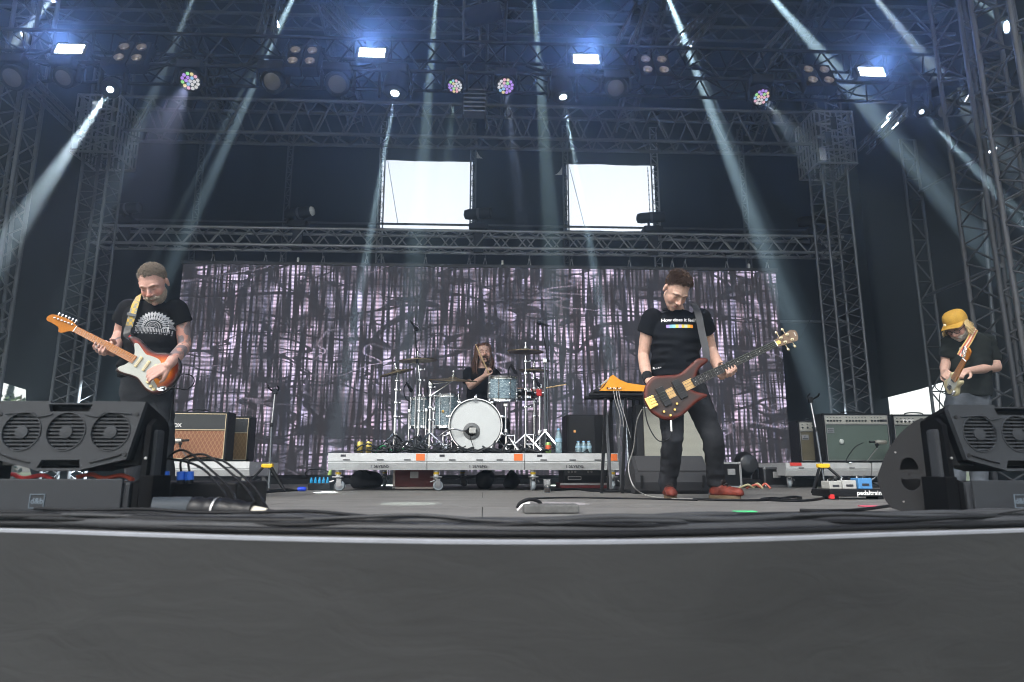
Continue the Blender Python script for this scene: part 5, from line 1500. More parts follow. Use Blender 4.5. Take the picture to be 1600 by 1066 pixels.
riser(rxa, rxa + 1.02, YJ - 0.1, YJ + 0.9, zJ, "left of the two small risers under the right-hand amplifiers", None, "amplifier risers on the right", seed=31, tape=False, legs=((rxa + 0.08, YJ), (rxa + 0.62, YJ), (rxa + 0.2, YJ + 0.7)), hub=0.05, prof=0.15)
MB().box((rxa + 0.12, YJ - 0.106, zJ - 0.02), (0.13, 0.012, 0.035)).build("red_tape", M_red, bpy.data.objects[[o.name for o in COL.objects if o.get("label", "").startswith("left of the two small")][0]])
riser(rxa + 1.03, rxa + 2.05, YJ - 0.1, YJ + 0.9, zJ, "right of the two small risers under the right-hand amplifiers", None, "amplifier risers on the right", seed=32, tape=False, legs=((rxa + 1.5, YJ), (rxa + 1.9, YJ + 0.6)), hub=0.05, prof=0.15)
combo("guitar_amplifier", xj0, xj1, YJ, 0.28, zJ + 0.004, P(1340, 646, YJ).z, "large amplifier with green-grey cloth and silver knob panel, middle of three", M_jc, yaw=R(-2), top_frac=0.20, panel=M_jcp, knobs=18, piping=M_steel, tagplate="Roland")
xk1 = P(1277, 690, YJ + 0.3).x
combo("guitar_amplifier", P(1252, 690, YJ + 0.3).x, P(1318, 690, YJ + 0.3).x, YJ + 0.34, 0.28, zJ + 0.004, P(1260, 656, YJ + 0.3).z, "dark amplifier with brownish cloth, leftmost of the right-hand three", mat("olive_cloth", (0.10, 0.088, 0.055), 0.85, var=0.12), yaw=R(-4), top_frac=0.24, panel=M_jcp, knobs=7, piping=M_steel, tagplate="JC")
combo("guitar_amplifier", P(1402, 690, YJ).x, P(1490, 690, YJ).x, YJ + 0.03, 0.28, zJ + 0.004, P(1420, 647, YJ).z, "amplifier with silver panel half hidden behind the curved monitor", M_jc, yaw=R(-3), top_frac=0.20, panel=M_jcp, knobs=12, piping=M_steel, text="TWIN")
MB().ball((P(1316, 690, YJ).x, YJ + 0.012, P(1316, 690, YJ).z), (0.03, 0.012, 0.03), 14, 8).build("pale_sticker", mat("pale_sticker", (0.45, 0.48, 0.46), 0.6), bpy.data.objects[[o.name for o in COL.objects if o.get("label", "").startswith("large amplifier with green-grey")][0]], smooth=60)
tp = P(1374, 691, YJ - 0.14)
amp_mic(tp, (-1, -0.05, 0.02), "champagne microphone in front of the green-grey amplifier", Vector((P(1360, 722, YJ - 0.14).x, YJ - 0.05, zJ)))
o = MB().path(catmull([P(1349, 692, YJ - 0.15), P(1335, 700, YJ - 0.2), P(1322, 720, YJ - 0.12), P(1330, 724, YJ - 0.12)], 6), 0.005, n=6).build("cable", M_rubber, None, smooth=60)
tag(o, "thin black lead from the microphone at the green-grey amplifier", "cable")
# guitar stands (bare)
def guitar_stand(foot, top, collar, label, lean):
 root = empty("guitar_stand", foot, label, "guitar stand")
 MB().tube(foot + Vector((0, 0, 0.03)), collar.lerp(top, 0.55), 0.011, n=10).build("lower_tube", mat("gunmetal", (0.12, 0.13, 0.14), 0.35, 0.8), root, smooth=40)
 MB().tube(collar.lerp(top, 0.53), top, 0.008, n=10).build("upper_tube", M_steel, root, smooth=40)
 MB().lathe([(0.014, -0.02), (0.016, 0), (0.014, 0.02)], collar.lerp(top, 0.54), (top - collar).normalized(), n=10).build("clutch", M_black, root)
 MB().box(collar, (0.11, 0.05, 0.04), bev=0.01).build("yellow_collar", mat("yellow_plastic", (0.75, 0.47, 0.02), 0.4), root)
 for s, dy in ((-1, -0.16), (1, -0.16), (0.25, 0.3)):
  e = Vector((foot.x + s * 0.20, foot.y + dy, 0.012))
  MB().tube(collar + Vector((s * 0.03, 0, 0)), e, 0.013, 0.011, n=8).ball(e, 0.016, 8, 6).build("leg", M_black, root, smooth=40)
 for s in (-1, 1):
  MB().path([top, top + Vector((s * 0.035, -0.01, 0.012)), top + Vector((s * 0.05, -0.06, 0.03)), top + Vector((s * 0.045, -0.09, 0.05))], 0.009, n=8).build("yoke_fork", M_black, root, smooth=60)
 MB().box(top, (0.045, 0.03, 0.06), bev=0.008).build("yoke_head", M_black, root)
g0 = G(420, 768)
guitar_stand(g0, P(430, 612, g0.y + 0.12), P(418, 728, g0.y), "empty guitar stand with yellow collar by the left amplifiers", 0.1)
g1 = G(1290, 770)
guitar_stand(g1, P(1266, 625, g1.y + 0.12), P(1286, 728, g1.y), "empty guitar stand with yellow collar before the right amplifiers", -0.1)
p = G(497, 766)
sb = empty("stage_box", p, "low black stage box with a row of blue plugs left of the drum riser", "stage box")
MB().box(p + Vector((0.0, 0.12, 0.035)), (0.23, 0.2, 0.07), bev=0.008).build("case", M_black, sb)
M_blue = mat("blue_plug", (0.03, 0.20, 0.62), 0.4)
for k in range(5):
 MB().lathe([(0.017, 0), (0.017, 0.03), (0.011, 0.036), (0.008, 0.06)], p + Vector((-0.085 + 0.042 * k, 0.05, 0.07)), (0, -0.15, 1), n=10).build("plug", mat("cyan_plug", (0.02, 0.32, 0.62), 0.4), sb, smooth=40)
MB().path(catmull([p + Vector((-0.08, 0.04, 0.13)), p + Vector((-0.14, 0.0, 0.16)), p + Vector((-0.1, 0.05, 0.21)), p + Vector((0.05, 0.05, 0.2)), p + Vector((0.12, 0.1, 0.14))], 6), 0.006, n=6).build("lead", M_rubber, sb, smooth=60)
MB().lathe([(0.02, 0), (0.024, 0.03), (0.012, 0.06)], p + Vector((0.09, 0.08, 0.15)), (0.2, 0, 1), n=10).build("green_plug", mat("lime_plug", (0.35, 0.5, 0.12), 0.5), sb, smooth=40)
p = G(470, 768)
o = MB().lathe([(0.016, -0.03), (0.022, -0.02), (0.022, 0.04), (0.014, 0.05)], p + Vector((0, 0, 0.022)), (1, 0.1, 0), n=12).build("cable_plug", mat("deep_blue_plug", (0.02, 0.06, 0.55), 0.35), None, smooth=40)
tag(o, "deep blue cable plug lying on the floor left of the stage box", "plug")
for k, pts in enumerate((((300, 772), (350, 771), (400, 772), (440, 769), (465, 768)), ((392, 766), (420, 768), (450, 766), (462, 768)))):
 o = MB().path(catmull([G(*q) + Vector((0, 0, 0.01)) for q in pts], 5), 0.009, n=7).build("cable", M_rubber, None, smooth=60)
 tag(o, ["black cable running on the floor from the left amplifiers to the blue plug", "short black cable at the feet of the left guitar stand"][k], "cable")
# front-fill loudspeakers on the stage lip
M_fill = mat("speaker_grey", (0.021, 0.023, 0.027), 0.6, spec=0.22, var=0.12, vscale=10, bump=0.05, bscale=260)
M_filld = mat("speaker_recess", (0.003, 0.003, 0.004), 0.7)  # near-black: the shade behind the vent slats is put into the colour
M_fillside = mat("speaker_side_black", (0.0025, 0.0025, 0.003), 0.6, spec=0.05, var=0.2)
def disc_hole_face(w, h, holes, r, n=28):
 pts, edges, faces = [], [], []
 def loop(ps):
  o = len(pts)
  pts.extend(Vector((p[0], p[1])) for p in ps)
  edges.extend((o + i, o + (i + 1) % len(ps)) for i in range(len(ps)))
 loop(w)
 for (hx, hz) in holes:
  loop([(hx + r * math.cos(2 * math.pi * i / n), hz + r * math.sin(2 * math.pi * i / n)) for i in range(n)])
 for extra in h: loop(extra)
 vo, eo, fo, *_ = delaunay_2d_cdt(pts, edges, [], 1, 1e-6)
 keep = []
 for f in fo:
  c = sum((vo[i] for i in f), Vector((0, 0))) / len(f)
  if any((c - Vector(q)).length < r * 0.999 for q in holes): continue
  bad = False
  for extra in h:
   ins = False
   for i in range(len(extra)):
    a, b_ = extra[i], extra[(i + 1) % len(extra)]
    if (a[1] > c.y) != (b_[1] > c.y) and c.x < (b_[0] - a[0]) * (c.y - a[1]) / (b_[1] - a[1]) + a[0]: ins = not ins
   if ins: bad = True
  if not bad: keep.append(tuple(f))
 return vo, keep
def front_fill(cx_px, Yf, label, mirror=1, zs=1.0, yaw=0.0, logo=True):
 base = G(cx_px, 798)
 base.y = Yf
 base.x = P(cx_px, 760, Yf).x
 root = empty("front_speaker", base, label, "loudspeaker")
 T = Matrix.Translation(base) @ Matrix.Rotation(yaw, 4, 'Z')
 s = Yf / FPX / 0.985          # metres per photo pixel there
 def part(m, nm, mt, parent=root, sm=None): return m.move(T).build(nm, mt, parent, smooth=sm)
 zf = lambda py: P(cx_px, py, Yf).z
 part(MB().box((0, 0.14, zf(753) / 2), (214 * s, 0.28, zf(753)), bev=0.012), "lower_cabinet", M_fill)
 fr = part(MB().box((0, -0.006, zf(775)), (196 * s, 0.012, zf(763)-0.004), bev=0.004), "lower_grille", M_fill)
 part(MB().box((0, -0.004, zf(758.5)), (180 * s, 0.010, 0.004)), "grille_groove", M_filld)
 lx = -22 * s * mirror
 if logo:
  for (dx, dz, sx, sz) in ((0, 9.6, 21, 1.0), (0, -9.6, 21, 1.0), (-10.4, 0, 1.0, 20), (10.4, 0, 1.0, 20)):
   part(MB().box((lx + dx * s, -0.0135, zf(783) + dz * s), (sx * s, 0.003, sz * s)), "logo_frame", mat("logo_grey", (0.10, 0.13, 0.16), 0.5), fr)
  lettering("logo_lettering", "d&b", 11.5 * s, T @ Matrix.Translation((lx, -0.0135, zf(783))) @ Matrix.Rotation(R(90), 4, 'X'), mat("logo_grey", (0.10, 0.13, 0.16), 0.5), fr, bold=0.0006)
 tl = Matrix.Rotation(R(-5), 4, 'X')
 U = Matrix.Translation((0, 0.0, zf(738))) @ tl
 H = 106 * s
 def upart(m, nm, mt, parent=root, sm=None): return m.move(T @ U).build(nm, mt, parent, smooth=sm)
 hw = 110 * s
 out = [(-hw + 2 * s, H), (-32 * s, H), (-30 * s, H - 3 * s), (30 * s, H - 3 * s), (32 * s, H), (hw + 2 * s, H - 1 * s), (hw - 14 * s, 19 * s), (34 * s, 4 * s), (30 * s, 2 * s), (-34 * s, 2 * s), (-38 * s, 4 * s), (-hw + 14 * s, 19 * s), (-hw - 2 * s, H - 8 * s)]
 out = list(reversed(out))
 hz = 60 * s
 holes = [(-66 * s, hz), (0, hz), (66 * s, hz)]
 slot_t = [(-29 * s, H - 16 * s), (29 * s, H - 16 * s), (33 * s, H - 5 * s), (-33 * s, H - 5 * s)]
 slot_b = [(-33 * s, 6 * s), (30 * s, 6 * s), (28 * s, 18 * s), (-28 * s, 18 * s)]
 vo, fo = disc_hole_face(out, [slot_t, slot_b], holes, 28 * s)
 th = 0.022
 m = MB()
 n = len(vo)
 m.add([Vector((p.x, 0, p.y)) for p in vo] + [Vector((p.x, th, p.y)) for p in vo], fo + [tuple(i + n for i in reversed(f)) for f in fo])
 from collections import Counter
 cnt = Counter(tuple(sorted((f[i], f[(i + 1) % len(f)]))) for f in fo for i in range(len(f)))
 m.f.extend((a, b_, b_ + n, a + n) for (a, b_), k in cnt.items() if k == 1)
 upart(m, "front_plate", M_fill)
 no = len(out)
 dp = 0.24
 body = MB().add([Vector((p[0] * 0.985, th + 0.002, p[1])) for p in out] + [Vector((p[0] * 0.9, dp, 0.02 + p[1] * 0.8)) for p in out],
     [(i, (i + 1) % no, no + (i + 1) % no, no + i) for i in range(no)] + [tuple(range(2 * no - 1, no - 1, -1))])
 upart(body, "upper_cabinet", M_fillside)
 upart(MB().box((0, 0.075, H * 0.55), (hw * 1.86, 0.02, H * 0.86)), "baffle", M_filld)
 for (hx, hz_) in holes:
  for k in range(10):
   zz = hz_ + (k - 4.5) * 5.5 * s
   half = math.sqrt(max(0, (28 * s) ** 2 - (zz - hz_) ** 2))
   if half > 4 * s: upart(MB().box((hx, 0.013, zz), (2 * half, 0.016, 2.5 * s), bev=0.0), "vent_slat", M_fill)
  upart(MB().lathe([(10 * s, 0), (9.5 * s, 0.004), (0, 0.006)], (hx, 0.003, hz_ - 1 * s), (0, -1, 0), n=20), "vent_hub", M_fill, sm=40)
  upart(MB().lathe([(28 * s, 0.0), (29.6 * s, 0.0), (29.6 * s, 0.004), (28 * s, 0.004)], (hx, 0.0, hz_), (0, -1, 0), n=32, caps=False), "vent_rim", M_fill, sm=40)
  upart(MB().box((hx, 0.02, hz_), (2.6 * s, 0.008, 54 * s)), "vent_rib", M_filld)
 for sx in (-1, 1):
  for zz in (H - 20 * s, 26 * s):
   upart(MB().lathe([(3.2 * s, 0), (3.0 * s, 0.003), (0, 0.003)], (sx * (hw - (8 * s if zz > H / 2 else 17 * s)), 0.0, zz), (0, -1, 0), n=12), "bolt_head", M_filld, sm=40)
  rp = catmull([(sx * (hw - 16 * s), -0.003, H - 20 * s), (sx * 56 * s, -0.003, H - 18 * s), (sx * 46 * s, -0.003, H - 24 * s), (sx * 34 * s, -0.003, H - 23 * s), (sx * 24 * s, -0.003, H - 20 * s)], 5)
  upart(MB().path(rp, 1.1 * s, n=6), "ridge", M_fill, sm=60)
  rp = catmull([(sx * (hw - 22 * s), -0.003, 26 * s), (sx * 70 * s, -0.003, 20 * s), (sx * 44 * s, -0.003, 14 * s)], 5)
  upart(MB().path(rp, 1.2 * s, n=6), "ridge", M_filld, sm=60)
 for sx in (-1, 1):
  xx = sx * (hw + 10 * s)
  out2 = [(-0.02, 0.0), (0.22, 0.0), (0.22, 0.06), (0.17, 0.09), (0.17, zf(668)), (0.15, zf(655)), (0.07, zf(652)), (0.03, zf(664)), (0.02, zf(748)), (-0.02, zf(754))]
  m = MB().add([Vector((xx - 4 * s, p[0], p[1])) for p in out2] + [Vector((xx + 4 * s, p[0], p[1])) for p in out2],
      [tuple(range(len(out2))), tuple(range(2 * len(out2) - 1, len(out2) - 1, -1))] + [(i, (i + 1) % len(out2), len(out2) + (i + 1) % len(out2), len(out2) + i) for i in range(len(out2))])
  bk = part(m, "bracket", M_fillside)
  part(MB().box((xx + sx * 5 * s, 0.08, (zf(670) + zf(752)) / 2), (10 * s, 0.06, zf(670) - zf(752)), bev=0.012), "bracket_arm", M_fill, bk)
  for zz in (zf(716), zf(770)):
   part(MB().lathe([(2.2 * s, 0), (2.0 * s, 0.004), (0, 0.005)], (xx + 2 * s, -0.02 if zz < 0.1 else 0.02, zz), (0, -1, 0), n=8), "bolt", M_steel, bk, 40)
  part(MB().box((xx + sx * 14 * s, 0.05, zf(775)), (20 * s, 0.14, zf(752) * 0.98), bev=0.006), "bracket_foot", M_fillside, bk)
 return root
front_fill(88, 2.68, "front loudspeaker at the left border with three round slatted vents", 1, yaw=R(-2))
front_fill(1608, 2.66, "front loudspeaker at the right border with round slatted vents", 1, yaw=R(3))
Yw = 2.82
out = [(1448, 797), (1400, 796), (1388, 788), (1376, 768), (1371, 748), (1374, 735), (1386, 706), (1404, 680), (1424, 662), (1436, 655), (1444, 655), (1449, 672)]
wc = P(1415, 740, Yw + 0.02)
wn_dir = Vector((wc.x, wc.y, 0)).normalized()            # the side panel looks straight down this line
wt_dir = Vector((wn_dir.y, -wn_dir.x, 0))
def on_panel(px, py, d=0.0):
 rd = ray(px, py)
 t = (wc - CAM_P).dot(wn_dir) / rd.dot(wn_dir)
 q = CAM_P + rd * t
 return ((q - wc).dot(wt_dir), max(q.z, 0.003))
def W3(p, d):
 q = wc + wt_dir * p[0] + wn_dir * d
 return Vector((q.x, q.y, p[1]))
wd = empty("floor_monitor", (wc.x, wc.y + 0.2, 0), "curved dark monitor with two half-moon handle holes, seen from its side", "floor monitor")
M_wedge2 = mat("wedge_textured", (0.014, 0.014, 0.015), 0.7, spec=0.15, var=0.12, vscale=20, bump=0.12, bscale=300)
def halfmoon(cx, cy, w, h, up):
 res = []
 for i in range(13):
  a = math.pi * i / 12
  res.append((cx + w * math.cos(a), cy + (h * math.sin(a) if up else -h * math.sin(a))))
 return res if up else list(reversed(res))
s_ = on_panel(1420, 740)[0] - on_panel(1419, 740)[0]
h1 = on_panel(1421, 734); h2 = on_panel(1423, 749)
hm1, hm2 = halfmoon(h1[0], h1[1], 14.5 * s_, 22 * s_, True), halfmoon(h2[0], h2[1], 15 * s_, 20 * s_, False)
ol = catmull([(*on_panel(px, py), 0) for px, py in out], 3, closed=True)
ol = [(p.x, max(p.y, 0.003)) for p in ol]
vo, fo = disc_hole_face(list(reversed(ol)), [hm1, hm2], [], 0.001)
m = MB(); n = len(vo)
m.add([W3(p, 0) for p in vo] + [W3(p, 0.018) for p in vo], fo + [tuple(i + n for i in reversed(f)) for f in fo])
from collections import Counter
cnt = Counter(tuple(sorted((f[i], f[(i + 1) % len(f)]))) for f in fo for i in range(len(f)))
m.f.extend((a, b_, b_ + n, a + n) for (a, b_), k in cnt.items() if k == 1)
m.build("side_panel", M_wedge2, wd)
no = len(ol)
MB().add([W3(p, 0.0185) for p in ol] + [W3((p[0] * 0.94, p[1] * 0.94 + 0.003), 0.46) for p in ol],
   [(i, (i + 1) % no, no + (i + 1) % no, no + i) for i in range(no)] + [tuple(range(2 * no - 1, no - 1, -1))]).build("cabinet", M_wedge2, wd, smooth=35)
MB().add([W3((h1[0] - 17 * s_, h2[1] - 30 * s_), 0.09), W3((h1[0] + 17 * s_, h2[1] - 30 * s_), 0.09), W3((h1[0] + 17 * s_, h1[1] + 30 * s_), 0.09), W3((h1[0] - 17 * s_, h1[1] + 30 * s_), 0.09)], [(0, 1, 2, 3)]).build("handle_recess", M_filld, wd)
for k, (px, py) in enumerate(((1399, 707), (1412, 784), (1421, 741))):
 q = W3(on_panel(px, py), -0.001)
 MB().lathe([(0.004, 0), (0.003, 0.002), (0, 0.002)], q, -wn_dir, n=8).build("screw", M_steel if k < 2 else M_filld, wd)
# cables along the lip
def lip_cable(pts, r, label, material=None, group=None, n=9, k=8, wob=0.0, seed=0):
 ps = catmull([Vector(p) for p in pts], k)
 rr = random.Random(seed)
 ps = [p + Vector((0, wob * noise.noise(Vector((p.x * 1.3, seed * 3.7, 0))), 0)) for p in ps]
 o = MB().path(ps, r, n=n).build("cable", material or M_cab, None, smooth=60)
 tag(o, label, "cable", group)
 return o
M_cab = mat("cable_grey_black", (0.030, 0.031, 0.034), 0.5, spec=0.2, var=0.35, vscale=7, stretch=(0.25, 1, 1))
M_cab2 = mat("cable_dark", (0.006, 0.006, 0.007), 0.5, spec=0.15, var=0.3, vscale=9)
labs = ["front-most thin black cable lying against the pale edge strip", "thick grey-black cable, second back from the stage edge", "black cable crossing over the thick ones near the middle of the lip",
  "thick black cable in the middle of the lip bundle", "thinner black cable riding on top of the lip bundle", "rear thick cable of the bundle along the stage lip", "thin rear cable on the floor side of the lip bundle", "dark cable farthest back in the bundle along the lip"]
offs = [0.030, 0.068, 0.10, 0.125, 0.160, 0.195, 0.245, 0.285]
rad = [0.011, 0.019, 0.014, 0.022, 0.012, 0.021, 0.013, 0.012]
for i in range(8):
 pts = []
 for j in range(19):
  x = -3.2 + 6.4 * j / 18
  y = lip_y(x) + offs[i] + 0.048 * noise.noise(Vector((x * 1.2, i * 5.1, 1)))
  z = rad[i] + (0.016 if i in (4,) else 0) + 0.004 * (1 + noise.noise(Vector((x * 1.7, i * 3.3, 7))))
  if i == 2: y += 0.07 * math.sin(x * 1.1 + 0.6); z += 0.022
  pts.append((x, y, z))
 lip_cable(pts, rad[i], labs[i], M_cab if i in (1, 3, 5) else M_cab2)
for i, (o_, zz, r_, lab) in enumerate(((0.060, 0.046, 0.008, "upper black cable winding along the front of the lip bundle"), (0.110, 0.060, 0.011, "thick upper cable lying across the top of the lip bundle"), (0.165, 0.056, 0.007, "thin upper cable snaking over the middle of the lip bundle"), (0.215, 0.050, 0.011, "thick upper cable at the back of the lip bundle"), (0.27, 0.034, 0.008, "thin winding cable along the rear of the lip bundle"), (0.085, 0.066, 0.006, "thinnest black lead curling over the front half of the lip bundle"), (0.19, 0.070, 0.006, "thinnest black lead curling over the rear half of the lip bundle"), (0.31, 0.02, 0.007, "thin black lead straying onto the floor behind the lip bundle"))):
 pts = []
 for j in range(33):
  x = -3.2 + 6.4 * j / 32
  nn_ = noise.noise(Vector((x * (1.6 + 0.25 * (i % 4)) + i * 7, 2.0, 0)))
  pts.append((x, lip_y(x) + o_ + 0.09 * nn_, max(r_, zz * (0.75 + 0.5 * noise.noise(Vector((x * 2.1, i * 4.4, 3)))))))
 lip_cable(pts, r_, lab, M_cab if i % 2 else M_cab2, k=5)
def tape(px0, px1, py, label, mt):
 a, c = G(px0, py), G(px1, py)
 rows = []
 for k in range(13):
  t = k / 12
  y = lip_y((a.x + c.x) / 2) + 0.055 + 0.17 * t
  z = 0.004 + 0.040 * math.sin(math.pi * min(1, max(0, t))) ** 0.55 + 0.003 * noise.noise(Vector((t * 9, a.x, 0)))
  rows.append([Vector((a.x + (c.x - a.x) * u / 5 + 0.004 * noise.noise(Vector((t * 4, u, a.x))), y, z)) for u in range(6)])
 o = MB().sheet(rows).build("tape_patch", mt, None, smooth=60)
 tag(o, label, "tape")
M_gaff = mat("grey_gaffer", (0.16, 0.165, 0.175), 0.6, var=0.12, vscale=25)
tape(935, 976, 818, "grey tape patch holding the cables right of the middle", M_gaff)
tape(1399, 1432, 812, "grey tape patch holding the cables below the curved monitor", M_gaff)
tape(350, 402, 815, "grey tape patch holding the cables on the left of the lip", mat("dull_gaffer", (0.11, 0.11, 0.115), 0.6, var=0.12, vscale=25))
for (px0, px1, py, lab) in ((362, 416, 828, "cream heat-shrink sleeve on the cable at the left of the edge"), (858, 902, 838.5, "short pale label lying on the edge strip")):
 a, c = G(px0, py), G(px1, py)
 o = MB().tube(a + Vector((0, 0, 0.014)), c + Vector((0, 0, 0.014)), 0.0125, n=12).build("cable_sleeve", mat("cream_sleeve", (0.52, 0.48, 0.40), 0.55), None, smooth=40)
 tag(o, lab, "cable sleeve")
q = G(862, 803)
jb = empty("cable_box", q, "low weathered box with a looped cable among the lip cables", "junction box")
MB().box(q + Vector((0.0, 0.06, 0.022)), (0.26, 0.14, 0.040), bev=0.008).build("case", mat("worn_grey_box", (0.09, 0.09, 0.088), 0.75, var=0.45, vscale=22), jb)
q2 = G(829, 802)
MB().path(catmull([q2 + Vector((-0.06, 0.05, 0.02)), q2 + Vector((-0.045, 0.05, 0.045)), q2 + Vector((0, 0.05, 0.062)), q2 + Vector((0.045, 0.05, 0.050)), q2 + Vector((0.065, 0.05, 0.02))], 6), 0.009, n=9).build("loop", M_cab2, jb, smooth=60)
MB().path(catmull([q2 + Vector((-0.06, 0.045, 0.01)), q2 + Vector((-0.035, 0.045, 0.035)), q2 + Vector((0.0, 0.045, 0.045))], 5), 0.006, n=8).build("pale_clip", M_white, jb, smooth=60)
for (px0, px1, py, colr, lab) in ((1148, 1180, 800.5, (0.08, 0.55, 0.22), "green tape mark on the floor before the bassist"), (1345, 1372, 792, (0.65, 0.10, 0.16), "pink tape mark on the floor by the curved monitor")):
 a, c = G(px0, py), G(px1, py)
 o = MB().box(((a.x + c.x) / 2, a.y, 0.004), (c.x - a.x, 0.06, 0.004)).build("tape_mark", mat("mark_" + lab[:4], colr, 0.6), None)
 tag(o, lab, "tape mark")
c0 = P(240, 778, 2.62); c1 = P(300, 778, 2.66); c2 = P(398, 785, 2.6)
for v in (c0, c1, c2): v.z = max(v.z, 0.05)
mc = empty("multicore_connector", (c1.x, c1.y, 0), "fat black multicore connector wrapped in tape by the left speaker", "connector")
c0.z = c1.z = 0.052; c2.z = 0.045
MB().tube(c0, c1, 0.049, n=22).build("grey_sleeve", mat("connector_grey", (0.035, 0.042, 0.050), 0.4, var=0.1), mc, smooth=40)
prof = []
L = (c2 - c1).length
for k in range(15):
 t = k / 14
 prof.append(((0.050 if k % 3 else 0.044) - 0.012 * max(0, t - 0.55) / 0.45, L * t))
MB().lathe(prof, c1, (c2 - c1).normalized(), n=22).build("black_shell", mat("glossy_black", (0.006, 0.006, 0.007), 0.4, spec=0.2, var=0.2, vscale=30), mc, smooth=40)
MB().lathe([(0.051, 0), (0.052, 0.004), (0.051, 0.008)], c1.lerp(c2, 0.42), (c2 - c1).normalized(), n=22, caps=False).build("clamp_ring", M_steel, mc, smooth=40)
e = c2
MB().path(catmull([e, e + Vector((0.10, -0.02, -0.012)), e + Vector((0.25, -0.10, -0.02)), e + Vector((0.45, -0.2, -0.022)), e + Vector((0.75, -0.24, -0.022))], 6), 0.020, n=10).build("cable_tail", M_cab, mc, smooth=60)
MB().tube(e + Vector((-0.01, 0, 0)), e + Vector((0.05, -0.008, -0.006)), 0.026, 0.021, n=14).build("strain_relief", mat("cream_sleeve", (0.52, 0.48, 0.40), 0.55), mc, smooth=40)
for k, (px, lab) in enumerate(((246, "blue speaker plug close behind the left front speaker, outer left"), (258, "blue speaker plug behind the left front speaker, second one"), (283, "blue speaker plug standing behind the left speaker, third one"), (296, "blue speaker plug standing behind the left speaker, rightmost"))):
 b0 = P(px, 756, 2.95)
 tp_ = P(px, 737, 2.95)
 r_ = 0.018
 root = empty("speaker_plug", b0, lab, "plug", "blue speaker plugs behind the left front speaker")
 MB().tube(b0, b0.lerp(tp_, 0.3), r_ * 0.9, n=14).build("tip", M_black, root, smooth=40)
 MB().tube(b0.lerp(tp_, 0.3), tp_, r_, n=14).build("collar", mat("speakon_blue", (0.02, 0.13, 0.62), 0.35), root, smooth=40)
 up = tp_ + Vector((0, 0, 0.0))
 MB().path(catmull([up, up + Vector((0.0, 0, 0.05)), up + Vector((0.05 + 0.02 * k, -0.01, 0.055 + 0.018 * ((k * 2) % 3))), up + Vector((0.20, -0.06, 0.02)), up + Vector((0.34, -0.16, -0.07)), (up.x + 0.50, up.y - 0.38, 0.03), (up.x + 0.8, up.y - 0.62, 0.02)], 6), 0.005, n=8).build("lead", M_cab2, root, smooth=60)
b0 = P(268, 770, 3.1)
o = MB().box((b0.x - 0.05, 3.2, 0.075), (0.75, 0.42, 0.15), bev=0.01).build("amplifier_case", M_black, None)
tag(o, "low black amplifier case on the floor behind the blue plugs", "case")
for (px, colr, lab) in ((25, (0.6, 0.04, 0.04), "red cable loop between the two boxes of the left speaker"), (150, (0.55, 0.1, 0.06), "orange-red cable behind the left front speaker")):
 q = P(px, 746, 2.85)
 o = MB().path(catmull([q + Vector((-0.08, 0, 0)), q + Vector((-0.03, 0.02, 0.012)), q + Vector((0.03, 0, -0.004)), q + Vector((0.09, 0.02, 0.008)), q + Vector((0.15, 0, -0.01))], 5), 0.009, n=7).build("cable", mat("red_cable_" + str(px), colr, 0.5), None, smooth=60)
 tag(o, lab, "cable")
q = P(90, 748, 2.95)
o = MB().box((q.x, 3.0, q.z / 2 - 0.008), (0.95, 0.2, q.z - 0.02), bev=0.01).build("cable_case", M_black, None)
tag(o, "low black case carrying red cables behind the left front speaker", "case")
q = G(1345, 781)
pb = empty("pedalboard", q, "black pedalboard with white lettering beside the curved monitor", "pedalboard")
MB().box(q + Vector((0.0, 0.14, 0.045)), (0.42, 0.26, 0.05), bev=0.006).build("frame", M_black, pb)
for s in (-1, 1): MB().box(q + Vector((s * 0.16, 0.1, 0.011)), (0.04, 0.15, 0.020)).build("foot", M_rubber, pb)
lettering("name_lettering", "pedaltrain", 0.044, Matrix.Translation(q + Vector((0.07, 0.008, 0.045))) @ Matrix.Rotation(R(90), 4, 'X'), M_white, pb, bold=0.001)
MB().box(q + Vector((-0.195, 0.02, 0.02)), (0.03, 0.03, 0.03), bev=0.004).build("red_cap", mat("red_plastic", (0.6, 0.03, 0.03), 0.4), pb)
for k, (dx, w, h, colr, lab) in enumerate(((-0.13, 0.09, 0.055, (0.34, 0.34, 0.32), "white effects pedal, leftmost on the pedalboard"), (-0.03, 0.10, 0.06, (0.38, 0.38, 0.37), "white effects pedal in the middle of the pedalboard"), (0.085, 0.10, 0.075, (0.07, 0.22, 0.45), "light blue effects pedal on the pedalboard"))):
 pr = empty("effects_pedal", q + Vector((dx, 0.13, 0.071)), lab, "effects pedal")
 MB().box(q + Vector((dx, 0.13, 0.071 + h / 2)), (w, 0.12, h), bev=0.006).build("housing", mat("pedal_%d" % k, colr, 0.4, var=0.05), pr)
 for s in (-1, 1): MB().lathe([(0.009, 0), (0.009, 0.014), (0.006, 0.018)], q + Vector((dx + s * 0.022, 0.11, 0.071 + h)), (0, 0, 1), n=10).build("knob", M_black, pr, smooth=40)
 MB().lathe([(0.011, 0), (0.010, 0.012)], q + Vector((dx, 0.165, 0.071 + h)), (0, 0, 1), n=12).build("foot_switch", M_chrome, pr, smooth=40)
 MB().box(q + Vector((dx, 0.0685, 0.071 + h * 0.4)), (w * 0.5, 0.003, 0.015)).build("printed_strip", M_ink, pr)
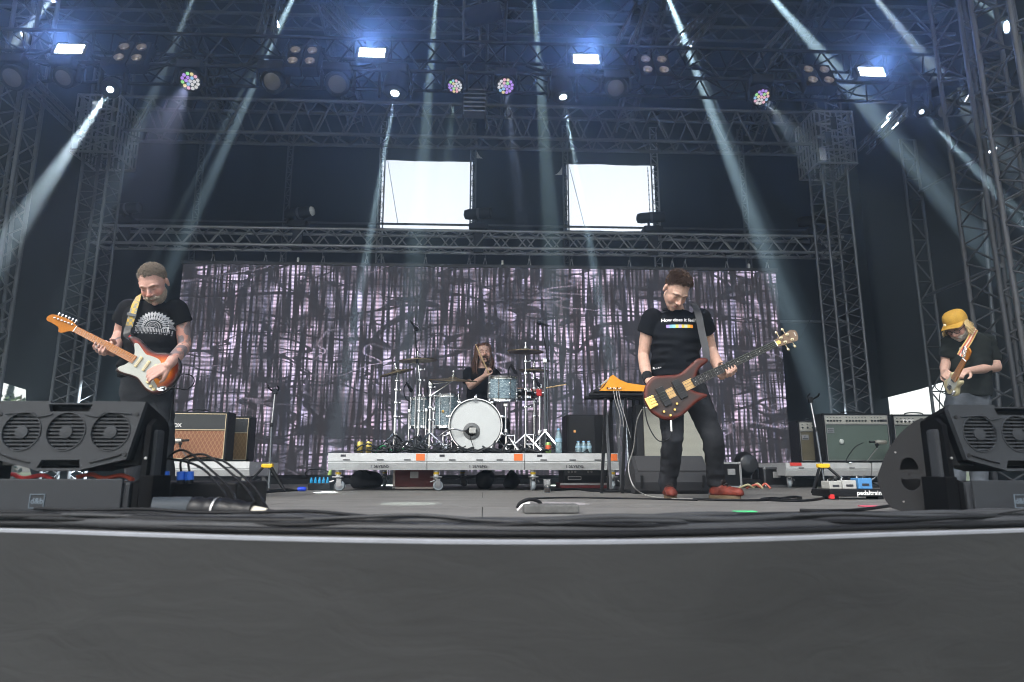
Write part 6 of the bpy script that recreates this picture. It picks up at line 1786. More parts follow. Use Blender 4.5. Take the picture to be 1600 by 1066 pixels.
for pts, lab, r in ((((1083, 782), (1150, 783.5), (1200, 783), (1240, 778), (1252, 780), (1236, 783), (1210, 780), (1190, 782), (1230, 784.5), (1262, 784), (1290, 779), (1305, 768)), "black cable looped on the floor right of the bassist's shoes", 0.008),
     (((833, 780), (900, 779), (960, 780), (1020, 781), (1090, 783)), "black cable lying straight across the floor in front of the bassist", 0.006),
     (((862, 768), (900, 766), (930, 769), (1000, 769)), "dark cable on the floor under the keyboard stand", 0.012),
     (((1540, 792), (1450, 790), (1400, 792), (1360, 797), (1330, 800), (1290, 801), (1250, 800)), "thin black cable curving out from under the curved monitor", 0.008)):
 o = MB().path(catmull([G(*q) + Vector((0, 0, r)) for q in pts], 6), r, n=7).build("cable", M_cab2, None, smooth=60)
 tag(o, lab, "cable")
# people: tools
def remesh(m, voxel, smooth=6, factor=0.5):
 me = m.mesh("blob")
 o = bpy.data.objects.new("blob", me)
 COL.objects.link(o)
 md = o.modifiers.new("r", 'REMESH'); md.mode = 'VOXEL'; md.voxel_size = voxel; md.adaptivity = 0.0
 if smooth:
  sm = o.modifiers.new("s", 'SMOOTH'); sm.iterations = smooth; sm.factor = factor
 dg = bpy.context.evaluated_depsgraph_get()
 out = bpy.data.meshes.new_from_object(o.evaluated_get(dg))
 bpy.data.objects.remove(o); bpy.data.meshes.remove(me)
 return out
def coords(me):
 a = np.empty(len(me.vertices) * 3, dtype=np.float64); me.vertices.foreach_get("co", a); return a.reshape(-1, 3)
def set_coords(me, a):
 me.vertices.foreach_set("co", a.astype(np.float32).ravel()); me.update()
def normals(me):
 a = np.empty(len(me.vertices) * 3, dtype=np.float32); me.vertex_normals.foreach_get("vector", a); return a.reshape(-1, 3).astype(np.float64)
def paint(me, cols):
 at = me.color_attributes.new("Col", 'FLOAT_COLOR', 'POINT')
 c = np.ones((len(me.vertices), 4), dtype=np.float32); c[:, :3] = cols
 at.data.foreach_set("color", c.ravel())
def limb(m, pts, rs, n=14):
 pts = [Vector(p) for p in pts]
 for p, r in zip(pts, rs): m.ball(p, r, n, 9)
 for (a, ra), (b_, rb) in zip(zip(pts, rs), zip(pts[1:], rs[1:])): m.tube(a, b_, ra, rb, n=n)
 return m
def loft(m, rings, n=28, yaw=0.0):
 vs = []
 ca, sa = math.cos(yaw), math.sin(yaw)
 for c, w, d in rings:
  for i in range(n):
   a = 2 * math.pi * i / n
   ex = math.copysign(abs(math.cos(a)) ** 0.85, math.cos(a)) * w
   ey = math.copysign(abs(math.sin(a)) ** 0.85, math.sin(a)) * d
   vs.append(Vector((c[0] + ca * ex - sa * ey, c[1] + sa * ex + ca * ey, c[2])))
 fs = []
 k = len(rings)
 for j in range(k - 1):
  for i in range(n):
   i2 = (i + 1) % n
   fs.append((j * n + i, j * n + i2, (j + 1) * n + i2, (j + 1) * n + i))
 fs += [tuple(range(n - 1, -1, -1)), tuple(range((k - 1) * n, k * n))]
 return m.add(vs, fs)
def cone(m, a, b_, ra, rb, n=20, flat=1.0):
 return m.tube(a, b_, ra, rb, n=n)
def head_frame(c, yaw, pitch, roll, scale=1.0):
 return Matrix.Translation(c) @ Matrix.Rotation(R(yaw), 4, 'Z') @ Matrix.Rotation(R(pitch), 4, 'X') @ Matrix.Rotation(R(roll), 4, 'Y') @ Matrix.Scale(scale, 4)
def head_prims(m, M, mouth_open=0.0, broad=1.0):
 h = MB()
 h.ball((0, 0.018, 0.045), (0.077 * broad, 0.097, 0.083), 24, 16)
 h.ball((0, -0.018, 0.012), (0.071 * broad, 0.078, 0.075), 22, 14)
 h.ball((0, -0.026, -0.035), (0.063 * broad, 0.068, 0.080), 22, 14)
 h.ball((0, -0.042, -0.080), (0.047 * broad, 0.048, 0.040), 18, 12)
 h.ball((0, -0.076, -0.104), (0.022, 0.018, 0.017), 14, 10)
 for s in (-1, 1):
  h.ball((s * 0.036, -0.054, -0.030), (0.031, 0.034, 0.040), 14, 10)       # cheek
  h.ball((s * 0.0145, -0.103, -0.036), (0.010, 0.011, 0.009), 10, 8)       # nostril
  h.ball((s * 0.080 * broad, 0.014, -0.004), (0.010, 0.019, 0.032), 12, 10, Matrix.Rotation(s * 0.25, 3, 'Z'))  # ear
  h.ball((s * 0.086 * broad, 0.010, 0.010), (0.006, 0.014, 0.018), 10, 8)
  h.ball((s * 0.032, -0.079, 0.004), (0.0165, 0.014, 0.0125), 12, 8)       # eyelid bulge
  limb(h, [(s * 0.012, -0.092, 0.022), (s * 0.036, -0.088, 0.026), (s * 0.056, -0.068, 0.018)], [0.0085, 0.009, 0.007], 8)  # brow
 limb(h, [(0, -0.088, 0.018), (0, -0.100, -0.005), (0, -0.115, -0.030)], [0.0085, 0.0095, 0.0135], 10)  # nose
 limb(h, [(-0.020, -0.088, -0.061), (0, -0.097, -0.058), (0.020, -0.088, -0.061)], [0.0055, 0.0075, 0.0055], 8)     # upper lip
 dz = -0.012 - mouth_open
 limb(h, [(-0.018, -0.086, -0.061 + dz), (0, -0.094, -0.062 + dz), (0.018, -0.086, -0.061 + dz)], [0.0055, 0.008, 0.0055], 8)
 h.move(M)
 m.add(h.v, h.f)
 return m
def finger_hand(m, wrist, f, pn, side=1, curl=(0.35, 0.6, 0.5), spread=0.10, s=1.0, thumb=(0.5, 0.6)):
 f = Vector(f).normalized(); pn = Vector(pn); pn = (pn - f * pn.dot(f)).normalized()
 t = f.cross(pn).normalized() * side
 W = Vector(wrist)
 def L(x, y, z): return W + f * (x * s) + t * (y * s) + pn * (z * s)
 for k, (y, ln) in enumerate(((0.030, 0.078), (0.010, 0.086), (-0.010, 0.080), (-0.029, 0.063))):
  limb(m, [L(0.0, y * 0.45, 0), L(0.045, y * 0.8, 0.0), L(0.088, y, 0.002)], [0.017 * s, 0.0155 * s, 0.0115 * s], 8)
  a = curl[0] * (1 + 0.12 * k); p = Vector((0.088, y, 0.002)); seq = [p.copy()]; rs = [0.0108 * s]
  dy = (1.5 - k) * spread * 0.25
  ang = a
  for q, (fr, cu) in enumerate(((0.46, curl[1]), (0.31, curl[2]), (0.23, 0))):
   p = p + Vector((math.cos(ang), dy, math.sin(ang))) * ln * fr
   seq.append(p.copy()); rs.append((0.0096, 0.0086, 0.0072)[q] * s)
   ang += cu
  limb(m, [L(*q) for q in seq], rs, 8)
 limb(m, [L(0.012, 0.022, 0.004), L(0.045, 0.050, 0.012), L(0.070, 0.058 + 0.01 * thumb[0], 0.012 + 0.03 * thumb[1]), L(0.093, 0.058 + 0.004 * thumb[0], 0.016 + 0.045 * thumb[1])], [0.017 * s, 0.0145 * s, 0.0115 * s, 0.0085 * s], 8)
def grip_hand(m, C, a, u, v, wrist, rev=1, s=1.0):
 C = Vector(C); a, u, v = (Vector(q).normalized() for q in (a, u, v))
 def L(x, y, z): return C + a * (x * s) + u * (y * s) + v * (z * s)
 limb(m, [wrist, L(0.0, -0.012, -0.052)], [0.026 * s, 0.026 * s], 10)
 for k in range(4):
  o = (k - 1.5) * 0.0225 * rev
  ln = (1.0, 1.08, 1.0, 0.85)[k]
  limb(m, [L(o * 0.7, 0.012, -0.050), L(o, -0.040, -0.040)], [0.0185 * s, 0.0125 * s], 8)
  limb(m, [L(o, -0.040, -0.040), L(o * 1.05, -0.060 * ln, -0.006), L(o * 1.05, -0.046 * ln, 0.028), L(o * 1.0, -0.016, 0.034)], [0.0115 * s, 0.0105 * s, 0.0092 * s, 0.0075 * s], 8)
 limb(m, [L(-0.02 * rev, 0.016, -0.048), L(-0.038 * rev, 0.040, -0.026), L(-0.032 * rev, 0.050, 0.004), L(-0.024 * rev, 0.044, 0.024)], [0.017 * s, 0.0135 * s, 0.011 * s, 0.0085 * s], 8)
def folds(me, amp, fx, seed, along=None, mask=None):
 co, no = coords(me), normals(me)
 d = np.zeros(len(co))
 for i, p in enumerate(co):
  v = Vector(p)
  q = Vector((v.x * fx[0] + seed, v.y * fx[1], v.z * fx[2]))
  w = 1 - 2 * abs(noise.noise(q + Vector((0.4 * noise.noise(q * 0.7), 0, 0))))
  d[i] = (w - 0.35) * 0.7 + 0.5 * noise.noise(q * 2.3 + Vector((7, 3, seed)))
 if mask is not None: d = d * mask(co)
 set_coords(me, co + no * (d * amp)[:, None])
def skin_material(name, col, rough=0.5):
 m = mat(name, col, rough, attr="Col", var=0.10, vscale=30, bump=0.08, bscale=180)
 b = m.node_tree.nodes["Principled BSDF"]
 b.inputs['Subsurface Weight'].default_value = 0.12
 b.inputs['Subsurface Radius'].default_value = (0.012, 0.005, 0.003)
 return m
def smooth01(x): x = np.clip(x, 0, 1); return x * x * (3 - 2 * x)
def blob(co, c, r):
 d = np.linalg.norm((co - np.array(c)) / np.array(r), axis=1)
 return smooth01(1.25 - d)
def paint_person(me, HM, base, beard=None, lips=(0.36, 0.14, 0.12), brow=(0.12, 0.08, 0.05), tattoo=None, flush=0.25, open_mouth=0.0, stubble=None):
 co = coords(me)
 inv = np.array(HM.inverted())
 lc = co @ inv[:3, :3].T + inv[:3, 3]
 cols = np.tile(np.array(base), (len(co), 1))
 inhead = (np.abs(lc[:, 0]) < 0.11) & (lc[:, 2] > -0.14) & (lc[:, 2] < 0.14) & (np.abs(lc[:, 1]) < 0.15)
 def mixin(w, c):
  nonlocal cols
  w = (w * inhead)[:, None]
  cols = cols * (1 - w) + np.array(c) * w
 for s in (-1, 1): mixin(blob(lc, (s * 0.042, -0.075, -0.028), (0.03, 0.03, 0.026)) * flush, (0.60, 0.22, 0.17))
 mixin(blob(lc, (0, -0.112, -0.03), (0.018, 0.02, 0.02)) * flush * 1.5, (0.60, 0.22, 0.17))
 if stubble is not None: mixin(blob(lc, (0, -0.06, -0.085), (0.062, 0.07, 0.042)) * 0.4, stubble)
 if beard is not None: mixin(blob(lc, (0, -0.05, -0.085), (0.07, 0.075, 0.040)) * 0.6, beard)
 mixin(blob(lc, (0, -0.098, -0.066 - open_mouth * 0.5), (0.023, 0.012, 0.011 + open_mouth * 0.5)), lips)
 if open_mouth: mixin(blob(lc, (0, -0.092, -0.067 - open_mouth * 0.5), (0.016, 0.02, open_mouth * 0.75)), (0.04, 0.015, 0.015))
 for s in (-1, 1):
  mixin(blob(lc, (s * 0.036, -0.094, 0.027), (0.023, 0.014, 0.0055)) * 0.9, brow)
  mixin(blob(lc, (s * 0.032, -0.094, -0.001), (0.017, 0.012, 0.0042)) * 0.9, (0.05, 0.03, 0.025))
  mixin(blob(lc, (s * 0.034, -0.088, 0.010), (0.021, 0.014, 0.009)) * 0.35, (0.30, 0.13, 0.10))
 if tattoo is not None:
  for i in np.nonzero(tattoo(co))[0]:
   p = Vector(co[i])
   n1 = noise.noise(p * 14 + Vector((3, 1, 9))); n2 = noise.noise(p * 34 + Vector((1, 7, 2))); n3 = noise.noise(p * 9 + Vector((11, 4, 2)))
   if n1 > 0.02: cols[i] = cols[i] * 0.25 + np.array((0.07, 0.095, 0.12)) * 0.75 * (1 + 0.5 * n2)
   elif n2 > 0.18: cols[i] = cols[i] * 0.4 + np.array((0.10, 0.11, 0.11)) * 0.6
   elif n3 > 0.22: cols[i] = cols[i] * 0.6 + np.array((0.42, 0.12, 0.07)) * 0.4
 paint(me, cols)
def eye_dents(me, HM, scale=1.0):
 co = coords(me); inv = np.array(HM.inverted()); A = np.array(HM)
 lc = co @ inv[:3, :3].T + inv[:3, 3]
 for s in (-1, 1):
  d = np.linalg.norm((lc - np.array((s * 0.033, -0.088, 0.011))) / np.array((0.020, 0.02, 0.008)), axis=1)
  w = np.exp(-d * d) * 0.006
  lc[:, 1] += w
  d = np.linalg.norm((lc - np.array((s * 0.018, -0.088, 0.004))) / np.array((0.010, 0.02, 0.012)), axis=1)
  lc[:, 1] += np.exp(-d * d) * 0.005
 d = np.linalg.norm((lc - np.array((0, -0.095, -0.066))) / np.array((0.020, 0.02, 0.0025)), axis=1)
 lc[:, 1] += np.exp(-d * d) * 0.0025
 set_coords(me, lc @ A[:3, :3].T + A[:3, 3])
def hair_tufts(HM, keep, length, seed, n=2600, width=0.004, lift=0.5, comb=(0, 0.3, 0.2), shell=(0.079, 0.099, 0.086), centre=(0, 0.018, 0.045), jitter=0.35, droop=0.0):
 rnd = random.Random(seed)
 m = MB()
 cb = Vector(comb)
 k = 0
 while k < n:
  v = Vector((rnd.gauss(0, 1), rnd.gauss(0, 1), rnd.gauss(0, 1))).normalized()
  p = Vector((v.x * shell[0], v.y * shell[1], v.z * shell[2])) + Vector(centre)
  nr = Vector((v.x / shell[0], v.y / shell[1], v.z / shell[2])).normalized()
  k += 1
  w = keep(p, nr)
  if not w or rnd.random() > w: continue
  d = (nr * lift + cb + Vector((rnd.gauss(0, 1), rnd.gauss(0, 1), rnd.gauss(0, 1))) * jitter).normalized()
  L = (length(p) if callable(length) else length) * rnd.uniform(0.6, 1.25)
  side = d.cross(nr)
  if side.length < 1e-4: side = Vector((1, 0, 0))
  side = side.normalized() * width * rnd.uniform(0.7, 1.3)
  mid = p + d * L * 0.55 + nr * L * 0.12
  tip = p + d * L + Vector((0, 0, -droop * L))
  b0 = p - nr * 0.004
  up = nr * width * 0.8
  m.add([b0 - side, b0 + side, b0 + up, mid - side * 0.8, mid + side * 0.8, mid + up, tip], [(0, 1, 4, 3), (1, 2, 5, 4), (2, 0, 3, 5), (3, 4, 6), (4, 5, 6), (5, 3, 6)])
 m.move(HM)
 return m
def hair_cap(HM, keep, grow=1.03, shell=(0.079, 0.099, 0.086), centre=(0, 0.018, 0.045)):
 c = MB().ball(centre, tuple(s * grow for s in shell), 40, 26)
 nv = []
 ok = [keep(v, (v - Vector(centre)).normalized()) > 0.15 for v in c.v]
 c.f = [f for f in c.f if all(ok[i] for i in f)]
 used = sorted({i for f in c.f for i in f}); mp_ = {o: i for i, o in enumerate(used)}
 c.v = [c.v[i] for i in used]; c.f = [tuple(mp_[i] for i in f) for f in c.f]
 c.move(HM)
 return c
def project_decal(me, bvh, direction, lift=0.0025):
 d = Vector(direction).normalized()
 bm = bmesh.new(); bm.from_mesh(me)
 bmesh.ops.triangulate(bm, faces=bm.faces[:])
 for _ in range(2):
  long_e = [e for e in bm.edges if e.calc_length() > 0.012]
  if long_e: bmesh.ops.subdivide_edges(bm, edges=long_e, cuts=1)
  bmesh.ops.triangulate(bm, faces=bm.faces[:])
 last = None
 for v in bm.verts:
  h = bvh.ray_cast(v.co - d * 0.6, d)
  if h[0] is not None:
   v.co = h[0] - d * lift
 bm.to_mesh(me); bm.free()
 return me
def bvh_of(me):
 me.calc_loop_triangles()
 return BVHTree.FromPolygons([v.co.copy() for v in me.vertices], [tuple(t.vertices) for t in me.loop_triangles])
def band(pts, width, thick, normal_hint, name, material, parent, flat=True):
 ps = catmull([Vector(p) for p in pts], 6)
 rows = []
 n = len(ps)
 for i, p in enumerate(ps):
  t = (ps[min(i + 1, n - 1)] - ps[max(i - 1, 0)]).normalized()
  nh = Vector(normal_hint)
  s = t.cross(nh).normalized()
  nn = s.cross(t).normalized()
  rows.append([p - s * width / 2, p + s * width / 2, p + s * width / 2 - nn * thick, p - s * width / 2 - nn * thick, p - s * width / 2])
 m = MB()
 m.sheet(rows)
 return m.build(name, material, parent, smooth=40)
def boot(parent, ankle, toe_dir, length, mats, ztop, name="boot", width=0.046):
 t = Vector((toe_dir[0], toe_dir[1], 0)).normalized()
 s = Vector((-t.y, t.x, 0))
 o = Vector((ankle[0], ankle[1], 0))
 def L(x, y, z): return o + t * x + s * y + Vector((0, 0, z))
 m = MB()
 limb(m, [L(0, 0, ztop), L(0.0, 0, 0.075), L(-0.01, 0, 0.05)], [0.046, 0.044, 0.045], 14)
 limb(m, [L(-0.03, 0, 0.05), L(0.06, 0, 0.055), L(0.12, 0, 0.045), L(length - 0.075, 0, 0.045)], [0.037, 0.041, 0.040, 0.036], 14)
 m.ball(L(length - 0.085, 0.0, 0.046), (0.042, 0.042, 0.030), 16, 10)
 m.box(L(length * 0.35 - 0.04, 0, 0.03), (0.05, 0.05, 0.03))
 for v in m.v: v.z = max(v.z, 0.024)
 me = remesh(m, 0.006, 5)
 up = link(name, me, mats[0], parent, smooth=180)
 pts = []
 for i in range(36):
  a = 2 * math.pi * i / 36
  x = math.cos(a); y = math.sin(a)
  xx = 0.5 * (x + 1) * (length + 0.012) - 0.075
  w = width * (1.0 if x > 0.1 else 0.86) * (1 - 0.12 * math.exp(-((x + 0.2) / 0.3) ** 2))
  pts.append((xx, y * w))
 M = Matrix(((t.x, s.x, 0, o.x), (t.y, s.y, 0, o.y), (0, 0, 1, 0), (0, 0, 0, 1)))
 MB().prism(pts, 0.001, 0.026, M).build("sole", mats[1], up, smooth=30)
 MB().box(L(0.03, 0, 0.118), (0.05, 0.05, 0.05), Matrix.Rotation(math.atan2(t.y, t.x), 3, 'Z') @ Matrix.Rotation(R(30), 3, 'Y'), 0.012).build("tongue", mats[2], up, smooth=60)
 for k in range(5):
  x = 0.015 + 0.024 * k; z = 0.128 - 0.014 * k
  MB().path([L(x, -0.026, z - 0.004), L(x + 0.012, 0, z + 0.010), L(x + 0.004, 0.026, z - 0.004)], 0.0048, n=6).build("lace", mats[2], up, smooth=60)
 return up
M_skinA = skin_material("skin_fair", (0.5, 0.3, 0.22))
M_tee = mat("black_cotton", (0.0045, 0.0045, 0.0055), 0.85, var=0.2, vscale=14, bump=0.25, bscale=220, spec=0.14)
M_tee2 = mat("navy_black_cotton", (0.0042, 0.005, 0.0072), 0.85, var=0.2, vscale=14, bump=0.25, bscale=220, spec=0.14)
M_tee3 = mat("washed_green_black_cotton", (0.010, 0.012, 0.011), 0.85, var=0.2, vscale=14, bump=0.25, bscale=220, spec=0.14)
M_jean = mat("black_denim", (0.026, 0.027, 0.031), 0.8, var=0.55, vscale=7, bump=0.35, bscale=260, spec=0.1)
M_jean2 = mat("blue_grey_denim", (0.075, 0.085, 0.10), 0.8, var=0.4, vscale=9, bump=0.35, bscale=260, spec=0.1)
M_hairbr = mat("brown_hair", (0.055, 0.030, 0.018), 0.5, var=0.4, vscale=40)
M_hairgr = mat("grey_brown_hair", (0.20, 0.16, 0.125), 0.5, var=0.4, vscale=40)
M_beard = mat("grey_beard", (0.42, 0.34, 0.27), 0.6, var=0.4, vscale=40)
# guitars
def guitar_body(name, outline, thick, place, parent, front_mat, burst=None, side_mat=None):
 ol = [(p.x, p.y) for p in catmull([(a, b_, 0) for a, b_ in outline], 4, closed=True)]
 n = len(ol)
 P2 = np.array(ol)
 lo, hi = P2.min(0), P2.max(0)
 def inside(x, y):
  c = False
  for i in range(n):
   a, b_ = ol[i], ol[(i + 1) % n]
   if (a[1] > y) != (b_[1] > y) and x < (b_[0] - a[0]) * (y - a[1]) / (b_[1] - a[1]) + a[0]: c = not c
  return c
 def edge_d(x, y):
  A = P2; B_ = np.roll(P2, -1, axis=0); d = B_ - A
  t = np.clip(((np.array((x, y)) - A) * d).sum(1) / (d * d).sum(1), 0, 1)
  return float(np.sqrt((((A + d * t[:, None]) - np.array((x, y))) ** 2).sum(1)).min())
 pts = [Vector(p) for p in ol]; ed = [(i, (i + 1) % n) for i in range(n)]
 st = 0.012
 x = lo[0] + st / 2
 while x < hi[0]:
  y = lo[1] + st / 2
  while y < hi[1]:
   if inside(x, y) and edge_d(x, y) > 0.005: pts.append(Vector((x, y)))
   y += st
  x += st
 vo, eo, fo, *_ = delaunay_2d_cdt(pts, ed, [], 1, 1e-7)
 fo = [tuple(f) for f in fo if inside(*(sum((vo[i] for i in f), Vector((0, 0))) / 3))]
 dist = [edge_d(p.x, p.y) for p in vo]
 rr = 0.008
 def zoff(d):
  t = max(0.0, 1 - d / rr); return -rr * (1 - math.sqrt(max(0, 1 - t * t)))
 nv = len(vo)
 vs = [Vector((p.x, p.y, zoff(d))) for p, d in zip(vo, dist)] + [Vector((p.x, p.y, -thick - zoff(d))) for p, d in zip(vo, dist)]
 fs = fo + [tuple(i + nv for i in reversed(f)) for f in fo]
 from collections import Counter
 cnt = Counter(tuple(sorted((f[i], f[(i + 1) % 3]))) for f in fo for i in range(3))
 fs += [(a, b_, b_ + nv, a + nv) for (a, b_), k in cnt.items() if k == 1]
 m = MB(); m.add(vs, fs);
 m.move(place)
 me = bpy.data.meshes.new(name)
 me.from_pydata([tuple(v) for v in m.v], [], m.f); me.validate()
 bm = bmesh.new(); bm.from_mesh(me); bmesh.ops.recalc_face_normals(bm, faces=bm.faces[:]); bm.to_mesh(me); bm.free()
 if burst:
  cols = np.zeros((len(vs), 3))
  xs_ = [b_[0] for b_ in burst];
  for i in range(nv):
   c = [np.interp(dist[i], xs_, [b_[1][k] for b_ in burst]) for k in range(3)]
   cols[i] = c; cols[i + nv] = burst[0][1]
  paint(me, cols)
 return link(name, me, front_mat, parent, smooth=50)
def fretted_neck(root, place, u0, u1, w0, w1, scale_len, nfret, wood, board, z=0.0, dots=M_white, fret_mat=None, thick=0.022):
 def part(m, nm, mt, sm=None, par=root): return m.move(place).build(nm, mt, par, smooth=sm)
 pr = []
 m = MB()
 rows = []
 for k in range(9):
  a = math.pi * k / 8
  rows.append([Vector((u0, -w0 / 2 * math.cos(a), z - thick * math.sin(a) ** 0.8)), Vector((u1, -w1 / 2 * math.cos(a), z - thick * 0.9 * math.sin(a) ** 0.8))])
 m.sheet(rows)
 nk = part(m, "neck", wood, 60)
 m = MB().add([(u0 - 0.01, -w0 / 2, z), (u1, -w1 / 2, z), (u1, w1 / 2, z), (u0 - 0.01, w0 / 2, z), (u0 - 0.01, -w0 / 2, z + 0.006), (u1, -w1 / 2, z + 0.006), (u1, w1 / 2, z + 0.006), (u0 - 0.01, w0 / 2, z + 0.006)],
     [(0, 1, 2, 3), (4, 7, 6, 5), (0, 4, 5, 1), (1, 5, 6, 2), (2, 6, 7, 3), (3, 7, 4, 0)])
 fb = part(m, "fingerboard", board)
 def wat(u): return w0 + (w1 - w0) * (u - u0) / (u1 - u0)
 fu = [scale_len / 2 ** (k / 12) for k in range(nfret + 1)]
 for k in range(1, nfret + 1):
  if fu[k] < u0 - 0.008: break
  part(MB().tube((fu[k], -wat(fu[k]) / 2, z + 0.0065), (fu[k], wat(fu[k]) / 2, z + 0.0061), 0.0006, n=6), "fret", fret_mat or M_steel, 60, fb)
  if k in (3, 5, 7, 9, 12, 15, 17, 19, 21):
   um = (fu[k] + fu[k - 1]) / 2
   for dv in ((-0.011, 0.011) if k == 12 else (0,)):
    part(MB().lathe([(0.0032, 0), (0.003, 0.0006), (0, 0.0008)], (um, dv, z + 0.006), (0, 0, 1), n=10), "inlay_dot", dots, None, fb)
 part(MB().box((u1 + 0.002, 0, z + 0.004), (0.005, w1, 0.010)), "nut", M_white)
 return wat
def strings(root, place, ub, un, wb, wn_, count, z, r0=0.0003, r1=0.0008):
 for k in range(count):
  t = k / (count - 1) - 0.5
  MB().tube((ub, t * wb, z), (un, t * wn_, z), r0 + (r1 - r0) * (k / (count - 1)), n=5).move(place).build("string", M_chrome, root, smooth=60)
def knob_at(root, place, u, v, z, r, h, mt, nm="knob"):
 MB().lathe([(r, 0), (r * 0.95, h * 0.8), (r * 0.7, h), (0, h)], (u, v, z), (0, 0, 1), n=14).move(place).build(nm, mt, root, smooth=40)
def keep_short(front=0.085, side=0.012, back=-0.055, recede=0.0):
 def keep(p, n):
  front_ = front + 0.10 * max(0, abs(p.x) - 0.028) * recede + 0.010 * noise.noise(p * 70)
  if p.y < -0.055: z0 = front_
  elif p.y < 0.0: z0 = front + (p.y + 0.055) / 0.055 * (side - front)
  else: z0 = side + min(1, p.y / 0.07) * (back - side)
  return 1.0 if p.z > z0 else 0.0
 return keep
# bassist (right of centre)
Y0 = 4.75
def J(px, py, d=0.0): return P(px, py, Y0 + d)
bas = empty("person", Vector((J(1075, 700).x, Y0, 0)), "person in black slogan T-shirt, black jeans and red boots playing a dark bass guitar", "person")
HC = J(1056, 454, -0.17)
HM = head_frame(HC, 12, 52, 8, 1.06)
brg, nut = P(1020, 628, 4.47), P(1211, 538, 4.42)
BX = (nut - brg)
Lb = BX.length
KB = Lb / 0.864
BM = frame(brg, BX, (-0.06, -1, 0.12))
b_u, b_v, b_n = (BM.to_3x3() @ Vector(q) for q in ((1, 0, 0), (0, 1, 0), (0, 0, 1)))
def on_bass(u, v, z=0): return BM @ Vector((u, v, z))
gC = P(1136, 572, 4.45)
gC = brg + b_u * (gC - brg).dot(b_u) - b_n * 0.004
m = MB()
head_prims(m, HM)
limb(m, [HM @ Vector((0, 0.02, -0.06)), J(1057, 484, -0.03), J(1057, 494, 0.0)], [0.054, 0.058, 0.07], 16)
loft(m, [(J(1057, 492), 0.09, 0.07), (J(1056, 505), 0.16, 0.09), (J(1056, 540), 0.155, 0.10), (J(1056, 590), 0.14, 0.10), (J(1060, 612), 0.15, 0.10)])
el = J(1005, 556, 0.06); wr = J(1013, 594, -0.17)
limb(m, [J(1019, 497, 0.0), J(1011, 520, 0.03), el, J(1008, 575, -0.06), wr], [0.062, 0.052, 0.041, 0.042, 0.029], 16)
hd = on_bass(0.10 * KB, 0.025, 0.045)
finger_hand(m, wr, hd - wr, -b_n + b_u * 0.1, side=1, curl=(0.25, 0.55, 0.5), s=1.02)
el2 = J(1112, 548, 0.08); wr2 = gC - b_n * 0.055 - b_v * 0.035 - b_u * 0.05
limb(m, [J(1095, 497, 0.0), J(1104, 520, 0.05), el2, el2.lerp(wr2, 0.45), wr2], [0.060, 0.050, 0.041, 0.042, 0.029], 16)
grip_hand(m, gC, b_u, b_v, b_n, wr2, rev=1, s=1.0)
hipL, hipR = J(1046, 612, 0.0), J(1084, 612, 0.0)
kneL, kneR = J(1051, 682, -0.17), J(1114, 684, -0.14)
ankL, ankR = J(1045, 752, 0.06), J(1119, 748, 0.06)
limb(m, [hipL, kneL, ankL], [0.07, 0.05, 0.035]); limb(m, [hipR, kneR, ankR], [0.07, 0.05, 0.035])
me = remesh(m, 0.0052, 6)
eye_dents(me, HM)
paint_person(me, HM, (0.47, 0.295, 0.23), stubble=(0.42, 0.25, 0.19), brow=(0.10, 0.06, 0.04), flush=0.3)
link("body", me, M_skinA, bas, smooth=180)
m = MB()
loft(m, [(J(1057, 487, -0.01), 0.072, 0.068), (J(1057, 492, 0.0), 0.125, 0.085), (J(1057, 500), 0.180, 0.112), (J(1056, 512), 0.183, 0.122), (J(1056, 530), 0.178, 0.128), (J(1055, 555), 0.168, 0.128), (J(1055, 580), 0.170, 0.13), (J(1056, 600), 0.178, 0.134), (J(1057, 612), 0.180, 0.136)])
cone(m, J(1019, 498, 0.0), J(1009, 522, 0.03), 0.080, 0.070); cone(m, J(1095, 498, 0.0), J(1105, 520, 0.05), 0.078, 0.068)
m.ball(J(1019, 498), 0.080, 16, 10); m.ball(J(1095, 498), 0.078, 16, 10)
me = remesh(m, 0.007, 5)
folds(me, 0.026, (3.5, 3.5, 12.0), 2.0, mask=lambda co: np.clip((J(1056, 515).z - co[:, 2]) / 0.12, 0.12, 1))
teebvh = bvh_of(me)
tee = link("t_shirt", me, M_tee2, bas, smooth=180)
MB().path([HM.to_translation() + Vector((0.070 * math.cos(a), 0.03 + 0.062 * math.sin(a) + 0.065, J(1057, 486).z - HM.to_translation().z - 0.012 + 0.022 * math.sin(a))) for a in [2 * math.pi * k / 24 for k in range(25)]], 0.008, n=7).build("collar", M_tee2, tee, smooth=60)
tm = text_mesh("How does it feel?", 0.040, bold=0.0009, shear=0.12)
co = coords(tm); w = co[:, 0].max() - co[:, 0].min()
k = (P(1089, 500, 4.62).x - P(1035, 500, 4.62).x) / w
tc_ = P(1062, 499.5, 4.62)
tm.transform(Matrix.Translation(tc_) @ Matrix.Rotation(R(90), 4, 'X') @ Matrix.Scale(k, 4))
link("slogan_print", project_decal(tm, teebvh, (0, 1, 0)), mat("shirt_print_white", (0.70, 0.70, 0.72), 0.7), tee)
pal = [(0.36, 0.26, 0.62), (0.18, 0.42, 0.70), (0.25, 0.55, 0.60), (0.65, 0.60, 0.12), (0.42, 0.36, 0.72), (0.70, 0.55, 0.06), (0.50, 0.58, 0.50), (0.76, 0.50, 0.04), (0.80, 0.28, 0.03)]
